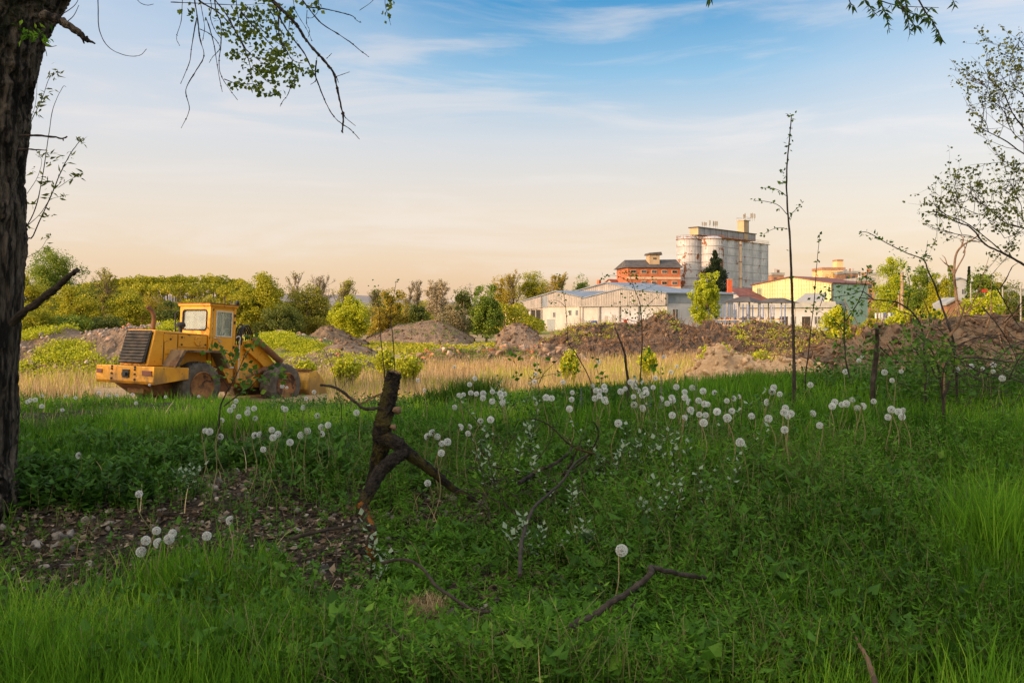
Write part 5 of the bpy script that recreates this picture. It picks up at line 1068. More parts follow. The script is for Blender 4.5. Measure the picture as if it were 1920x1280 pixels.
# blade template: bends over forward
BL_V = np.array([(-.5,0,0),(.5,0,0),(-.42,.08,.38),(.42,.08,.38),(-.28,.28,.72),(.28,.28,.72),(0,.6,.98)]); BL_F = [np.array([(0,1,3),(0,3,2),(2,3,5),(2,5,4),(4,5,6)])]
def blades(mb, P, H, W, bend, rng, rbase):
    n = len(P); a = rng.uniform(0, 2*math.pi, n); X = np.stack([np.cos(a), np.sin(a), 0*a], -1); Y = np.stack([-np.sin(a), np.cos(a), 0*a], -1); Z = nrm(np.stack([rng.normal(0,.16,n), rng.normal(0,.16,n), np.ones(n)], -1))
    V, Fs = inst(BL_V, BL_F, P-[0,0,.01], X*W[:,None], Y*(H*bend)[:,None], Z*H[:,None]); mb.add(V, Fs, np.repeat(rbase, len(BL_V)))
rng = np.random.default_rng(5)
mb = MB()
for (d0, d1, n, hw, ww) in ((1.6,3.6,95000,1.0,.0042),(3.6,5.5,88000,1.0,.0048),(5.5,9,115000,1.0,.0065),(9,14.5,90000,.95,.010),(14.5,27,45000,.9,.016)):
    P, px, py = ground_pts(n, d0, d1, rng)
    sm = soil_mask(px, py); cl = fbm(P[:,0]*1.7, P[:,1]*1.7, 33, 3)+.5*fbm(P[:,0]*5, P[:,1]*5, 34, 2)
    herb = np.clip((px-560)/120,0,1)*np.clip((1840-px)/120,0,1)*np.clip((py-835)/60,0,1)
    keep = rng.random(n) < np.clip((1-1.25*sm)*(.55+1.0*cl)*(1-.72*herb), .0, 1)
    # herb-dominated zones in front centre and right carry fewer blades
    P, px, py, cl, sm, herb = P[keep], px[keep], py[keep], cl[keep], sm[keep], herb[keep]; m = len(P)
    tall = .5+.5*fbm(P[:,0]*.8, P[:,1]*.8, 40, 3)
    base = (.08+.20*tall)*(1-.3*herb)+.05*(px > 1500)*(py > 800)+.04*((px < 700)&(py > 1040))
    edge = np.clip((py-745)/90, 0, 1)*.0
    H = base*rng.uniform(.55,1.45,m)*hw*(1-.45*(d0 >= 9)*(px < 750))*(1-.55*sm); 
    H = H*hscale(px, py); W = ww*rng.uniform(.6,1.5,m); cs = .5+.5*fbm(P[:,0]*1.1, P[:,1]*1.1, 44, 3)
    rb = np.clip(-.02+1.0*cs**1.7+rng.normal(0,.20,m)+.34*(py < 815)*(px < 1000)+.15*((px < 620)&(py > 1060))+.12*(px > 1780)-.06*((px > 550)&(py > 830)), 0, 1)
    blades(mb, P, H, W, rng.uniform(.1,1.0,m), rng, rb)
n = 22000; d = rng.uniform(14, 27.2, n); u = rng.uniform(-.62, -.17, n); P = np.stack([u*d, d, GH(u*d, d)], -1); blades(mb, P, rng.uniform(.12,.40,n), np.full(n,.015), rng.uniform(.1,.8,n), rng, np.clip(.25+.6*rng.random(n), 0, 1))
o = mb.build('grass', M['grass']); tag(o, 'lush green meadow grass over the bank', 'grass', kind='stuff')
# pale dead stalks and bent straw through the grass
mb = MB(); P, px, py = ground_pts(1700, 2.2, 12, rng); n = len(P); blades(mb, P, rng.uniform(.05,.22,n), np.full(n,.004)*(.5+P[:,1]*.18), rng.uniform(.4,1.8,n), rng, rng.random(n))
tag(mb.build('dead_straw', M['drygrass']), 'thin dead straw lying through the green grass', 'straw', kind='stuff')
# dry grass field behind the bank
mb = MB()
n = 150000; d = np.sqrt(rng.uniform(21.5**2, 57**2, n)); u = rng.uniform(-.66, .40, n); kk = (d < 44) | (u > -.10); d, u = d[kk], u[kk]; n = len(d); x = u*d; 
den = .5+.5*fbm(x*.25, d*.25, 60, 3); k = (rng.random(n) < .02+1.1*den); k &= ~((u > .2) & (d < 25)); x, d = x[k], d[k]; P = np.stack([x, d, GH(x, d)], -1); n = len(P)
inl = (P[:,0] > -.49*P[:,1]) & (P[:,0] < -.215*P[:,1]) & (P[:,1] > 19) & (P[:,1] < 36.5); P = P[~inl]; n = len(P)
H = (.35+.75*rng.random(n)**1.6)*(.45+.8*(.5+.5*fbm(P[:,0]*.45, P[:,1]*.45, 61, 3)))
blades(mb, P, H, rng.uniform(.010,.022,n), rng.uniform(0,.28,n), rng, rng.random(n))
o = mb.build('dry_grass', M['drygrass']); tag(o, 'tall dry tan reed grass on the flat behind the bank', 'dry grass', kind='stuff')
mb = MB(); n = 46000; d = np.sqrt(rng.uniform(20**2, 60**2, n)); x = rng.uniform(-.66, .5, n)*d; P = np.stack([x, d, GH(x, d)], -1); k = fbm(P[:,0]*.3, P[:,1]*.3, 70, 3) > -.02; P = P[k]; n = len(P)
inl = (P[:,0] > -.49*P[:,1]) & (P[:,0] < -.215*P[:,1]) & (P[:,1] > 19) & (P[:,1] < 36.5); P = P[~inl]; n = len(P)
blades(mb, P, rng.uniform(.25,.75,n), rng.uniform(.014,.03,n), rng.uniform(.1,.7,n), rng, rng.random(n))
tag(mb.build('green_undergrowth', M['f_bright']), 'yellow green fresh grass between the dry stalks', 'grass', kind='stuff')
mb = MB(); n = 30000; d = np.sqrt(rng.uniform(48**2, 110**2, n)); u = rng.uniform(-.66, .66, n); x = u*d; P = np.stack([x, d, GH(x, d)], -1); k = (fbm(P[:,0]*.12, P[:,1]*.12, 71, 3)+np.where(u > .33, .5, -.05) > .1); P = P[k]
leaf_clump(mb, P, rng, .3, .22, 3, .16); d = rng.uniform(30, 95, 9000); x = rng.uniform(.32, .62, 9000)*d; Q = np.stack([x, d, GH(x, d)], -1); leaf_clump(mb, Q, rng, .35, .25, 3, .12)
tag(mb.build('field_weeds', M['f_yellow']), 'low yellow green weeds over the waste ground', 'weeds', kind='stuff')
# leafy weeds
def weeds(ml, ms, P, H, K, ll, lw, spread, rng, prof='flat', lean=.12, up=.25, tv=LEAF_V, tf=LEAF_F, rb=None, sr=.0022, f0=.15):
    n = len(P); H = np.broadcast_to(H, (n,))*(hscale(*proj(P)) if n > 60 else 1); lv = np.stack([rng.normal(0,lean,n), rng.normal(0,lean,n), np.ones(n)], -1)*H[:,None]
    f = np.clip(np.linspace(f0, 1, K)[None]+rng.normal(0,.02,(n,K)), 0, 1.02); a = (np.arange(K)*2.39996)[None]+rng.uniform(0, 6.28, (n,1))+rng.normal(0,.3,(n,K))
    O = P[:,None]+lv[:,None]*(f**1.0)[...,None]
    sc = {'flat': np.ones_like(f), 'cone': 1.15-.65*f, 'top': .55+.6*f}[prof]*rng.uniform(.65,1.25,f.shape)
    el = up+.5*(f-.5)+rng.normal(0,.25,f.shape); ce = np.cos(el)
    Y = np.stack([np.cos(a)*ce, np.sin(a)*ce, np.sin(el)], -1); X = nrm(np.stack([-np.sin(a), np.cos(a), rng.normal(0,.35,f.shape)], -1)); Z = np.cross(X, Y)
    L_ = (ll*sc)[...,None]; W_ = (lw*sc)[...,None]
    V, Fs = inst(tv, tf, O.reshape(-1,3)+(Y*L_*spread).reshape(-1,3), (X*W_).reshape(-1,3), (Y*L_).reshape(-1,3), (Z*L_).reshape(-1,3))
    r0 = np.clip(.75*(.5+.6*fbm(P[:,0]*1.3, P[:,1]*1.3, 66, 3))+.35*rng.random(n), 0, 1) if rb is None else rb
    ml.add(V, Fs, np.repeat(np.clip(np.repeat(r0, K)*.55+rng.random(n*K)*.45, 0, 1), len(tv)))
    SV = np.array([(-1,-.6,0),(1,-.6,0),(0,1,0),(-.5,-.3,1),(.5,-.3,1),(0,.5,1)]); SF = [np.array([(0,1,4,3),(1,2,5,4),(2,0,3,5)])]
    e = np.eye(3); r_ = np.full((n,1), sr)
    V, Fs = inst(SV, SF, P-[0,0,.02], e[0]*r_, e[1]*r_, lv*1.0); ms.add(V, Fs, np.repeat(rng.random(n)*.5, 6), 1)
def zone(n, boxes, rng, thr=None):
    out = []
    for (px0, px1, py0, py1, w_) in boxes:
        m = int(n*w_); px = rng.uniform(px0, px1, m); py = rng.uniform(py0, py1, m); Q = [gp(a, b) for a, b in zip(px, py)]; out += Q
    return np.array(out)
# nettles and dark leafy herbs on the left
def fast_zone(n, boxes, rng):
    """ground points whose sight lines fall in the boxes (px0,px1,py0,py1)"""
    out = []
    P, px, py = ground_pts(n*14, 2.3, 12, rng)
    ok = np.zeros(len(P), bool)
    for b in boxes: ok |= (px > b[0]) & (px < b[1]) & (py > b[2]) & (py < b[3])
    P = P[ok]; w_ = P[:,1]**-1; k = rng.random(len(P)) < np.clip(w_/w_.max()*1.2, 0, 1); P = P[k][:n]; return P
mb = MB(); P = fast_zone(2600, [(-120,560,875,960),(130,420,850,910),(330,640,860,940)], rng); P = P[vnoise(P[:,0]*1.9+3, P[:,1]*1.9, 17) > .42]; weeds(mb, mb, P, rng.uniform(.05,.20,len(P))*(.7+.7*vnoise(P[:,0]*2.2, P[:,1]*2.2, 7)), 20, .064, .038, .05, rng, 'flat', f0=.05)
P = fast_zone(260, [(520,700,1040,1130),(250,600,1150,1300),(30,300,760,830)], rng); weeds(mb, mb, P, rng.uniform(.1,.24,len(P)), 14, .05, .03, .12, rng, 'cone')
tag(mb.build('nettle_patch', [M['weed'], M['stem']]), 'dark leafy nettles growing over the left of the bank', 'weeds', kind='stuff')
# fine herbs: cleavers, vetch, yarrow
mb = MB(); P = fast_zone(5200, [(560,1960,850,1310),(560,1860,850,1310),(-60,700,1100,1310)], rng); px, py = proj(P); P = P[rng.random(len(P)) > soil_mask(px, py)*1.3]
weeds(mb, mb, P, rng.uniform(.05,.25,len(P)), 26, .028, .0075, .1, rng, 'cone', lean=.35, f0=.05)
P = fast_zone(3000, [(700,1960,830,1310)], rng); weeds(mb, mb, P, rng.uniform(.08,.28,len(P)), 30, .034, .009, .15, rng, 'top', lean=.5, up=.1, f0=.05)
tag(mb.build('fine_herbs', [M['weed_bright'], M['stem']]), 'fine leaved green herbs tangled through the grass', 'weeds', kind='stuff')
mb = MB(); P = fast_zone(3600, [(600,1960,860,1310),(500,1900,760,900),(1450,1960,690,860),(-60,600,1080,1310),(-60,700,900,1080)], rng); px, py = proj(P); P = P[rng.random(len(P)) > soil_mask(px, py)*1.12]
weeds(mb, mb, P, rng.uniform(.06,.22,len(P)), 11, .045, .026, .15, rng, 'flat', lean=.3)
tag(mb.build('broadleaf_herbs', [M['weed'], M['stem']]), 'broad leaved low herbs among the grass', 'weeds', kind='stuff')
mb = MB(); P = fast_zone(1100, [(-60,1960,900,1310),(500,1300,830,1000),(-60,900,1150,1310)], rng); px, py = proj(P); P = P[soil_mask(px, py) < .25]
weeds(mb, mb, P, rng.uniform(.05,.19,len(P)), 9, .068, .044, .05, rng, 'flat', lean=.2, up=.3, f0=.1)
tag(mb.build('dock_leaves', [M['weed'], M['stem']]), 'scattered larger leaved weeds standing over the low herbs', 'weeds', kind='stuff')
# sparse seedlings on the bare soil
mb = MB(); P = fast_zone(1500, [(-60,760,880,1130),(820,1060,1050,1200)], rng); weeds(mb, mb, P, rng.uniform(.02,.12,len(P)), 9, .026, .015, .1, rng, 'flat')
tag(mb.build('seedlings', [M['weed_bright'], M['stem']]), 'small seedlings scattered on the bare soil', 'weeds', kind='stuff')
# bramble on the right below the mound
mb = MB(); P, px, py = ground_pts(9000, 6.5, 14, rng, .66); k = (px > 1530) & (rng.random(len(P)) < .35*np.clip((px-1500)/200, .2, 1)); P = P[k]; weeds(mb, mb, P, rng.uniform(.15,.5,len(P)), 16, .055, .04, .3, rng, 'flat', lean=.5)
tag(mb.build('bramble_undergrowth', [M['weed'], M['stem']]), 'dark leafy undergrowth at the foot of the right mound', 'weeds', kind='stuff')
# stones, clods and dead leaves on the bare soil
M['stone'] = surf('stones', (.10,.085,.07), (.26,.23,.195), 14, .9, .3, 60, rndmix=.6)
M['litter'] = leafmat('dead_leaves', (.05,.032,.02), (.19,.13,.08), (.38,.30,.21), trans=.15, rough=.85)
def soil_pts(n, d0=2.3, d1=7.5, thr=.18):
    P, px, py = ground_pts(n, d0, d1, rng); s = soil_mask(px, py); return P[(rng.random(n) < s*1.3) & (s > thr)]
mb = MB(); P = soil_pts(8000); S = .008+.038*rng.random(len(P))**5; scatter_rocks(mb, P+np.array([0,0,.002]), S*1.6, rng, .55)
tag(mb.build('stones', M['stone']), 'small stones and clods on the bare soil slope', 'stones', kind='stuff')
mb = MB(); P = soil_pts(42000, thr=.1); n = len(P); X, Y, Z = randrot(n, rng); Y[:,2] *= .25; X[:,2] *= .35; X = nrm(X); Y = nrm(Y); s = rng.uniform(.02,.055,(n,1)); V, Fs = inst(LEAF_V, LEAF_F, P+[0,0,.012], X*s*.75, Y*s, Z*s*1.5); mb.add(V, Fs, np.repeat(rng.random(n), 5))
tag(mb.build('leaf_litter', M['litter']), 'brown dead leaves littering the bare soil', 'leaf litter', kind='stuff')
mb = MB()
for k in range(420):
    p = soil_pts(400)[0]; a = rng.uniform(0, 6.28); l = rng.uniform(.06,.35); dv = np.array([math.cos(a), math.sin(a), .0]); q = p+dv*l; q[2] = GH(q[0], q[1])+rng.uniform(.0,.03); m_ = (p+q)/2+[0,0,.02]; tube(mb, [p+[0,0,.01], m_, q], [.004,.0035,.0015], 4, rng.random(), cap=False)
tag(mb.build('fallen_twigs', M['twig']), 'short fallen twigs lying on the soil', 'twigs', kind='stuff')
# big grass tussocks at the crest
for lb, px, py, w_, h_, n in [('dark green grass tussock standing above the bank, right of the mossy stump', 885, 770, .55, .42, 1500), ('dark green herb clump directly left of the dark grass tussock', 818, 770, .35, .30, 500)]:
    c = gp(px, py); mb = MB(); r = rng.normal(0, w_*.30, (n,2)); P = np.stack([c[0]+r[:,0], c[1]+r[:,1], GH(c[0]+r[:,0], c[1]+r[:,1])], -1)
    blades(mb, P, rng.uniform(.5,1.05,n)*h_, np.full(n,.009), rng.uniform(.1,1.1,n), rng, rng.random(n)); tag(mb.build('grass_tussock', M['grass_dark'], loc=c), lb, 'grass tussock')
for lb, px, py, h_, n in [('bright long bladed grass tuft at the right edge of the foreground', 1880, 1090, .55, 800), ('tall grass tuft around the five dandelion clocks in the left foreground', 330, 1130, .30, 900), ('long grass tuft below the middle of the dandelion field', 1290, 890, .28, 500)]:
    c = gp(px, py); mb = MB(); r = rng.normal(0, .11, (n,2)); P = np.stack([c[0]+r[:,0], c[1]+r[:,1], GH(c[0]+r[:,0], c[1]+r[:,1])], -1)
    blades(mb, P, rng.uniform(.4,1.0,n)*h_, np.full(n,.006), rng.uniform(.1,.8,n), rng, .3+.6*rng.random(n)); tag(mb.build('grass_tuft', M['grass'], loc=c), lb, 'grass tuft')
# silvery poplar shoots
SP = [(965,800,.42,'left of the curved bare twig'),(990,870,.40,'in the middle, under the curved bare twig'),(940,930,.34,'just right of the lone dandelion clock'),(1060,980,.30,'right of the arched dark twig'),(1130,930,.30,'left of the palest shoots'),(1180,900,.34,'lower left of the palest shoots'),(1250,880,.52,'tallest and palest, below the dandelion field'),(1290,940,.36,'right of the tallest pale shoot'),(1230,1010,.28,'above the single clock on the right'),(1315,990,.26,'at the right end of the pale shoots'),(345,930,.26,'grey green, on the soil slope at the left'),(1010,1060,.24,'beside the arched dark twig foot'),(730,1090,.22,'beside the orange lichen branch'),(1100,1060,.22,'low, between the arched twig and the single clock')]
for i, (px, py, h_, lb) in enumerate(SP):
    c = gp(px, py); ml, ms = MB(), MB(); n = 3+i % 3; P = c+np.stack([rng.normal(0,.05,n), rng.normal(0,.05,n), np.zeros(n)], -1); weeds(ml, ms, P, h_*rng.uniform(.6,1.15,n), 22, .030, .024, .3, rng, 'top', lean=.38, up=.5, sr=.003)
    t = thing('poplar_shoot', 'silver leaved shoot '+lb, 'shoot', c, 'silvery shoots in the grass'); ml.build('leaves', M['silver'], t); ms.m = [m_*0 for m_ in ms.m]; ms.build('stem', M['twig'], t)
# blue-grey flower spikes and yellow flowers
M['lupin'] = leafmat('grey_lilac', (.10,.12,.16), (.25,.26,.34), trans=.2)
for i, (px, py, h_, lb) in enumerate([(1128,745,.30,'grey lilac flower spike leftmost among the clocks'),(1090,762,.24,'small grey lilac flower spike, lowest of the row'),(1218,765,.30,'grey lilac spike left of the thicker one'),(1240,775,.34,'thickest grey lilac flower spike among the clocks'),(1305,745,.30,'grey lilac flower spike at the right of the row')]):
    c = gp(px, py+25); ml = MB(); P = c[None]; ms = MB(); t = thing('flower_spike', lb, 'flower', c, 'lilac spikes in the meadow'); weeds(ml, ms, P+[0,0,h_*.35], h_*.75, 90, .016, .012, .1, rng, 'cone', lean=.02, f0=.0); tube(ms, [c, c+[0,0,h_]], .003, 4); ml.build('blossoms', M['lupin'], t); ms.m = [m_*0 for m_ in ms.m]; ms.build('stem', M['stem'], t)
for i, (px, py, lb) in enumerate([(1180,932,'yellow flower left of the pale shoots'),(1189,957,'yellow flower just below the other on the pale shoots'),(82,745,'yellow flower near the big trunk left of the loader'),(397,752,'yellow flower below the rear wheel of the loader')]):
    d_ = gp(px, py+18)[1]; p = PT(px, py, d_); g = np.array([p[0], d_, GH(p[0], d_)]); t = thing('yellow_flower', lb, 'flower', g); ml, ms = MB(), MB()
    weeds(ml, ms, p[None]-[0,0,.004], .006, 26, .016, .005, .0, rng, 'flat', up=.3); tube(ms, [g, p], .0022, 4); ml.build('petals', M['petal'], t); ms.m = [m_*0 for m_ in ms.m]; ms.build('stem', M['stem'], t)
# ------------------------------------------------------------------ the big tree at the left
def crop(x0, y0, s): return lambda pts, d=None: [(x0+p[0]/s, y0+p[1]/s)+tuple(p[2:]) for p in pts]
def path(pts, d, k=5, wob=0.0, rng=RNG):
    """photo points at distance d (number, or function of the point's index fraction)"""
    n = len(pts); out = []
    for i, p in enumerate(pts):
        dd = p[2] if len(p) > 2 else (d(i/(n-1)) if callable(d) else d)
        out.append(PT(p[0], p[1], dd+wob*math.sin(i*1.7+p[0])))
    return catmull(out, k)
def knotty(mb, P, r0, r1, n=6, rng=RNG, amp=.12):
    m = len(P); R = np.linspace(r0, r1, m)*(1+amp*rng.normal(size=m)); P = P.copy(); P[1:-1] += rng.normal(0, min(r0*.10, .003), (m-2,3)); tube(mb, P, np.maximum(R, r1*.6), n, rng.random())
BT = thing('old_tree', 'thick dark rough barked tree trunk filling the left edge, with broken stubs', 'tree', (PT(-60,870,5.2)[0], 5.2, float(GH(PT(-60,870,5.2)[0], 5.2))))
def barkdisp(th, s, rr):
    a = th*5.2; L_ = s*52
    r1 = 1-np.abs(fbm(a*1.25+.35*fbm(a, L_*.5, 81, 2)*2, L_*.42, 82, 4, .55))*2.1
    return (r1-.45)*.034+.02*fbm(th*1.2, L_*.15, 83, 2)
def trunk_(mb):
    pts = [(-82,960,.34),(-78,870,.295),(-66,700,.27),(-52,480,.27),(-50,330,.27),(-42,200,.265),(-26,90,.285),(-6,0,.315),(30,-70,.33)]
    P = np.array([PT(a, b, 5.2) for a, b, r in pts]); R = np.array([r for *_, r in pts])
    C = catmull(P, 34); R2 = np.interp(np.linspace(0, 1, len(C)), np.linspace(0, 1, len(R)), R)
    # wrap noise seam: use cos/sin based angle so the bark has no seam in view
    tube(mb, C, R2, 220, .5, disp=barkdisp)
part_ = lambda name, mat, parent, fn, sm=False: (lambda mb: (fn(mb), mb.build(name, M[mat], parent, sm))[1])(MB())
part_('trunk', 'bark', BT, trunk_, True)
top = PT(60,-60,5.2)
def limbs(mb):
    tube(mb, catmull([top, PT(130,-190,5.3), PT(330,-280,5.5), PT(620,-290,5.7), PT(900,-240,5.9)], 8), np.linspace(.2,.05,33), 14, .5, disp=lambda th, s, rr: .012*fbm(th*4, s*40, 5, 3))
    tube(mb, catmull([top, PT(20,-260,5.1), PT(-60,-520,4.9), PT(-100,-900,4.6)], 8), np.linspace(.3,.12,25), 14, .5)
    tube(mb, catmull([PT(20,-260,5.1), PT(200,-520,4.6), PT(480,-760,4.0)], 8), np.linspace(.16,.06,17), 10, .5)
    tube(mb, catmull([PT(-60,-520,4.9), PT(-300,-760,5.4), PT(-600,-900,6.0)], 8), np.linspace(.16,.06,17), 10, .5)
part_('limb', 'bark', BT, limbs, True)
def stub(mb):
    P = path([(80,28),(100,34),(125,46),(150,64),(166,78)], 4.95, 6); knotty(mb, P, .030, .014, 9)
    knotty(mb, path([(148,62),(154,72),(158,82)], 4.95, 3), .012, .004, 6); knotty(mb, path([(160,72),(170,78),(178,82)], 4.95, 3), .012, .005, 6)
part_('broken_stub', 'bark', BT, stub)
part_('dead_branch', 'twig', BT, lambda mb: knotty(mb, path([(22,606),(45,585),(75,563),(105,541),(130,518),(145,507)], lambda f: 5.1-.3*f, 6), .026, .013, 9))
part_('side_twig', 'twig', BT, lambda mb: (knotty(mb, path([(35,255),(70,254),(100,257),(118,260),(126,256)], 5.1, 4), .008, .004, 6), tube(mb, path([(118,260),(119,264)], 5.1, 3), .004, 5)))
part_('side_twig', 'twig', BT, lambda mb: knotty(mb, path([(35,281),(60,280),(85,282)], 5.1, 4), .009, .002, 6))
for pts in ([(110,30),(128,20),(142,8),(150,-8)], [(122,44),(138,30),(148,10)], [(80,80),(86,96),(88,106)], [(82,86),(95,88),(106,86)], [(78,90),(90,76),(95,80)], [(80,8),(84,28),(84,44)]): part_('fine_twig', 'twig', BT, lambda mb: tube(mb, path(pts, 5.0, 4), [.003,.0015], 5, .3))

def spray(ml, centers, d, n, rad, ll, lw, rng, tv=LEAF_V, tf=LEAF_F, droop=.5, aspect=1.0, dv=.08):
    """leaves in small bunches round photo points (px,py)"""
    for c in centers:
        px, py = c[0], c[1]; m = int(c[2] if len(c) > 2 else n); r = c[3] if len(c) > 3 else rad; ry = c[4] if len(c) > 4 else r*aspect
        q = rng.normal(0, 1, (m,2)); O = np.array([PT(px+a*r*.6, py+b*ry*.6, d+rng.normal(0,dv)) for a, b in q])
        Y = nrm(rng.normal(size=(m,3))*[1,.7,.8]-[0,0,droop]); Z0 = nrm(rng.normal(size=(m,3))+[0,-.8,.5]); X = nrm(np.cross(Y, Z0)); Z = np.cross(X, Y); s = rng.uniform(.6,1.25,(m,1))
        V, Fs = inst(tv, tf, O, X*lw*s, Y*ll*s, Z*ll*s); ml.add(V, Fs, np.repeat(rng.random(m), len(tv)))
rng = np.random.default_rng(77)
part_('sprout_leaves', 'grass', BT, lambda mb: spray(mb, [(62,60,26,22,16),(48,62,10,8,8),(75,72,14,12,8)], 4.88, 20, 14, .045, .018, rng))
hc = crop(320, 0, 4.5725)
HB = [([(100,-60),(100,0),(90,180),(50,320),(75,390)],.0035), ([(190,-120),(205,0),(235,200),(250,330),(285,480),(210,620),(130,770),(160,940),(90,1100)],.008), ([(225,150),(215,200),(180,400),(160,540),(85,720)],.005),
 ([(240,-80),(262,60),(290,230),(275,350)],.004), ([(370,-100),(390,100),(430,200),(430,400),(415,520),(430,640),(500,760),(575,860)],.006), ([(300,150),(330,230),(370,380),(390,500),(420,680),(443,790)],.005), ([(250,250),(330,290),(400,360),(420,420),(360,490),(330,540)],.004),
 ([(800,-120),(870,0),(960,90),(1040,170),(1090,230),(1150,330),(1240,440),(1330,540),(1400,640),(1440,820),(1480,1000),(1470,1130)],.019), ([(1480,960),(1500,1010),(1585,1080)],.004), ([(860,0),(900,60),(950,180),(1040,320),(1140,450),(1200,570),(1250,680),(1330,880),(1400,1000),(1470,1065),(1540,1110),(1620,1195)],.009),
 ([(1240,440),(1300,500),(1360,570),(1410,640),(1440,710)],.008), ([(1410,660),(1470,640),(1535,618)],.003), ([(1250,520),(1240,620),(1245,690),(1200,725)],.007), ([(1070,-120),(1130,0),(1190,80),(1290,200),(1430,290),(1550,370),(1620,430),(1700,490)],.008), ([(1180,65),(1300,75),(1400,95),(1500,120),(1560,140),(1600,180),(1635,195)],.006),
 ([(1040,-80),(1060,60),(1090,130),(1170,260),(1210,350)],.004), ([(380,0),(480,130),(560,280),(640,440),(690,600),(700,710)],.007), ([(550,-100),(560,0),(590,230),(600,380)],.006), ([(1105,560),(1090,620),(1040,720),(1000,820),(960,870),(938,915)],.004),
 ([(600,100),(700,220),(800,320),(900,440),(960,510)],.006), ([(200,-60),(260,20),(400,100),(520,220),(600,340),(660,440),(800,550)],.010), ([(925,130),(930,300),(990,430),(1050,520),(1140,545)],.006), ([(460,680),(580,720),(700,720),(760,740)],.0035), ([(700,570),(780,660),(850,710),(900,690)],.003), ([(780,800),(860,800),(950,780)],.0025),
 ([(840,80),(890,160),(905,260),(910,300)],.006), ([(650,50),(720,150),(760,230),(860,330),(1000,420)],.004), ([(0,20),(250,30),(600,45),(800,30)],.004), ([(1170,90),(1165,200),(1190,260),(1180,320)],.003), ([(1270,-20),(1265,90),(1220,150),(1170,155)],.003), ([(330,-50),(350,60),(340,150),(380,260),(430,330)],.005), ([(1380,460),(1340,500)],.003),([(1020,180),(1010,330),(1030,450)],.003)]
for i, (pts, r) in enumerate(HB):
    pp = hc(pts); d0 = 5.3+.25*math.sin(i*2.3); r *= 1.15
    def hb(mb):
        P = path(pp, lambda f: d0+.15*f, 6, .02)
        if pts[0][1] < 0: P = np.concatenate([catmull([PT(pp[0][0]-10, -270, 5.6), PT(pp[0][0], -120, d0), P[0]], 5)[:-1], P])
        knotty(mb, P, r*.62, max(.0016, r*.2), 6, rng, .18)
        for q in P[6::7]: lathe(mb, [(.001,-.006),(r*.62*.9+.001,0),(.001,.007)], q, rng.normal(size=3), 6)
    part_('hanging_branch', 'twig', BT, hb)
for pts, r in (([(182,-60),(184,10),(186,55),(203,88),(235,104),(262,104),(275,92)],.005), ([(248,-20),(260,3),(275,10),(288,8)],.004), ([(712,-30),(700,0),(674,20)],.004), ([(725,-40),(722,5),(728,30),(733,48)],.003)):
    part_('hanging_branch', 'twig', BT, lambda mb: knotty(mb, np.concatenate([catmull([PT(pts[0][0], -272, 5.6), PT(pts[0][0], -120, 5.4), PT(*pts[0][:2], 5.4)], 4)[:-1], path(pts, 5.4, 6)]), r*.7, .0015, 6))
def hl(mb):
    cs = [(750,220,95,150,120),(640,300,50,110,90),(860,500,125,170,110),(740,745,34,60,45),(575,465,26,90,40),(600,720,22,65,35),(910,790,14,70,25),(1060,560,50,100,70),(1200,620,12,40,25),(1000,130,22,60,60),(560,100,60,190,90),(850,50,50,170,60),(90,80,5,25,20),(170,80,7,22,40),(890,700,9,35,30),(1040,690,20,45,40),(960,340,40,90,80),(830,600,60,170,50),(1230,40,14,60,40),(440,250,16,50,40)]
    spray(mb, [(320+a/4.5725, b/4.5725, n*1.25, rx/4.57*1.1, ry/4.57*1.1) for a, b, n, rx, ry in cs], 5.35, 10, 10, .031, .028, rng, LEAF_V, LEAF_F, .8, dv=.16)
    spray(mb, [(726,20,14,8,14),(734,3,5,6,3)], 5.4, 10, 10, .03, .024, rng)
part_('hanging_leaves', 'hangleaf', BT, hl)
def crown(mb):
    n = 22; C = np.stack([rng.uniform(-8,-1,n), rng.uniform(0,6.0,n), rng.uniform(7.4,11.5,n)], -1); per = 260; m = n*per
    O = np.repeat(C, per, 0)+rng.normal(0,.5,(m,3)); X, Y, Z = randrot(m, rng); s = rng.uniform(.05,.10,(m,1)); V, Fs = inst(QUAD_V, QUAD_F, O, X*s, Y*s, Z*s); mb.add(V, Fs, rng.random(m*4))
part_('crown', 'hangleaf', BT, crown)
# ------------------------------------------------------------------ trees beside the frame that shade the bank
def side_tree(label, x, y, H, w_, seed, leaves=9000, fol='green'):
    rng = np.random.default_rng(seed); base = np.array([x, y, float(GH(x, y))]); t = thing('tree', label, 'tree', base); mt, mc = MB(), MB()
    n = 70; u = nrm(rng.normal(size=(n,3))); r = rng.random(n)**.45; C = base+np.stack([u[:,0]*r*w_/2, u[:,1]*r*w_/2, H*.52+u[:,2]*r*H*.48], -1); C[:,2] = np.maximum(C[:,2], base[2]+.3)
    limbs_to(mt, base, H, C[:24], rng, .2, .1); per = leaves//n; m = n*per; O = np.repeat(C, per, 0)+rng.normal(0, .09*w_, (m,3)); X, Y, Z = randrot(m, rng); s = rng.uniform(.10,.2,(m,1)); V, Fs = inst(QUAD_V, QUAD_F, O, X*s, Y*s, Z*s); mc.add(V, Fs, rng.random(m*4))
    mt.build('trunk', M['bark_grey'], t); mc.build('crown', M['f_'+fol], t)
side_tree('leafy tree behind the camera at the far left', -13, -6.5, 9.5, 8, 901, 14000)
side_tree('leafy tree left of the camera', -12, -1.0, 9, 7, 902, 14000)
side_tree('leafy tree left of the bank', -12.5, 4.5, 8, 7, 903, 14000)
side_tree('leafy tree beyond the big trunk outside the left edge', -16.5, 9, 6.0, 6.0, 904, 11000)
side_tree('small leafy tree left of the loader outside the frame', -25, 20.5, 6.0, 6, 905, 4500)
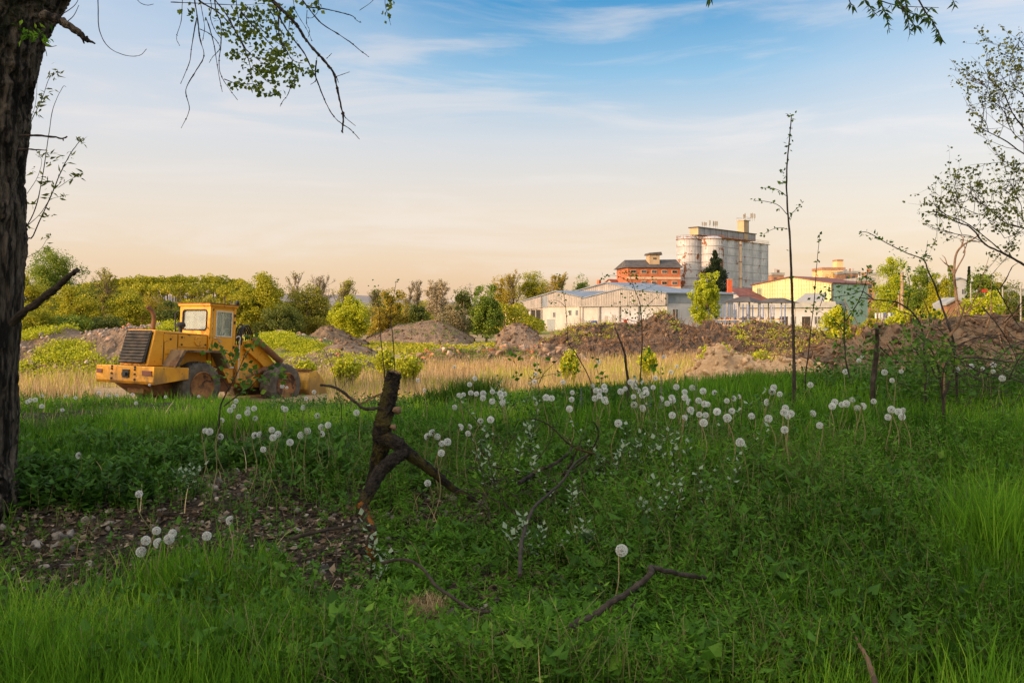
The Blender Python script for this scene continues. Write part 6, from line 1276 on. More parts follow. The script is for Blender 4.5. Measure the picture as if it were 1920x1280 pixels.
# ------------------------------------------------------------------ young willow by the trunk
LANCE_V = np.array([(0,0,0),(-.5,.35,.05),(0,.4,0),(.5,.35,.05),(0,1,-.1)])
lc_ = crop(0, 0, 2.56)
def shoots(name, label, cat, stems, d, leaves, mat, ll, lw, nleaf=4, rad=8, base=None, along=0, seed=1, stemmat='twig', tv=LEAF_V, dv=.05, droop=.0, group=None):
    rng = np.random.default_rng(seed)
    p0 = stems[0][0][0]; g = gp(p0[0], min(max(p0[1], 600), 1270)) if base is None else base
    loc = PT(p0[0], p0[1], d) if base is None else base; loc = np.array([loc[0], d, float(GH(loc[0], d))])
    t = thing(name, label, cat, loc, group); ms, ml = MB(), MB()
    for i, (pts, r0, r1) in enumerate(stems):
        P = path(pts, d, 5, .03)
        if i == 0 and P[0][2] > loc[2]: P = np.concatenate([[[P[0][0], d, loc[2]-.05]], P])
        knotty(ms, P, r0, r1, 6, rng, .08)
        if along:
            for q in P[max(1,len(P)//3)::1]:
                if rng.random() < along: spray(ml, [(960+q[0]/q[1]*F, 590-(q[2]-EYE)/q[1]*F, nleaf, rad)], q[1], nleaf, rad, ll, lw, rng, tv, LEAF_F, droop, dv=dv)
    if leaves: spray(ml, leaves, d, nleaf, rad, ll, lw, rng, tv, LEAF_F, droop, dv=dv)
    ms.build('stem', M[stemmat], t); 
    if ml.n: ml.build('leaves', M[mat], t)
    return t
shoots('willow_sapling', 'young willow shoots with pointed leaves rising behind the big trunk', 'sapling',
 [(lc_([(60,2100),(115,1240),(160,1130),(240,950),(300,810),(350,720),(400,660)]),.006,.002), (lc_([(110,1120),(170,1000),(205,840),(235,640),(255,520),(300,420),(318,418)]),.004,.0012), (lc_([(125,640),(160,560),(200,480),(240,370),(290,345)]),.003,.0012), (lc_([(130,610),(170,500),(180,330)]),.002,.001), (lc_([(100,1110),(190,1030),(240,960),(310,940)]),.003,.001),(lc_([(130,930),(180,850),(200,770),(170,740)]),.002,.001), (lc_([(280,900),(340,860),(400,835)]),.002,.001), (lc_([(120,1240),(190,1200),(230,1140)]),.002,.001)],
 6.3, [(a/2.56, b/2.56, n) for a, b, n in [(270,345,9),(240,380,5),(215,460,9),(245,440,6),(200,490,6),(170,520,5),(190,290,4),(180,550,3),(390,680,9),(345,740,5),(320,770,5),(310,820,4),(295,860,6),(240,740,9),(180,745,6),(160,815,6),(190,840,5),(250,770,6),(390,845,10),(350,860,5),(220,885,7),(260,905,6),(240,940,6),(300,945,6),(155,990,5),(245,1015,6),(215,1045,5),(140,1080,5),(235,1140,9)]], 'sprig', .055, .017, 6, 7, along=0, seed=3, tv=LANCE_V, droop=-.2)
# ------------------------------------------------------------------ tree whose limbs reach in from the right
rc = crop(1700, 50, 2.7236); RT = thing('tree', 'sparse tree in small fresh leaf reaching in from the right edge', 'tree', (6.7, 9.2, float(GH(6.7, 9.2)))); mt, ml = MB(), MB(); rng = np.random.default_rng(44)
trk = catmull([np.array([6.7,9.2,float(GH(6.7,9.2))-.2]), np.array([6.75,9.2,3.4]), np.array([6.6,9.1,5.2]), np.array([6.4,9.0,7.2])], 8); tube(mt, trk, np.linspace(.2,.05,25), 12)
RB = [([(860,1330),(700,1270),(599,1215),(500,1160),(400,1110),(330,1030),(240,990),(160,950),(100,945)],.022), ([(800,1150),(700,1080),(599,1030),(500,1000),(420,930),(340,870),(320,800)],.016), ([(500,1160),(420,1090),(300,1000),(200,960),(140,905)],.009), ([(800,800),(700,700),(599,650),(500,580),(420,540),(340,500)],.014), ([(760,760),(680,620),(599,520),(540,440),(490,330),(440,290),(410,220)],.014), ([(740,520),(660,420),(599,350),(520,300),(440,270)],.009),
 ([(760,420),(680,260),(599,180),(540,160),(480,135)],.009), ([(720,330),(640,170),(599,100),(570,60)],.009), ([(720,800),(660,745),(599,740),(510,745)],.006), ([(760,830),(680,800),(599,790),(510,780)],.006), ([(700,700),(650,690),(560,700),(480,685)],.006), ([(760,1080),(660,1060),(599,1000),(580,900),(520,850),(475,820)],.008), ([(340,870),(280,900),(225,880)],.004), ([(599,1030),(560,1060),(500,1080)],.004), ([(420,540),(400,480),(365,455)],.004), ([(540,440),(500,420),(440,380),(400,300),(388,300)],.006), ([(640,620),(560,560),(520,500),(500,430)],.007),([(420,930),(380,960),(300,930),(225,885)],.005),([(400,1110),(330,1070),(260,1060),(200,1050)],.005)]
for pts, r in RB:
    P = path(rc(pts), lambda f: 9.0-.4*f, 6, .06)
    if pts[0][0] > 690:
        j = np.argmin(np.abs(trk[:,2]-P[0][2]+.2)); P = np.concatenate([[trk[j]], P])
    knotty(mt, P, r*.7, .003, 6, rng, .1)
    for q in range(int(len(P)*.3), len(P)):
        if rng.random() < .5:
            tips = []; twigs(mt, P[q], nrm(rng.normal(size=3)+[-.5,0,.6]), rng.uniform(.18,.5), .0035, 1, rng, tips, .6, .15, (2,4))
            for tp in tips:
                m = rng.integers(2,5); O = tp+rng.normal(0,.018,(m,3)); X, Y, Z = randrot(m, rng); s = rng.uniform(.026,.044,(m,1)); V, Fs = inst(LEAF_V, LEAF_F, O, X*s*.75, Y*s, Z*s); ml.add(V, Fs, np.repeat(rng.random(m), 5))
mt.build('trunk', M['twig'], RT); ml.build('leaves', M['sprig'], RT)
# ------------------------------------------------------------------ willow hanging in at the top right
WT = thing('willow_tree', 'dark leafy willow spray hanging in at the top right', 'willow', (5.2, 2.6, float(GH(5.2,2.6)))); mt, ml = MB(), MB(); rng = np.random.default_rng(46)
tk = catmull([np.array([5.2,2.6,float(GH(5.2,2.6))-.2]), np.array([5.1,2.7,4.2]), np.array([4.7,3.1,6.0])], 8); tube(mt, tk, np.linspace(.2,.1,17), 12)
tube(mt, catmull([tk[-1], PT(1900,-300,4.3), PT(1720,-220,4.5), PT(1500,-200,4.7), PT(1330,-160,4.8)], 6), np.linspace(.08,.01,25), 8)
for k, (pts, n) in enumerate([([(1580,-60),(1592,0),(1602,12)],5), ([(1625,-80),(1645,-10),(1662,30),(1668,62)],15), ([(1680,-80),(1695,-10),(1702,30),(1706,66)],15), ([(1700,-60),(1728,10),(1748,40),(1762,66),(1768,76)],17), ([(1760,-80),(1778,-20),(1792,12)],10), ([(1600,-50),(1622,0),(1645,30)],10), ([(1660,-60),(1690,10),(1722,30),(1740,34)],14), ([(1640,-50),(1680,0),(1712,45),(1722,48)],12), ([(1560,-60),(1630,-10),(1680,10),(1760,15)],16), ([(1340,-90),(1332,-20),(1331,1)],4)]):
    P = path([(pts[0][0], -215)]+pts, 4.5+.1*math.sin(k), 6); tube(mt, P, [.006,.0015], 5)
    f = rng.uniform(.45,1,n*2); 
    for a in f:
        q = P[int(a*(len(P)-1))]; m = 1; Y = nrm(np.array([[rng.normal(0,.7), rng.normal(0,.5), -.8+rng.normal(0,.3)]])); X = nrm(np.cross(Y, rng.normal(size=(1,3)))); Z = np.cross(X, Y); s = rng.uniform(.7,1.25); V, Fs = inst(LANCE_V, LEAF_F, q[None], X*.013*s, Y*.048*s, Z*.048); ml.add(V, Fs, rng.random()*.5)
mt.build('trunk', M['twig'], WT); ml.build('leaves', M['bushleaf'], WT)
# ------------------------------------------------------------------ saplings and sticks standing on the bank
shoots('sapling', 'tallest thin bare sapling with a few dark leaf buds, in front of the green warehouse', 'sapling', [([(1489,700),(1488,650),(1487,600),(1484,520),(1481,450),(1476,380),(1475,330),(1478,280),(1483,230),(1484,215)],.0135,.003), ([(1476,402),(1458,384),(1432,377),(1413,376)],.0035,.0015), ([(1475,368),(1460,357),(1444,352),(1432,352)],.003,.0012), ([(1478,415),(1484,402),(1493,392),(1502,386)],.003,.0015), ([(1477,430),(1462,427),(1446,431),(1431,440)],.003,.0012)],
 7.0, [(1484,217,7,5),(1486,226,4,4),(1485,240,3,3),(1482,255,3,4),(1481,262,2,3),(1479,270,3,4),(1478,283,2,3),(1477,297,2,3),(1476,307,3,3),(1470,322,6,5),(1466,343,6,5),(1473,330,3,3),(1434,352,4,3),(1447,355,4,3),(1463,363,4,3),(1413,376,3,3),(1426,376,4,3),(1448,381,4,3),(1461,390,3,3),(1502,385,6,4),(1492,394,3,3),(1486,404,3,3),(1431,440,3,3),(1440,435,4,3),(1455,428,4,3),(1470,430,3,3),(1480,470,2,2),(1484,520,2,2),(1485,560,2,2)], 'bushleaf', .034, .022, 4, 4, seed=11, dv=.02)
shoots('sapling', 'thin leafless sapling right of the tallest one', 'sapling', [([(1510,705),(1516,660),(1520,620),(1527,560),(1531,500),(1537,440)],.006,.002)], 7.4, [(1537,440,3,3),(1536,452,3,3),(1536,472,3,3),(1532,490,3,3),(1530,512,3,3),(1528,540,3,3),(1527,560,4,6),(1520,580,5,8),(1526,575,5,9)], 'bushleaf', .034, .022, 3, 4, seed=12, dv=.02)
shoots('sapling', 'left one of two thin saplings in the dry grass behind the mossy stump', 'sapling', [([(722,730),(720,690),(713,626),(712,587),(709,569),(706,548)],.006,.002)], 8.0, [(712,560,8,12),(706,545,8,12),(716,575,8,12)], 'bushleaf', .03, .02, 4, 8, seed=13)
shoots('sapling', 'right one of two thin saplings, bent at the top, behind the mossy stump', 'sapling', [([(741,730),(740,686),(736,626),(732,600),(733,579),(740,545),(743,527)],.006,.002),([(732,600),(724,590),(716,580)],.003,.001)], 8.2, [(742,528,6,5),(738,550,8,10),(728,562,10,14),(745,565,8,12)], 'bushleaf', .03, .02, 4, 8, seed=14)
shoots('sapling', 'crooked thin sapling in front of the left shed', 'sapling', [([(1110,725),(1101,700),(1078,660),(1065,641),(1063,605),(1060,571),(1056,548),(1047,519)],.006,.0015), ([(1060,575),(1050,566),(1038,562)],.003,.001)], 7.6, [(1048,518,6,4),(1052,535,5,5),(1046,552,6,8),(1036,566,8,7),(1060,585,5,6),(1056,560,5,7)], 'bushleaf', .024, .016, 4, 6, seed=15)
shoots('sapling', 'leafy sapling spreading in front of the white shed and brick building', 'sapling', [([(1200,720),(1204,640),(1203,602),(1200,570),(1192,548),(1184,525),(1176,510)],.007,.002), ([(1202,590),(1215,572),(1232,556),(1246,548)],.003,.001), ([(1200,575),(1185,570),(1170,575)],.003,.001), ([(1188,535),(1165,520),(1145,516),(1130,518)],.003,.001), ([(1192,548),(1215,540),(1232,532)],.002,.001), ([(1203,605),(1180,600),(1158,596)],.003,.001)], 8.6,
 [(1182,518,30,18,10),(1160,512,10,12,6),(1135,518,8,10,4),(1190,540,16,14),(1178,556,14,14),(1205,552,12,12),(1232,550,10,14),(1190,580,20,18),(1168,580,12,12),(1160,598,12,14),(1215,578,14,12),(1200,600,16,14),(1220,532,10,12),(1240,560,6,10),(1185,610,12,16)], 'bushleaf', .03, .019, 6, 10, seed=16, dv=.12)
shoots('stake', 'dark curved stick standing up before the dark heap', 'stick', [([(1178,720),(1172,667),(1164,641),(1153,614)],.014,.006)], 7.2, [], 'bushleaf', .02, .01, seed=17)
shoots('stump', 'thick short dark stub standing in the brush on the right', 'stump', [([(1637,715),(1640,690),(1645,640),(1645,616)],.021,.014)], 6.6, [(1640,640,14,16),(1632,655,12,14),(1650,615,10,10)], 'bushleaf', .034, .024, 5, 8, seed=18)
q = crop(1560, 400, 3.5556)
shoots('sapling', 'long arching leafy shoot rising over the right brush', 'sapling', [(q([(830,1040),(815,880),(780,760),(740,640),(690,490),(640,380),(610,310),(500,265),(370,200),(240,130),(180,125)]),.010,.002), (q([(610,310),(630,240),(638,180)]),.002,.001)], 6.8, [tuple(q([(a,b)])[0])+(n,6) for a, b, n in [(190,125,4),(215,135,4),(260,140,5),(300,155,5),(340,175,5),(390,200,5),(410,235,5),(450,235,4),(480,250,5),(540,280,5),(600,300,7),(630,240,7),(650,300,7),(620,320,6),(640,300,5),(600,260,4)]], 'bushleaf', .034, .015, 4, 6, seed=19, tv=LANCE_V, dv=.03)
shoots('bush', 'dark leafy bush with arching stems in front of the green warehouse side', 'bush', [(q([(620,960),(600,780),(560,690),(500,630),(420,590),(280,575),(180,560)]),.010,.004), (q([(120,1100),(90,960),(80,720),(90,620)]),.007,.003), (q([(280,575),(200,520),(130,540),(0,560)]),.005,.002), (q([(90,720),(170,600),(220,480),(240,370)]),.005,.002), (q([(500,630),(520,500),(500,390)]),.004,.002), (q([(90,800),(20,720),(-100,640)]),.004,.001), (q([(560,690),(420,640),(300,600)]),.004,.001), (q([(-80,620),(-60,560),(-40,500)]),.003,.001)], 6.7,
 [tuple(q([(a,b)])[0])+(n,r) for a, b, n, r in [(250,365,9,9),(240,400,7,8),(200,430,12,12),(260,450,12,12),(190,480,14,14),(120,500,10,12),(60,520,10,12),(-20,510,10,12),(-60,540,8,10),(100,560,10,12),(240,540,12,12),(200,590,12,10),(480,350,8,10),(520,380,10,12),(470,450,8,12),(520,500,14,14),(540,560,12,12),(490,560,10,10),(380,560,8,10),(90,640,14,12),(120,700,14,14),(60,740,12,12),(180,660,10,10),(150,600,10,10),(90,820,12,14),(30,700,8,12),(-100,640,8,10)]], 'bushleaf', .036, .019, 6, 10, seed=20, dv=.15)
shoots('bush', 'dense low green bush in front of the right earth mound', 'bush', [(q([(740,1240),(700,1000),(640,880),(560,800)]),.009,.002), (q([(740,1230),(800,1080),(820,980),(790,860),(700,760)]),.010,.003), (q([(700,1100),(620,960),(480,900)]),.006,.002), (q([(730,1200),(760,1000),(900,900),(1000,800)]),.005,.001), (q([(700,1000),(600,960),(440,760)]),.004,.001)], 5.9,
 [tuple(q([(a,b)])[0])+(n,r) for a, b, n, r in [(560,820,26,22),(620,880,34,26),(680,930,34,26),(520,900,22,20),(740,960,26,22),(660,1010,36,30),(600,980,26,22),(560,760,16,18),(640,760,18,20),(700,850,22,20),(780,900,18,16),(720,1080,34,28),(640,1120,30,26),(800,1020,16,14),(860,960,12,16),(480,820,14,18),(560,1080,22,24),(700,720,8,16),(620,700,8,14)]], 'bushleaf', .040, .026, 10, 20, seed=21, dv=.2)
shoots('stick', 'pale leaning split stick poking from the right mound brush', 'stick', [(q([(740,880),(780,820),(830,760),(862,690),(885,605)]),.012,.006)], 6.5, [], 'bushleaf', .02, .01, seed=22, stemmat='root')
# tangle of bare brushwood at the right edge
BW = [([(840,880),(960,830),(1080,810),(1300,850)],.006), ([(880,680),(1000,695),(1120,690),(1300,680)],.004), ([(1100,500),(1180,640),(1240,740),(1300,800)],.006), ([(1290,560),(1180,700),(1060,760),(960,740)],.004), ([(800,1000),(900,960),(1050,970),(1200,990),(1300,960)],.010), ([(950,1080),(1080,1000),(1200,880),(1300,840)],.006), ([(1000,620),(1100,740),(1200,900),(1260,1060)],.006), ([(1120,500),(1160,440),(1200,360),(1240,330)],.006), ([(900,1010),(1000,1060),(1150,1080),(1300,1060)],.008), ([(1060,900),(1140,940),(1300,930)],.004), ([(1180,1100),(1240,980),(1300,900)],.006), ([(640,840),(700,880),(800,950),(900,1040)],.006), ([(420,990),(520,990),(660,1000)],.010), ([(320,890),(370,940),(430,980)],.006),([(1140,1040),(1210,1080),(1290,1120)],.004),([(1010,850),(1150,800),(1290,760)],.004)]
t = thing('brushwood', 'tangle of dark bare brushwood piled at the right edge', 'brushwood', PT(1860,720,6.6)); mb = MB(); rng = np.random.default_rng(55)
for pts, r in BW: knotty(mb, path(q(pts), 6.6+rng.uniform(-.3,.3), 6, .1), r, .0015, 5, rng, .12)
for k in range(150):
    a = np.array([rng.uniform(1720,1960), rng.uniform(625,760)]); b = a+rng.normal(0,1,2)*[70,26]; knotty(mb, path([tuple(a), tuple((a+b)/2+rng.normal(0,8,2)), tuple(b)], 6.6+rng.uniform(-.4,.8), 4), .003, .001, 4, rng, .1)
mb.build('branches', M['twig'], t)
# leafy maple sprig in front of the loader
q = crop(360, 560, 6.4)
mpl = [(150,650,5,7),(290,600,5,6),(400,630,5,6),(330,830,4,5),(650,760,6,8),(620,850,6,8),(450,740,6,8),(700,600,6,8),(1000,880,9,12),(1040,950,9,12),(620,1000,9,10),(700,900,7,8),(760,500,6,8),(720,460,5,6),(520,700,6,8),(560,650,5,8),(400,760,4,6),(830,960,6,8),(900,1000,7,10),(580,1120,8,10),(680,1080,8,10),(800,540,5,6),(350,930,5,9),(270,900,5,8),(470,950,6,9)]
shoots('maple_sprig', 'young maple sprig with green leaves in front of the loader', 'sapling', [(q([(330,1400),(350,1260),(440,1080),(540,900),(600,760),(640,640)]),.007,.002), (q([(380,1290),(520,1180),(700,1060),(800,960),(1000,880)]),.006,.002), (q([(540,900),(480,760),(400,640),(180,650)]),.003,.001), (q([(440,1080),(360,960),(250,880)]),.003,.001), (q([(600,760),(700,600),(760,480)]),.003,.001), (q([(1100,1140),(960,1135),(800,1145)]),.002,.001)], 6.6, [tuple(q([(a,b)])[0])+(n,r) for a, b, n, r in mpl], 'bushleaf', .050, .038, 5, 7, seed=24, dv=.1)
shoots('stick', 'thin forked bare shoot right of the loader bucket', 'stick', [([(640,760),(632,735),(625,700),(610,660),(585,630)],.004,.0015), ([(628,712),(640,690),(650,670)],.002,.001), ([(632,740),(650,715),(668,690)],.003,.001)], 7.5, [], 'bushleaf', .02, .01, seed=25)
shoots('sapling', 'low leafy stems between the grass tussock and the dark curved stick', 'sapling', [([(1010,720),(1020,700),(1040,680),(1052,668)],.004,.001), ([(990,715),(1040,700),(1100,696)],.003,.001), ([(1040,680),(1060,660),(1066,650)],.002,.001)], 7.4, [(1028,672,8,10),(1052,688,8,12),(1010,690,8,10),(965,668,10,8),(968,700,6,10),(1085,690,6,10),(1120,680,8,10),(1130,700,10,12),(1215,668,8,10),(1230,690,10,14)], 'weed_bright', .045, .032, 5, 8, seed=26, dv=.15)
# ------------------------------------------------------------------ the mossy stump
q = crop(600, 640, 2.908); ST = thing('mossy_stump', 'dark mossy dead stump leaning on two branch legs in the middle of the grass', 'stump', gp(700,1000)); rng = np.random.default_rng(61)
dA = gp(896, 944)[1]; dL = gp(703, 1062)[1]; dM = 4.75
def mossdisp(th, s, rr): return rr*(.30*fbm(th*2.2, s*22, 91, 4, .6)+.22*fbm(th*6, s*70, 92, 3, .7))
def seg(mb, pts, radii, n=54, k=26):
    P = np.array([PT(*p) for p in pts]); C = catmull(P, k); tube(mb, C, .74*np.interp(np.linspace(0,1,len(C)), np.linspace(0,1,len(radii)), radii), n, .5, disp=mossdisp)
def w3(pts, ds): return [p+(d_,) for p, d_ in zip(q(pts), ds)]
part_('stump_trunk', 'moss', ST, lambda mb: seg(mb, w3([(406,168),(398,200),(385,260),(365,350),(345,450),(335,540),(318,640),(290,740),(262,800)], [4.75,4.75,4.74,4.73,4.72,4.75,4.8,4.9,5.0]), [.052,.054,.056,.058,.062,.066,.058,.045,.03]), True)
part_('right_leg', 'moss', ST, lambda mb: seg(mb, w3([(345,530),(400,545),(470,600),(550,660),(650,740),(740,810),(860,872)], [4.72,4.68,4.68,4.74,4.82,4.9,dA]), [.05,.052,.045,.036,.032,.026,.02]), True)
part_('left_leg', 'moss', ST, lambda mb: seg(mb, w3([(470,600),(430,625),(380,660),(330,705),(285,790),(245,860),(228,900)], [4.66,4.62,4.58,4.55,4.5,4.45,4.42]), [.03,.042,.045,.046,.042,.038,.034]), True)
part_('lichen_foot', 'lichen', ST, lambda mb: seg(mb, w3([(228,890),(240,930),(262,980),(288,1040),(270,1120),(300,1210)], [4.42,4.38,4.33,4.27,4.2,dL]), [.034,.034,.028,.026,.024,.016]), True)
for a, b, r in ((424,372,.022),(400,462,.015)): part_('bracket_fungus', 'fungus', ST, lambda mb: tube(mb, [PT(*q([(a-14,b-8)])[0],4.70)-[0,0,.01], PT(*q([(a,b)])[0],4.68), PT(*q([(a+10,b+10)])[0],4.68)-[0,0,.012]], [r*.8,r*1.1,r*.5], 16, .5, disp=mossdisp), True)
part_('side_branch', 'twig', ST, lambda mb: knotty(mb, path(q([(330,362),(300,365),(240,365),(190,330),(120,270),(60,245),(0,238)]), 4.7, 6), .010, .006, 7))
part_('pale_twig', 'root', ST, lambda mb: knotty(mb, path(q([(335,285),(300,298),(260,320),(215,342)]), 4.66, 5), .006, .004, 6))
part_('broken_top', 'root', ST, lambda mb: [tube(mb, [PT(*q([(a,176)])[0],4.75+e), PT(*q([(a+4,164-h)])[0],4.75+e)], [.012,.002], 5) for a, e, h in ((372,0,2),(385,-.02,8),(400,.02,4),(415,-.01,9),(430,0,3),(392,.03,6))])
# ------------------------------------------------------------------ fallen and arched branches
def lying(name, label, pts, r0, r1, lift=0.0, mat='twig', arch=None, extra=()):
    """branch along photo points; depth comes from the ground under its two ends"""
    g0, g1 = gp(*pts[0], lift=.15), gp(*pts[-1], lift=.15); n = len(pts)
    def mk(P_, ra, rb, mb, dd=None):
        m = len(P_); P = np.array([PT(p[0], p[1], lerp(g0[1], g1[1], i/(m-1)) if dd is None else dd) for i, p in enumerate(P_)])
        gz = GH(P[:,0], P[:,1])+.4*ra; P[:,2] = np.maximum(P[:,2], gz); knotty(mb, catmull(P, 7), ra, rb, 9, rng, .05)
    t = thing(name, label, 'branch', g0); mb = MB(); mk(pts, r0, r1, mb)
    for e, ra, rb in extra: mk(e, ra, rb, mb, lerp(g0[1], g1[1], .5))
    mb.build('bark', M[mat], t)
q = crop(780, 640, 3.31); q2 = crop(640, 860, 3.0)
lying('fallen_branch', 'mossy broken branch with curled twigs lying right of the mossy stump', q([(640,880),(700,840),(760,800),(860,760),(940,700),(972,648)]), .013, .009, mat='moss', extra=[(q([(972,650),(930,620),(900,590),(840,530),(760,487),(680,475)]),.006,.003), (q([(985,660),(1080,690),(1160,720),(1240,790),(1330,830)]),.008,.003), (q([(900,850),(960,800),(1040,740),(1110,640),(1132,560),(1110,510),(1088,497)]),.007,.003), (q([(480,780),(600,800),(720,820),(850,855),(930,800),(1000,670)]),.006,.005), (q([(900,840),(960,760),(1000,670),(1025,610)]),.009,.003)])
t = thing('twig_tangle', 'tangle of thin dead twigs right of the mossy stump', 'brushwood', gp(1010,960)); mb = MB()
for k in range(46):
    px, py = rng.uniform(890,1130), rng.uniform(800,1010); g = gp(px, py+25); an = rng.uniform(-1.2,1.2); l = rng.uniform(.12,.5); dv = np.array([math.sin(an), rng.normal(0,.4), abs(math.cos(an))*.7]); p0 = g+[0,0,rng.uniform(0,.1)]
    knotty(mb, catmull([p0, p0+dv*l*.5+rng.normal(0,.03,3), p0+dv*l+rng.normal(0,.06,3)-[0,0,.04]], 5), .0035, .0012, 5, rng, .08)
c = mb.build('twigs', M['twig'], t); c['kind'] = 'stuff'
lying('arched_twig', 'dark twig arching down to the ground among the pale shoots', q2([(1005,655),(1010,500),(1030,400),(1080,280),(1150,210),(1240,130),(1310,30),(1400,-30)]), .010, .006)
lying('fallen_branch', 'thick dark crooked branch lying below the lone dandelion clock on the right', q2([(1300,960),(1310,930),(1420,880),(1520,805),(1600,760),(1680,700),(1745,640),(1740,610),(1830,630),(1920,650),(2050,670)]), .0125, .009, extra=[(q2([(1500,930),(1580,880),(1640,820),(1670,770)]),.005,.003)])
lying('fallen_branch', 'thin bowed branch curving along the bottom middle', q2([(250,930),(330,1000),(450,1045),(620,1052),(800,1040),(870,1000),(935,960)]), .007, .005)
lying('fallen_branch', 'thin twig looping over the lichen foot of the stump', q2([(230,585),(350,565),(450,610),(530,710),(600,760),(740,850),(830,860)]), .007, .006)
lying('fallen_branch', 'straight weathered stick lying on the soil left of the stump', [(545,1010),(600,995),(660,985)], .010, .008, mat='twig')
lying('broken_stick', 'purplish broken stick leaning in the grass at the bottom right', [(1645,1290),(1628,1240),(1610,1205),(1595,1175)], .010, .003, mat='root')
lying('thin_branch', 'thin dark twig slanting from the big trunk into the nettles', [(60,850),(45,820),(30,785),(15,755)], .005, .003)
t = thing('wood_splinter', 'pale upright splinter of broken wood at the right edge of the foreground', 'stake', gp(1908,1130)); g = gp(1908,1130); mb = MB(); tube(mb, [g-[0,0,.03], g+[0,0,.1], g+[-.004,0,.2]], [.014,.012,.002], 6, disp=lambda th, s, rr: .3*rr*fbm(th*2, s*9, 4, 2)); mb.build('wood', M['root'], t)
# straw coloured root clump with dead leaves at bottom middle
g = gp(800, 1150); t = thing('root_clump', 'straw coloured mossy root clump at the bottom middle', 'root clump', g); mb = MB(); V = []
th = np.linspace(0, 2*math.pi, 48, endpoint=False); fr = np.linspace(0, 1, 16)
P = [(g[0]+math.cos(a)*.17*f, g[1]+math.sin(a)*.11*f, g[2]-.03+.085*(1-f**2)+.02*float(fbm(a*2, f*5, 12, 3))) for f in fr for a in th]
i = np.arange(15)[:,None]*48; j = np.arange(48)[None]; mb.add(P, np.stack([i+j,i+(j+1)%48,i+48+(j+1)%48,i+48+j],-1).reshape(-1,4)); mb.build('mound', surf('straw_moss', (.06,.05,.02), (.2,.16,.07), 30, .95, .8, 120, bdist=.01), t)
mb = MB(); n = 900; a = rng.uniform(0, 6.28, n); f = np.sqrt(rng.random(n)); B = np.stack([g[0]+np.cos(a)*.17*f, g[1]+np.sin(a)*.11*f, g[2]-.02+.08*(1-f**2)], -1); blades(mb, B, rng.uniform(.02,.06,n), np.full(n,.0016), rng.uniform(.5,2,n), rng, rng.random(n)); c = mb.build('moss_fringe', M['drygrass'], t); c['kind'] = 'stuff'
# ------------------------------------------------------------------ dandelion clocks, each one its own thing
rng = np.random.default_rng(88)
def fib(n):
    k = np.arange(n)+.5; ph = np.arccos(1-2*k/n); th = math.pi*(1+5**.5)*k; return np.stack([np.cos(th)*np.sin(ph), np.sin(th)*np.sin(ph), np.cos(ph)], -1)
def clock_mesh(seed, keep, R=.0195):
    rg = np.random.default_rng(seed); D_ = fib(120); D_ = nrm(D_+rg.normal(0,.05,D_.shape)); D_ = D_[D_[:,2] > -.93]
    if keep < 1: ax = nrm(rg.normal(size=3)+np.array([0,0,.4])); D_ = D_[(D_@ax) < np.quantile(D_@ax, keep)]
    m1, m2 = MB(), MB(); n = len(D_); u = nrm(np.cross(D_, rg.normal(size=(n,3)))); v = np.cross(D_, u)
    TV = np.array([(-.02,0,.12),(.02,0,.12),(0,0,.78)]); V, Fs = inst(TV, [np.array([(0,1,2)])], np.zeros((n,3)), u*R, v*R, D_*R); m2.add(V, Fs, .9)
    for k in range(4):
        a = k/4*math.pi; du = (math.cos(a)*u+math.sin(a)*v)
        TV = np.array([(0,0,.74),(-.24,-.016,.98),(-.24,.016,.98),(.24,-.016,.98),(.24,.016,.98)]); V, Fs = inst(TV, [np.array([(0,1,2),(0,4,3)])], np.zeros((n,3)), du*R, np.cross(D_, du)*R, D_*R); m2.add(V, Fs, .6+.4*rg.random())
    lathe(m1, [(.0005,-.0035),(.0052,-.001),(.0058,.001),(.004,.0045),(.0005,.006)], (0,0,0), n=8, mi=0)
    lathe(m1, [(.0005,-.006),(.003,-.0045),(.0015,-.003)], (0,0,0), n=8)
    # seeds round the receptacle
    TV = np.array([(-.045,0,.14),(.05,0,.14),(0,.05,.14),(0,0,.40)]); V, Fs = inst(TV, [np.array([(0,1,3),(1,2,3),(2,0,3)])], np.zeros((n,3)), u*R, v*R, D_*R); m1.add(V, Fs, .5)
    return m1, m2
protos = []
for sd_, kp in ((1,1),(2,1),(3,.96),(4,.45),(5,.6)):
    m1, m2 = clock_mesh(sd_, kp); a = m2.build('seed_head', M['clock']); b = m1.build('receptacle', M['seed']); protos.append((a, b, kp))
stemP = []
for k in range(3):
    mb = MB(); bd = (.04,-.05,.02)[k]; zz = np.linspace(0, 1, 9); tube(mb, np.stack([bd*np.sin(zz*math.pi), .02*np.sin(zz*6+k), zz], -1), [.0030,.0022], 6, rng.random()); stemP.append(mb.build('stem', M['stem']))
raw = []
def addp(x0, y0, s, pts, half=0):
    for p in pts: raw.append((x0+p[0]/s, y0+p[1]/s, half))
addp(0,680,2.133,[(168,133),(110,156),(121,149),(141,148),(265,135),(302,140),(249,189),(167,174),(396,121),(434,131),(467,130),(530,127),(544,161),(598,88),(662,136),(795,134),(944,153),(934,173),(920,190),(955,215),(1020,222),(990,200),(1016,183),(1129,94),(1147,99),(1131,179),(1142,186),(1224,143),(1215,180),(1256,117),(1312,249),(1285,257),(820,272),(838,275),(1087,268),(1111,285),(1092,299),(1053,346),(1160,318),(556,524),(626,671),(583,710),(676,704),(690,681),(827,692)])
addp(0,680,2.133,[(990,183),(1270,212),(1020,290),(1040,287),(1205,290),(1229,273),(1285,285),(887,230),(634,720),(565,755),(922,630),(880,296),(316,370)],1)
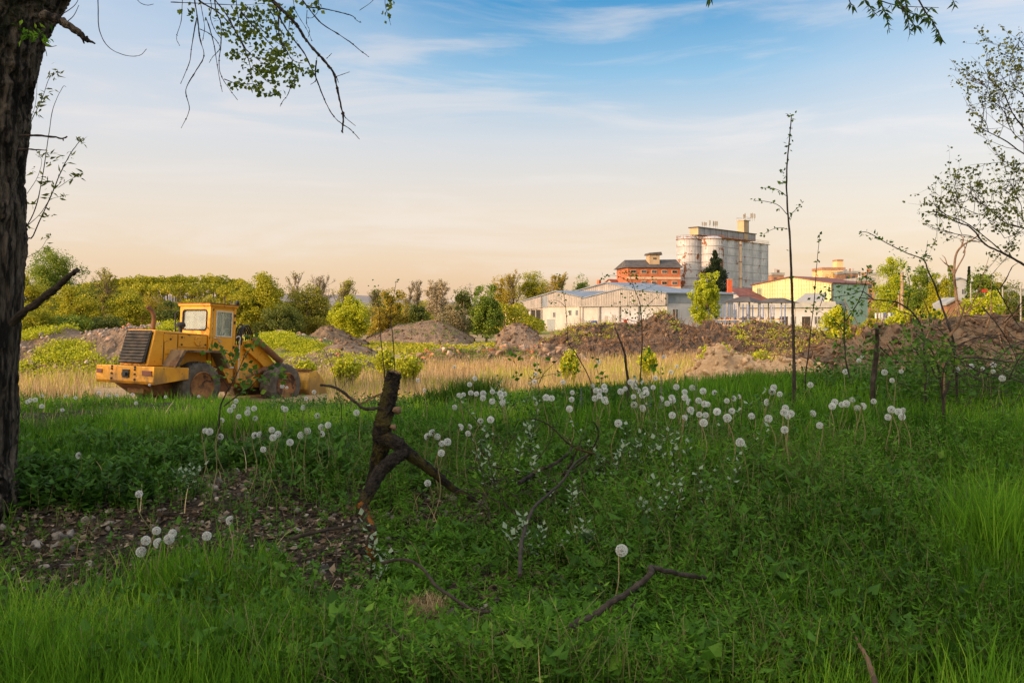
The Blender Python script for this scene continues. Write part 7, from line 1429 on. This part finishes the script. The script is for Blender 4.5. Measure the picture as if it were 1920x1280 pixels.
addp(780,640,3.31,[(238,158),(365,230),(333,267),(266,333),(295,330),(340,319),(375,325),(417,323),(415,351),(474,312),(473,371),(522,321),(549,327),(530,345),(537,379),(12,240),(53,303),(463,485),(330,529),(322,571),(160,633),(195,623),(157,692),(743,203),(735,250),(807,348),(842,353),(912,252),(970,317),(966,359),(952,418),(1093,276),(1118,305),(1110,353),(1140,308),(1168,280),(1175,303),(1138,338),(1170,362),(1180,376),(1135,127),(1270,311),(1298,293),(1331,252),(1362,250),(1355,280),(1376,305),(1350,343),(1423,297),(1428,320),(1405,334),(1256,508),(1486,227),(1538,96),(1619,154),(1583,190),(1615,283),(1714,288),(1781,308),(1472,285),(1667,313),(1669,348),(1587,348),(1592,365),(1559,385),(1754,367),(1790,388),(1810,390),(1705,425),(1590,458),(1758,453),(1797,457),(1785,504),(1867,435)])
addp(780,640,3.31,[(240,408),(400,494),(273,532),(103,568),(72,590),(132,590),(1407,255),(1352,393),(1405,415),(1520,357),(1698,378),(1665,475),(1854,319)],1)
addp(1340,600,3.31,[(75,501),(107,564),(15,568),(78,607),(229,595),(158,758),(334,611),(366,418),(404,459),(439,546),(430,572),(454,597),(472,580),(434,680),(594,402),(606,581),(652,653),(745,509),(730,534),(788,524),(817,518),(853,495),(919,535),(987,504),(811,320),(895,251),(917,226),(1054,324),(1101,374),(1158,319),(1097,555),(1076,602),(1140,568),(1163,600),(1502,305),(1592,288),(1729,278),(1729,319),(1785,361)])
addp(1340,600,3.31,[(115,487),(147,475),(328,510),(355,444),(885,547),(1170,562),(1663,303)],1)
addp(600,640,2.908,[(199,388),(587,772)]); addp(640,860,3.0,[(1577,514)])
raw = np.array(raw)
raw[np.random.default_rng(3).random(len(raw)) < .12, 2] = 1
# clusters
n = len(raw); lab = np.arange(n)
for i in range(n):
    for j in range(i):
        if math.hypot((raw[i,0]-raw[j,0]), (raw[i,1]-raw[j,1])*1.3) < 30+.05*max(0, raw[i,1]-720):
            a, b = lab[i], lab[j]; lab[lab == a] = b
LM = [(60,750,'near the big trunk'),(130,755,'left of the loader'),(200,745,'under the loader rear'),(275,760,'below the loader counterweight'),(375,745,'below the rear wheel'),(440,770,'below the maple sprig'),(475,790,'below the loader front'),(535,728,'at the front wheel'),(530,765,'under the bucket'),(580,750,'right of the bucket'),(610,790,'left of the stump'),(515,815,'midway from loader to stump'),(390,808,'above the soil slope'),(260,925,'on the soil slope'),(300,1000,'in the left foreground'),(390,1003,'at the foreground grass tuft'),(430,975,'beyond the foreground tuft'),(665,775,'touching the stump'),(800,905,'alone right of the stump'),(828,830,'right of the stump middle'),(878,800,'over the stump leg'),(853,690,'on the herb clump'),(890,710,'on the grass tussock'),(865,740,'left of the tussock foot'),(910,742,'below the tussock'),(945,745,'right of the tussock'),(785,715,'left of the herb clump'),(850,765,'under the tussock group'),(1003,705,'near the leafy stems'),(1030,745,'above the curled twigs'),(1070,745,'right of the curled twigs'),(1055,715,'below the crooked sapling'),(1130,735,'left of the grey spike'),(1123,678,'in the dry grass'),(1165,735,'right of the first spike'),(1195,730,'below the dark stick'),(1160,795,'alone, ragged, mid meadow'),(1245,680,'against the clay heap'),(1260,700,'below the clay heap'),(1230,710,'left of the clay heap'),(1260,750,'under the clay heap'),(1300,730,'beyond the thick spike'),(1315,760,'mid meadow cluster'),(1335,780,'lowest of the middle group'),(1340,740,'right middle group'),(1365,750,'left of the tall sapling'),(1385,830,'alone, large, low'),(1410,780,'below the tall sapling'),(1450,740,'left at the tall sapling foot'),(1470,775,'under the tall sapling'),(1520,720,'right of the tall sapling'),(1523,775,'right below the tall sapling'),(1570,755,'left in the right group'),(1590,750,'in the right group'),(1612,675,'above the right group'),(1585,697,'under the leafy bush'),(1640,752,'right end of the right group'),(1660,700,'at the dark stub'),(1672,713,'right of the dark stub'),(1690,697,'under the dense bush'),(1670,775,'in the low right bunch'),(1794,692,'left of the far right clocks'),(1821,687,'at the brushwood'),(1862,690,'nearest the right edge'),(1880,709,'rightmost, under the pair'),(1165,1031,'alone in the right foreground')]
from collections import Counter
ordn = ['first','second','third','fourth','fifth','sixth','seventh','eighth','ninth','tenth','eleventh','twelfth']
near = [int(np.argmin([math.hypot(x-a, y-b) for a, b, _ in LM])) for x, y, h in raw]
cnt = Counter(near); labels = {}
for li in set(near):
    ids = sorted([i for i in range(n) if near[i] == li], key=lambda i: (raw[i,0], raw[i,1]))
    for k, i in enumerate(ids):
        st = 'half blown dandelion clock' if raw[i,2] else 'round white dandelion clock'
        if len(ids) == 1: labels[i] = '%s %s' % (st, LM[li][2])
        elif len(ids) == 2: labels[i] = '%s %s, the %s of two' % (st, LM[li][2], 'left' if k == 0 else 'right')
        elif k == 0: labels[i] = '%s %s, leftmost of %d' % (st, LM[li][2], len(ids))
        elif k == len(ids)-1: labels[i] = '%s %s, rightmost of %d' % (st, LM[li][2], len(ids))
        else: labels[i] = '%s %s, %s from left of %d' % (st, LM[li][2], ordn[k], len(ids))
used = [False]*5
for i, (px, py, half) in enumerate(raw):
    L_ = rng.uniform(.30,.40) if py < 850 else rng.uniform(.26,.33)
    if px > 1750: L_ = .36
    if 150 < px < 420 and py < 780: L_ = .24
    ds = np.arange(2.4, 13, .02); x = (px-960)/F*ds; z = EYE-(py-590)/F*ds; g = GH(x, ds); k = int(np.argmax(z <= g+L_))
    if z[k] > g[k]+L_: k = int(np.argmin(np.abs(z-g-L_)))
    if py < 775 and px < 330: k = max(k, int((8.2-2.4)/.02)); 
    d = ds[k]; X0 = (px-960)/F*d; zt = EYE-(py-590)/F*d; lean = rng.normal(0,.03,2); bx, by = X0-lean[0], d-lean[1]; bz = float(GH(bx, by)); L2 = zt-bz
    t = thing('dandelion', labels[i], 'dandelion', (bx, by, bz-.01), 'dandelion clocks in the meadow')
    pi = (int(rng.choice([3,4])) if half else int(rng.choice([0,1,2])))
    src = stemP[i % 3]; s = src if (i < 3) else src.copy(); 
    if i >= 3: COL.objects.link(s)
    s.parent = t; dvec = Vector((lean[0], lean[1], L2+.01)); s.rotation_euler = dvec.to_track_quat('Z','Y').to_euler(); s.scale = (1,1,dvec.length)
    a0, b0, kp = protos[pi]; fresh = not used[pi]; used[pi] = True
    a_ = a0 if fresh else a0.copy(); b_ = b0 if fresh else b0.copy()
    if not fresh: COL.objects.link(a_); COL.objects.link(b_)
    sc = rng.uniform(.90,1.28)*(1.0+.06*(d < 4.4)); 
    for o_ in (a_, b_): o_.parent = t; o_.location = dvec; o_.scale = (sc,)*3; o_.rotation_euler = (rng.uniform(-.3,.3), rng.uniform(-.3,.3), rng.uniform(0,6.28))
print('dandelions', n, 'distinct labels', len(set(labels.values())), 'longest', max(len(v.split()) for v in labels.values()))
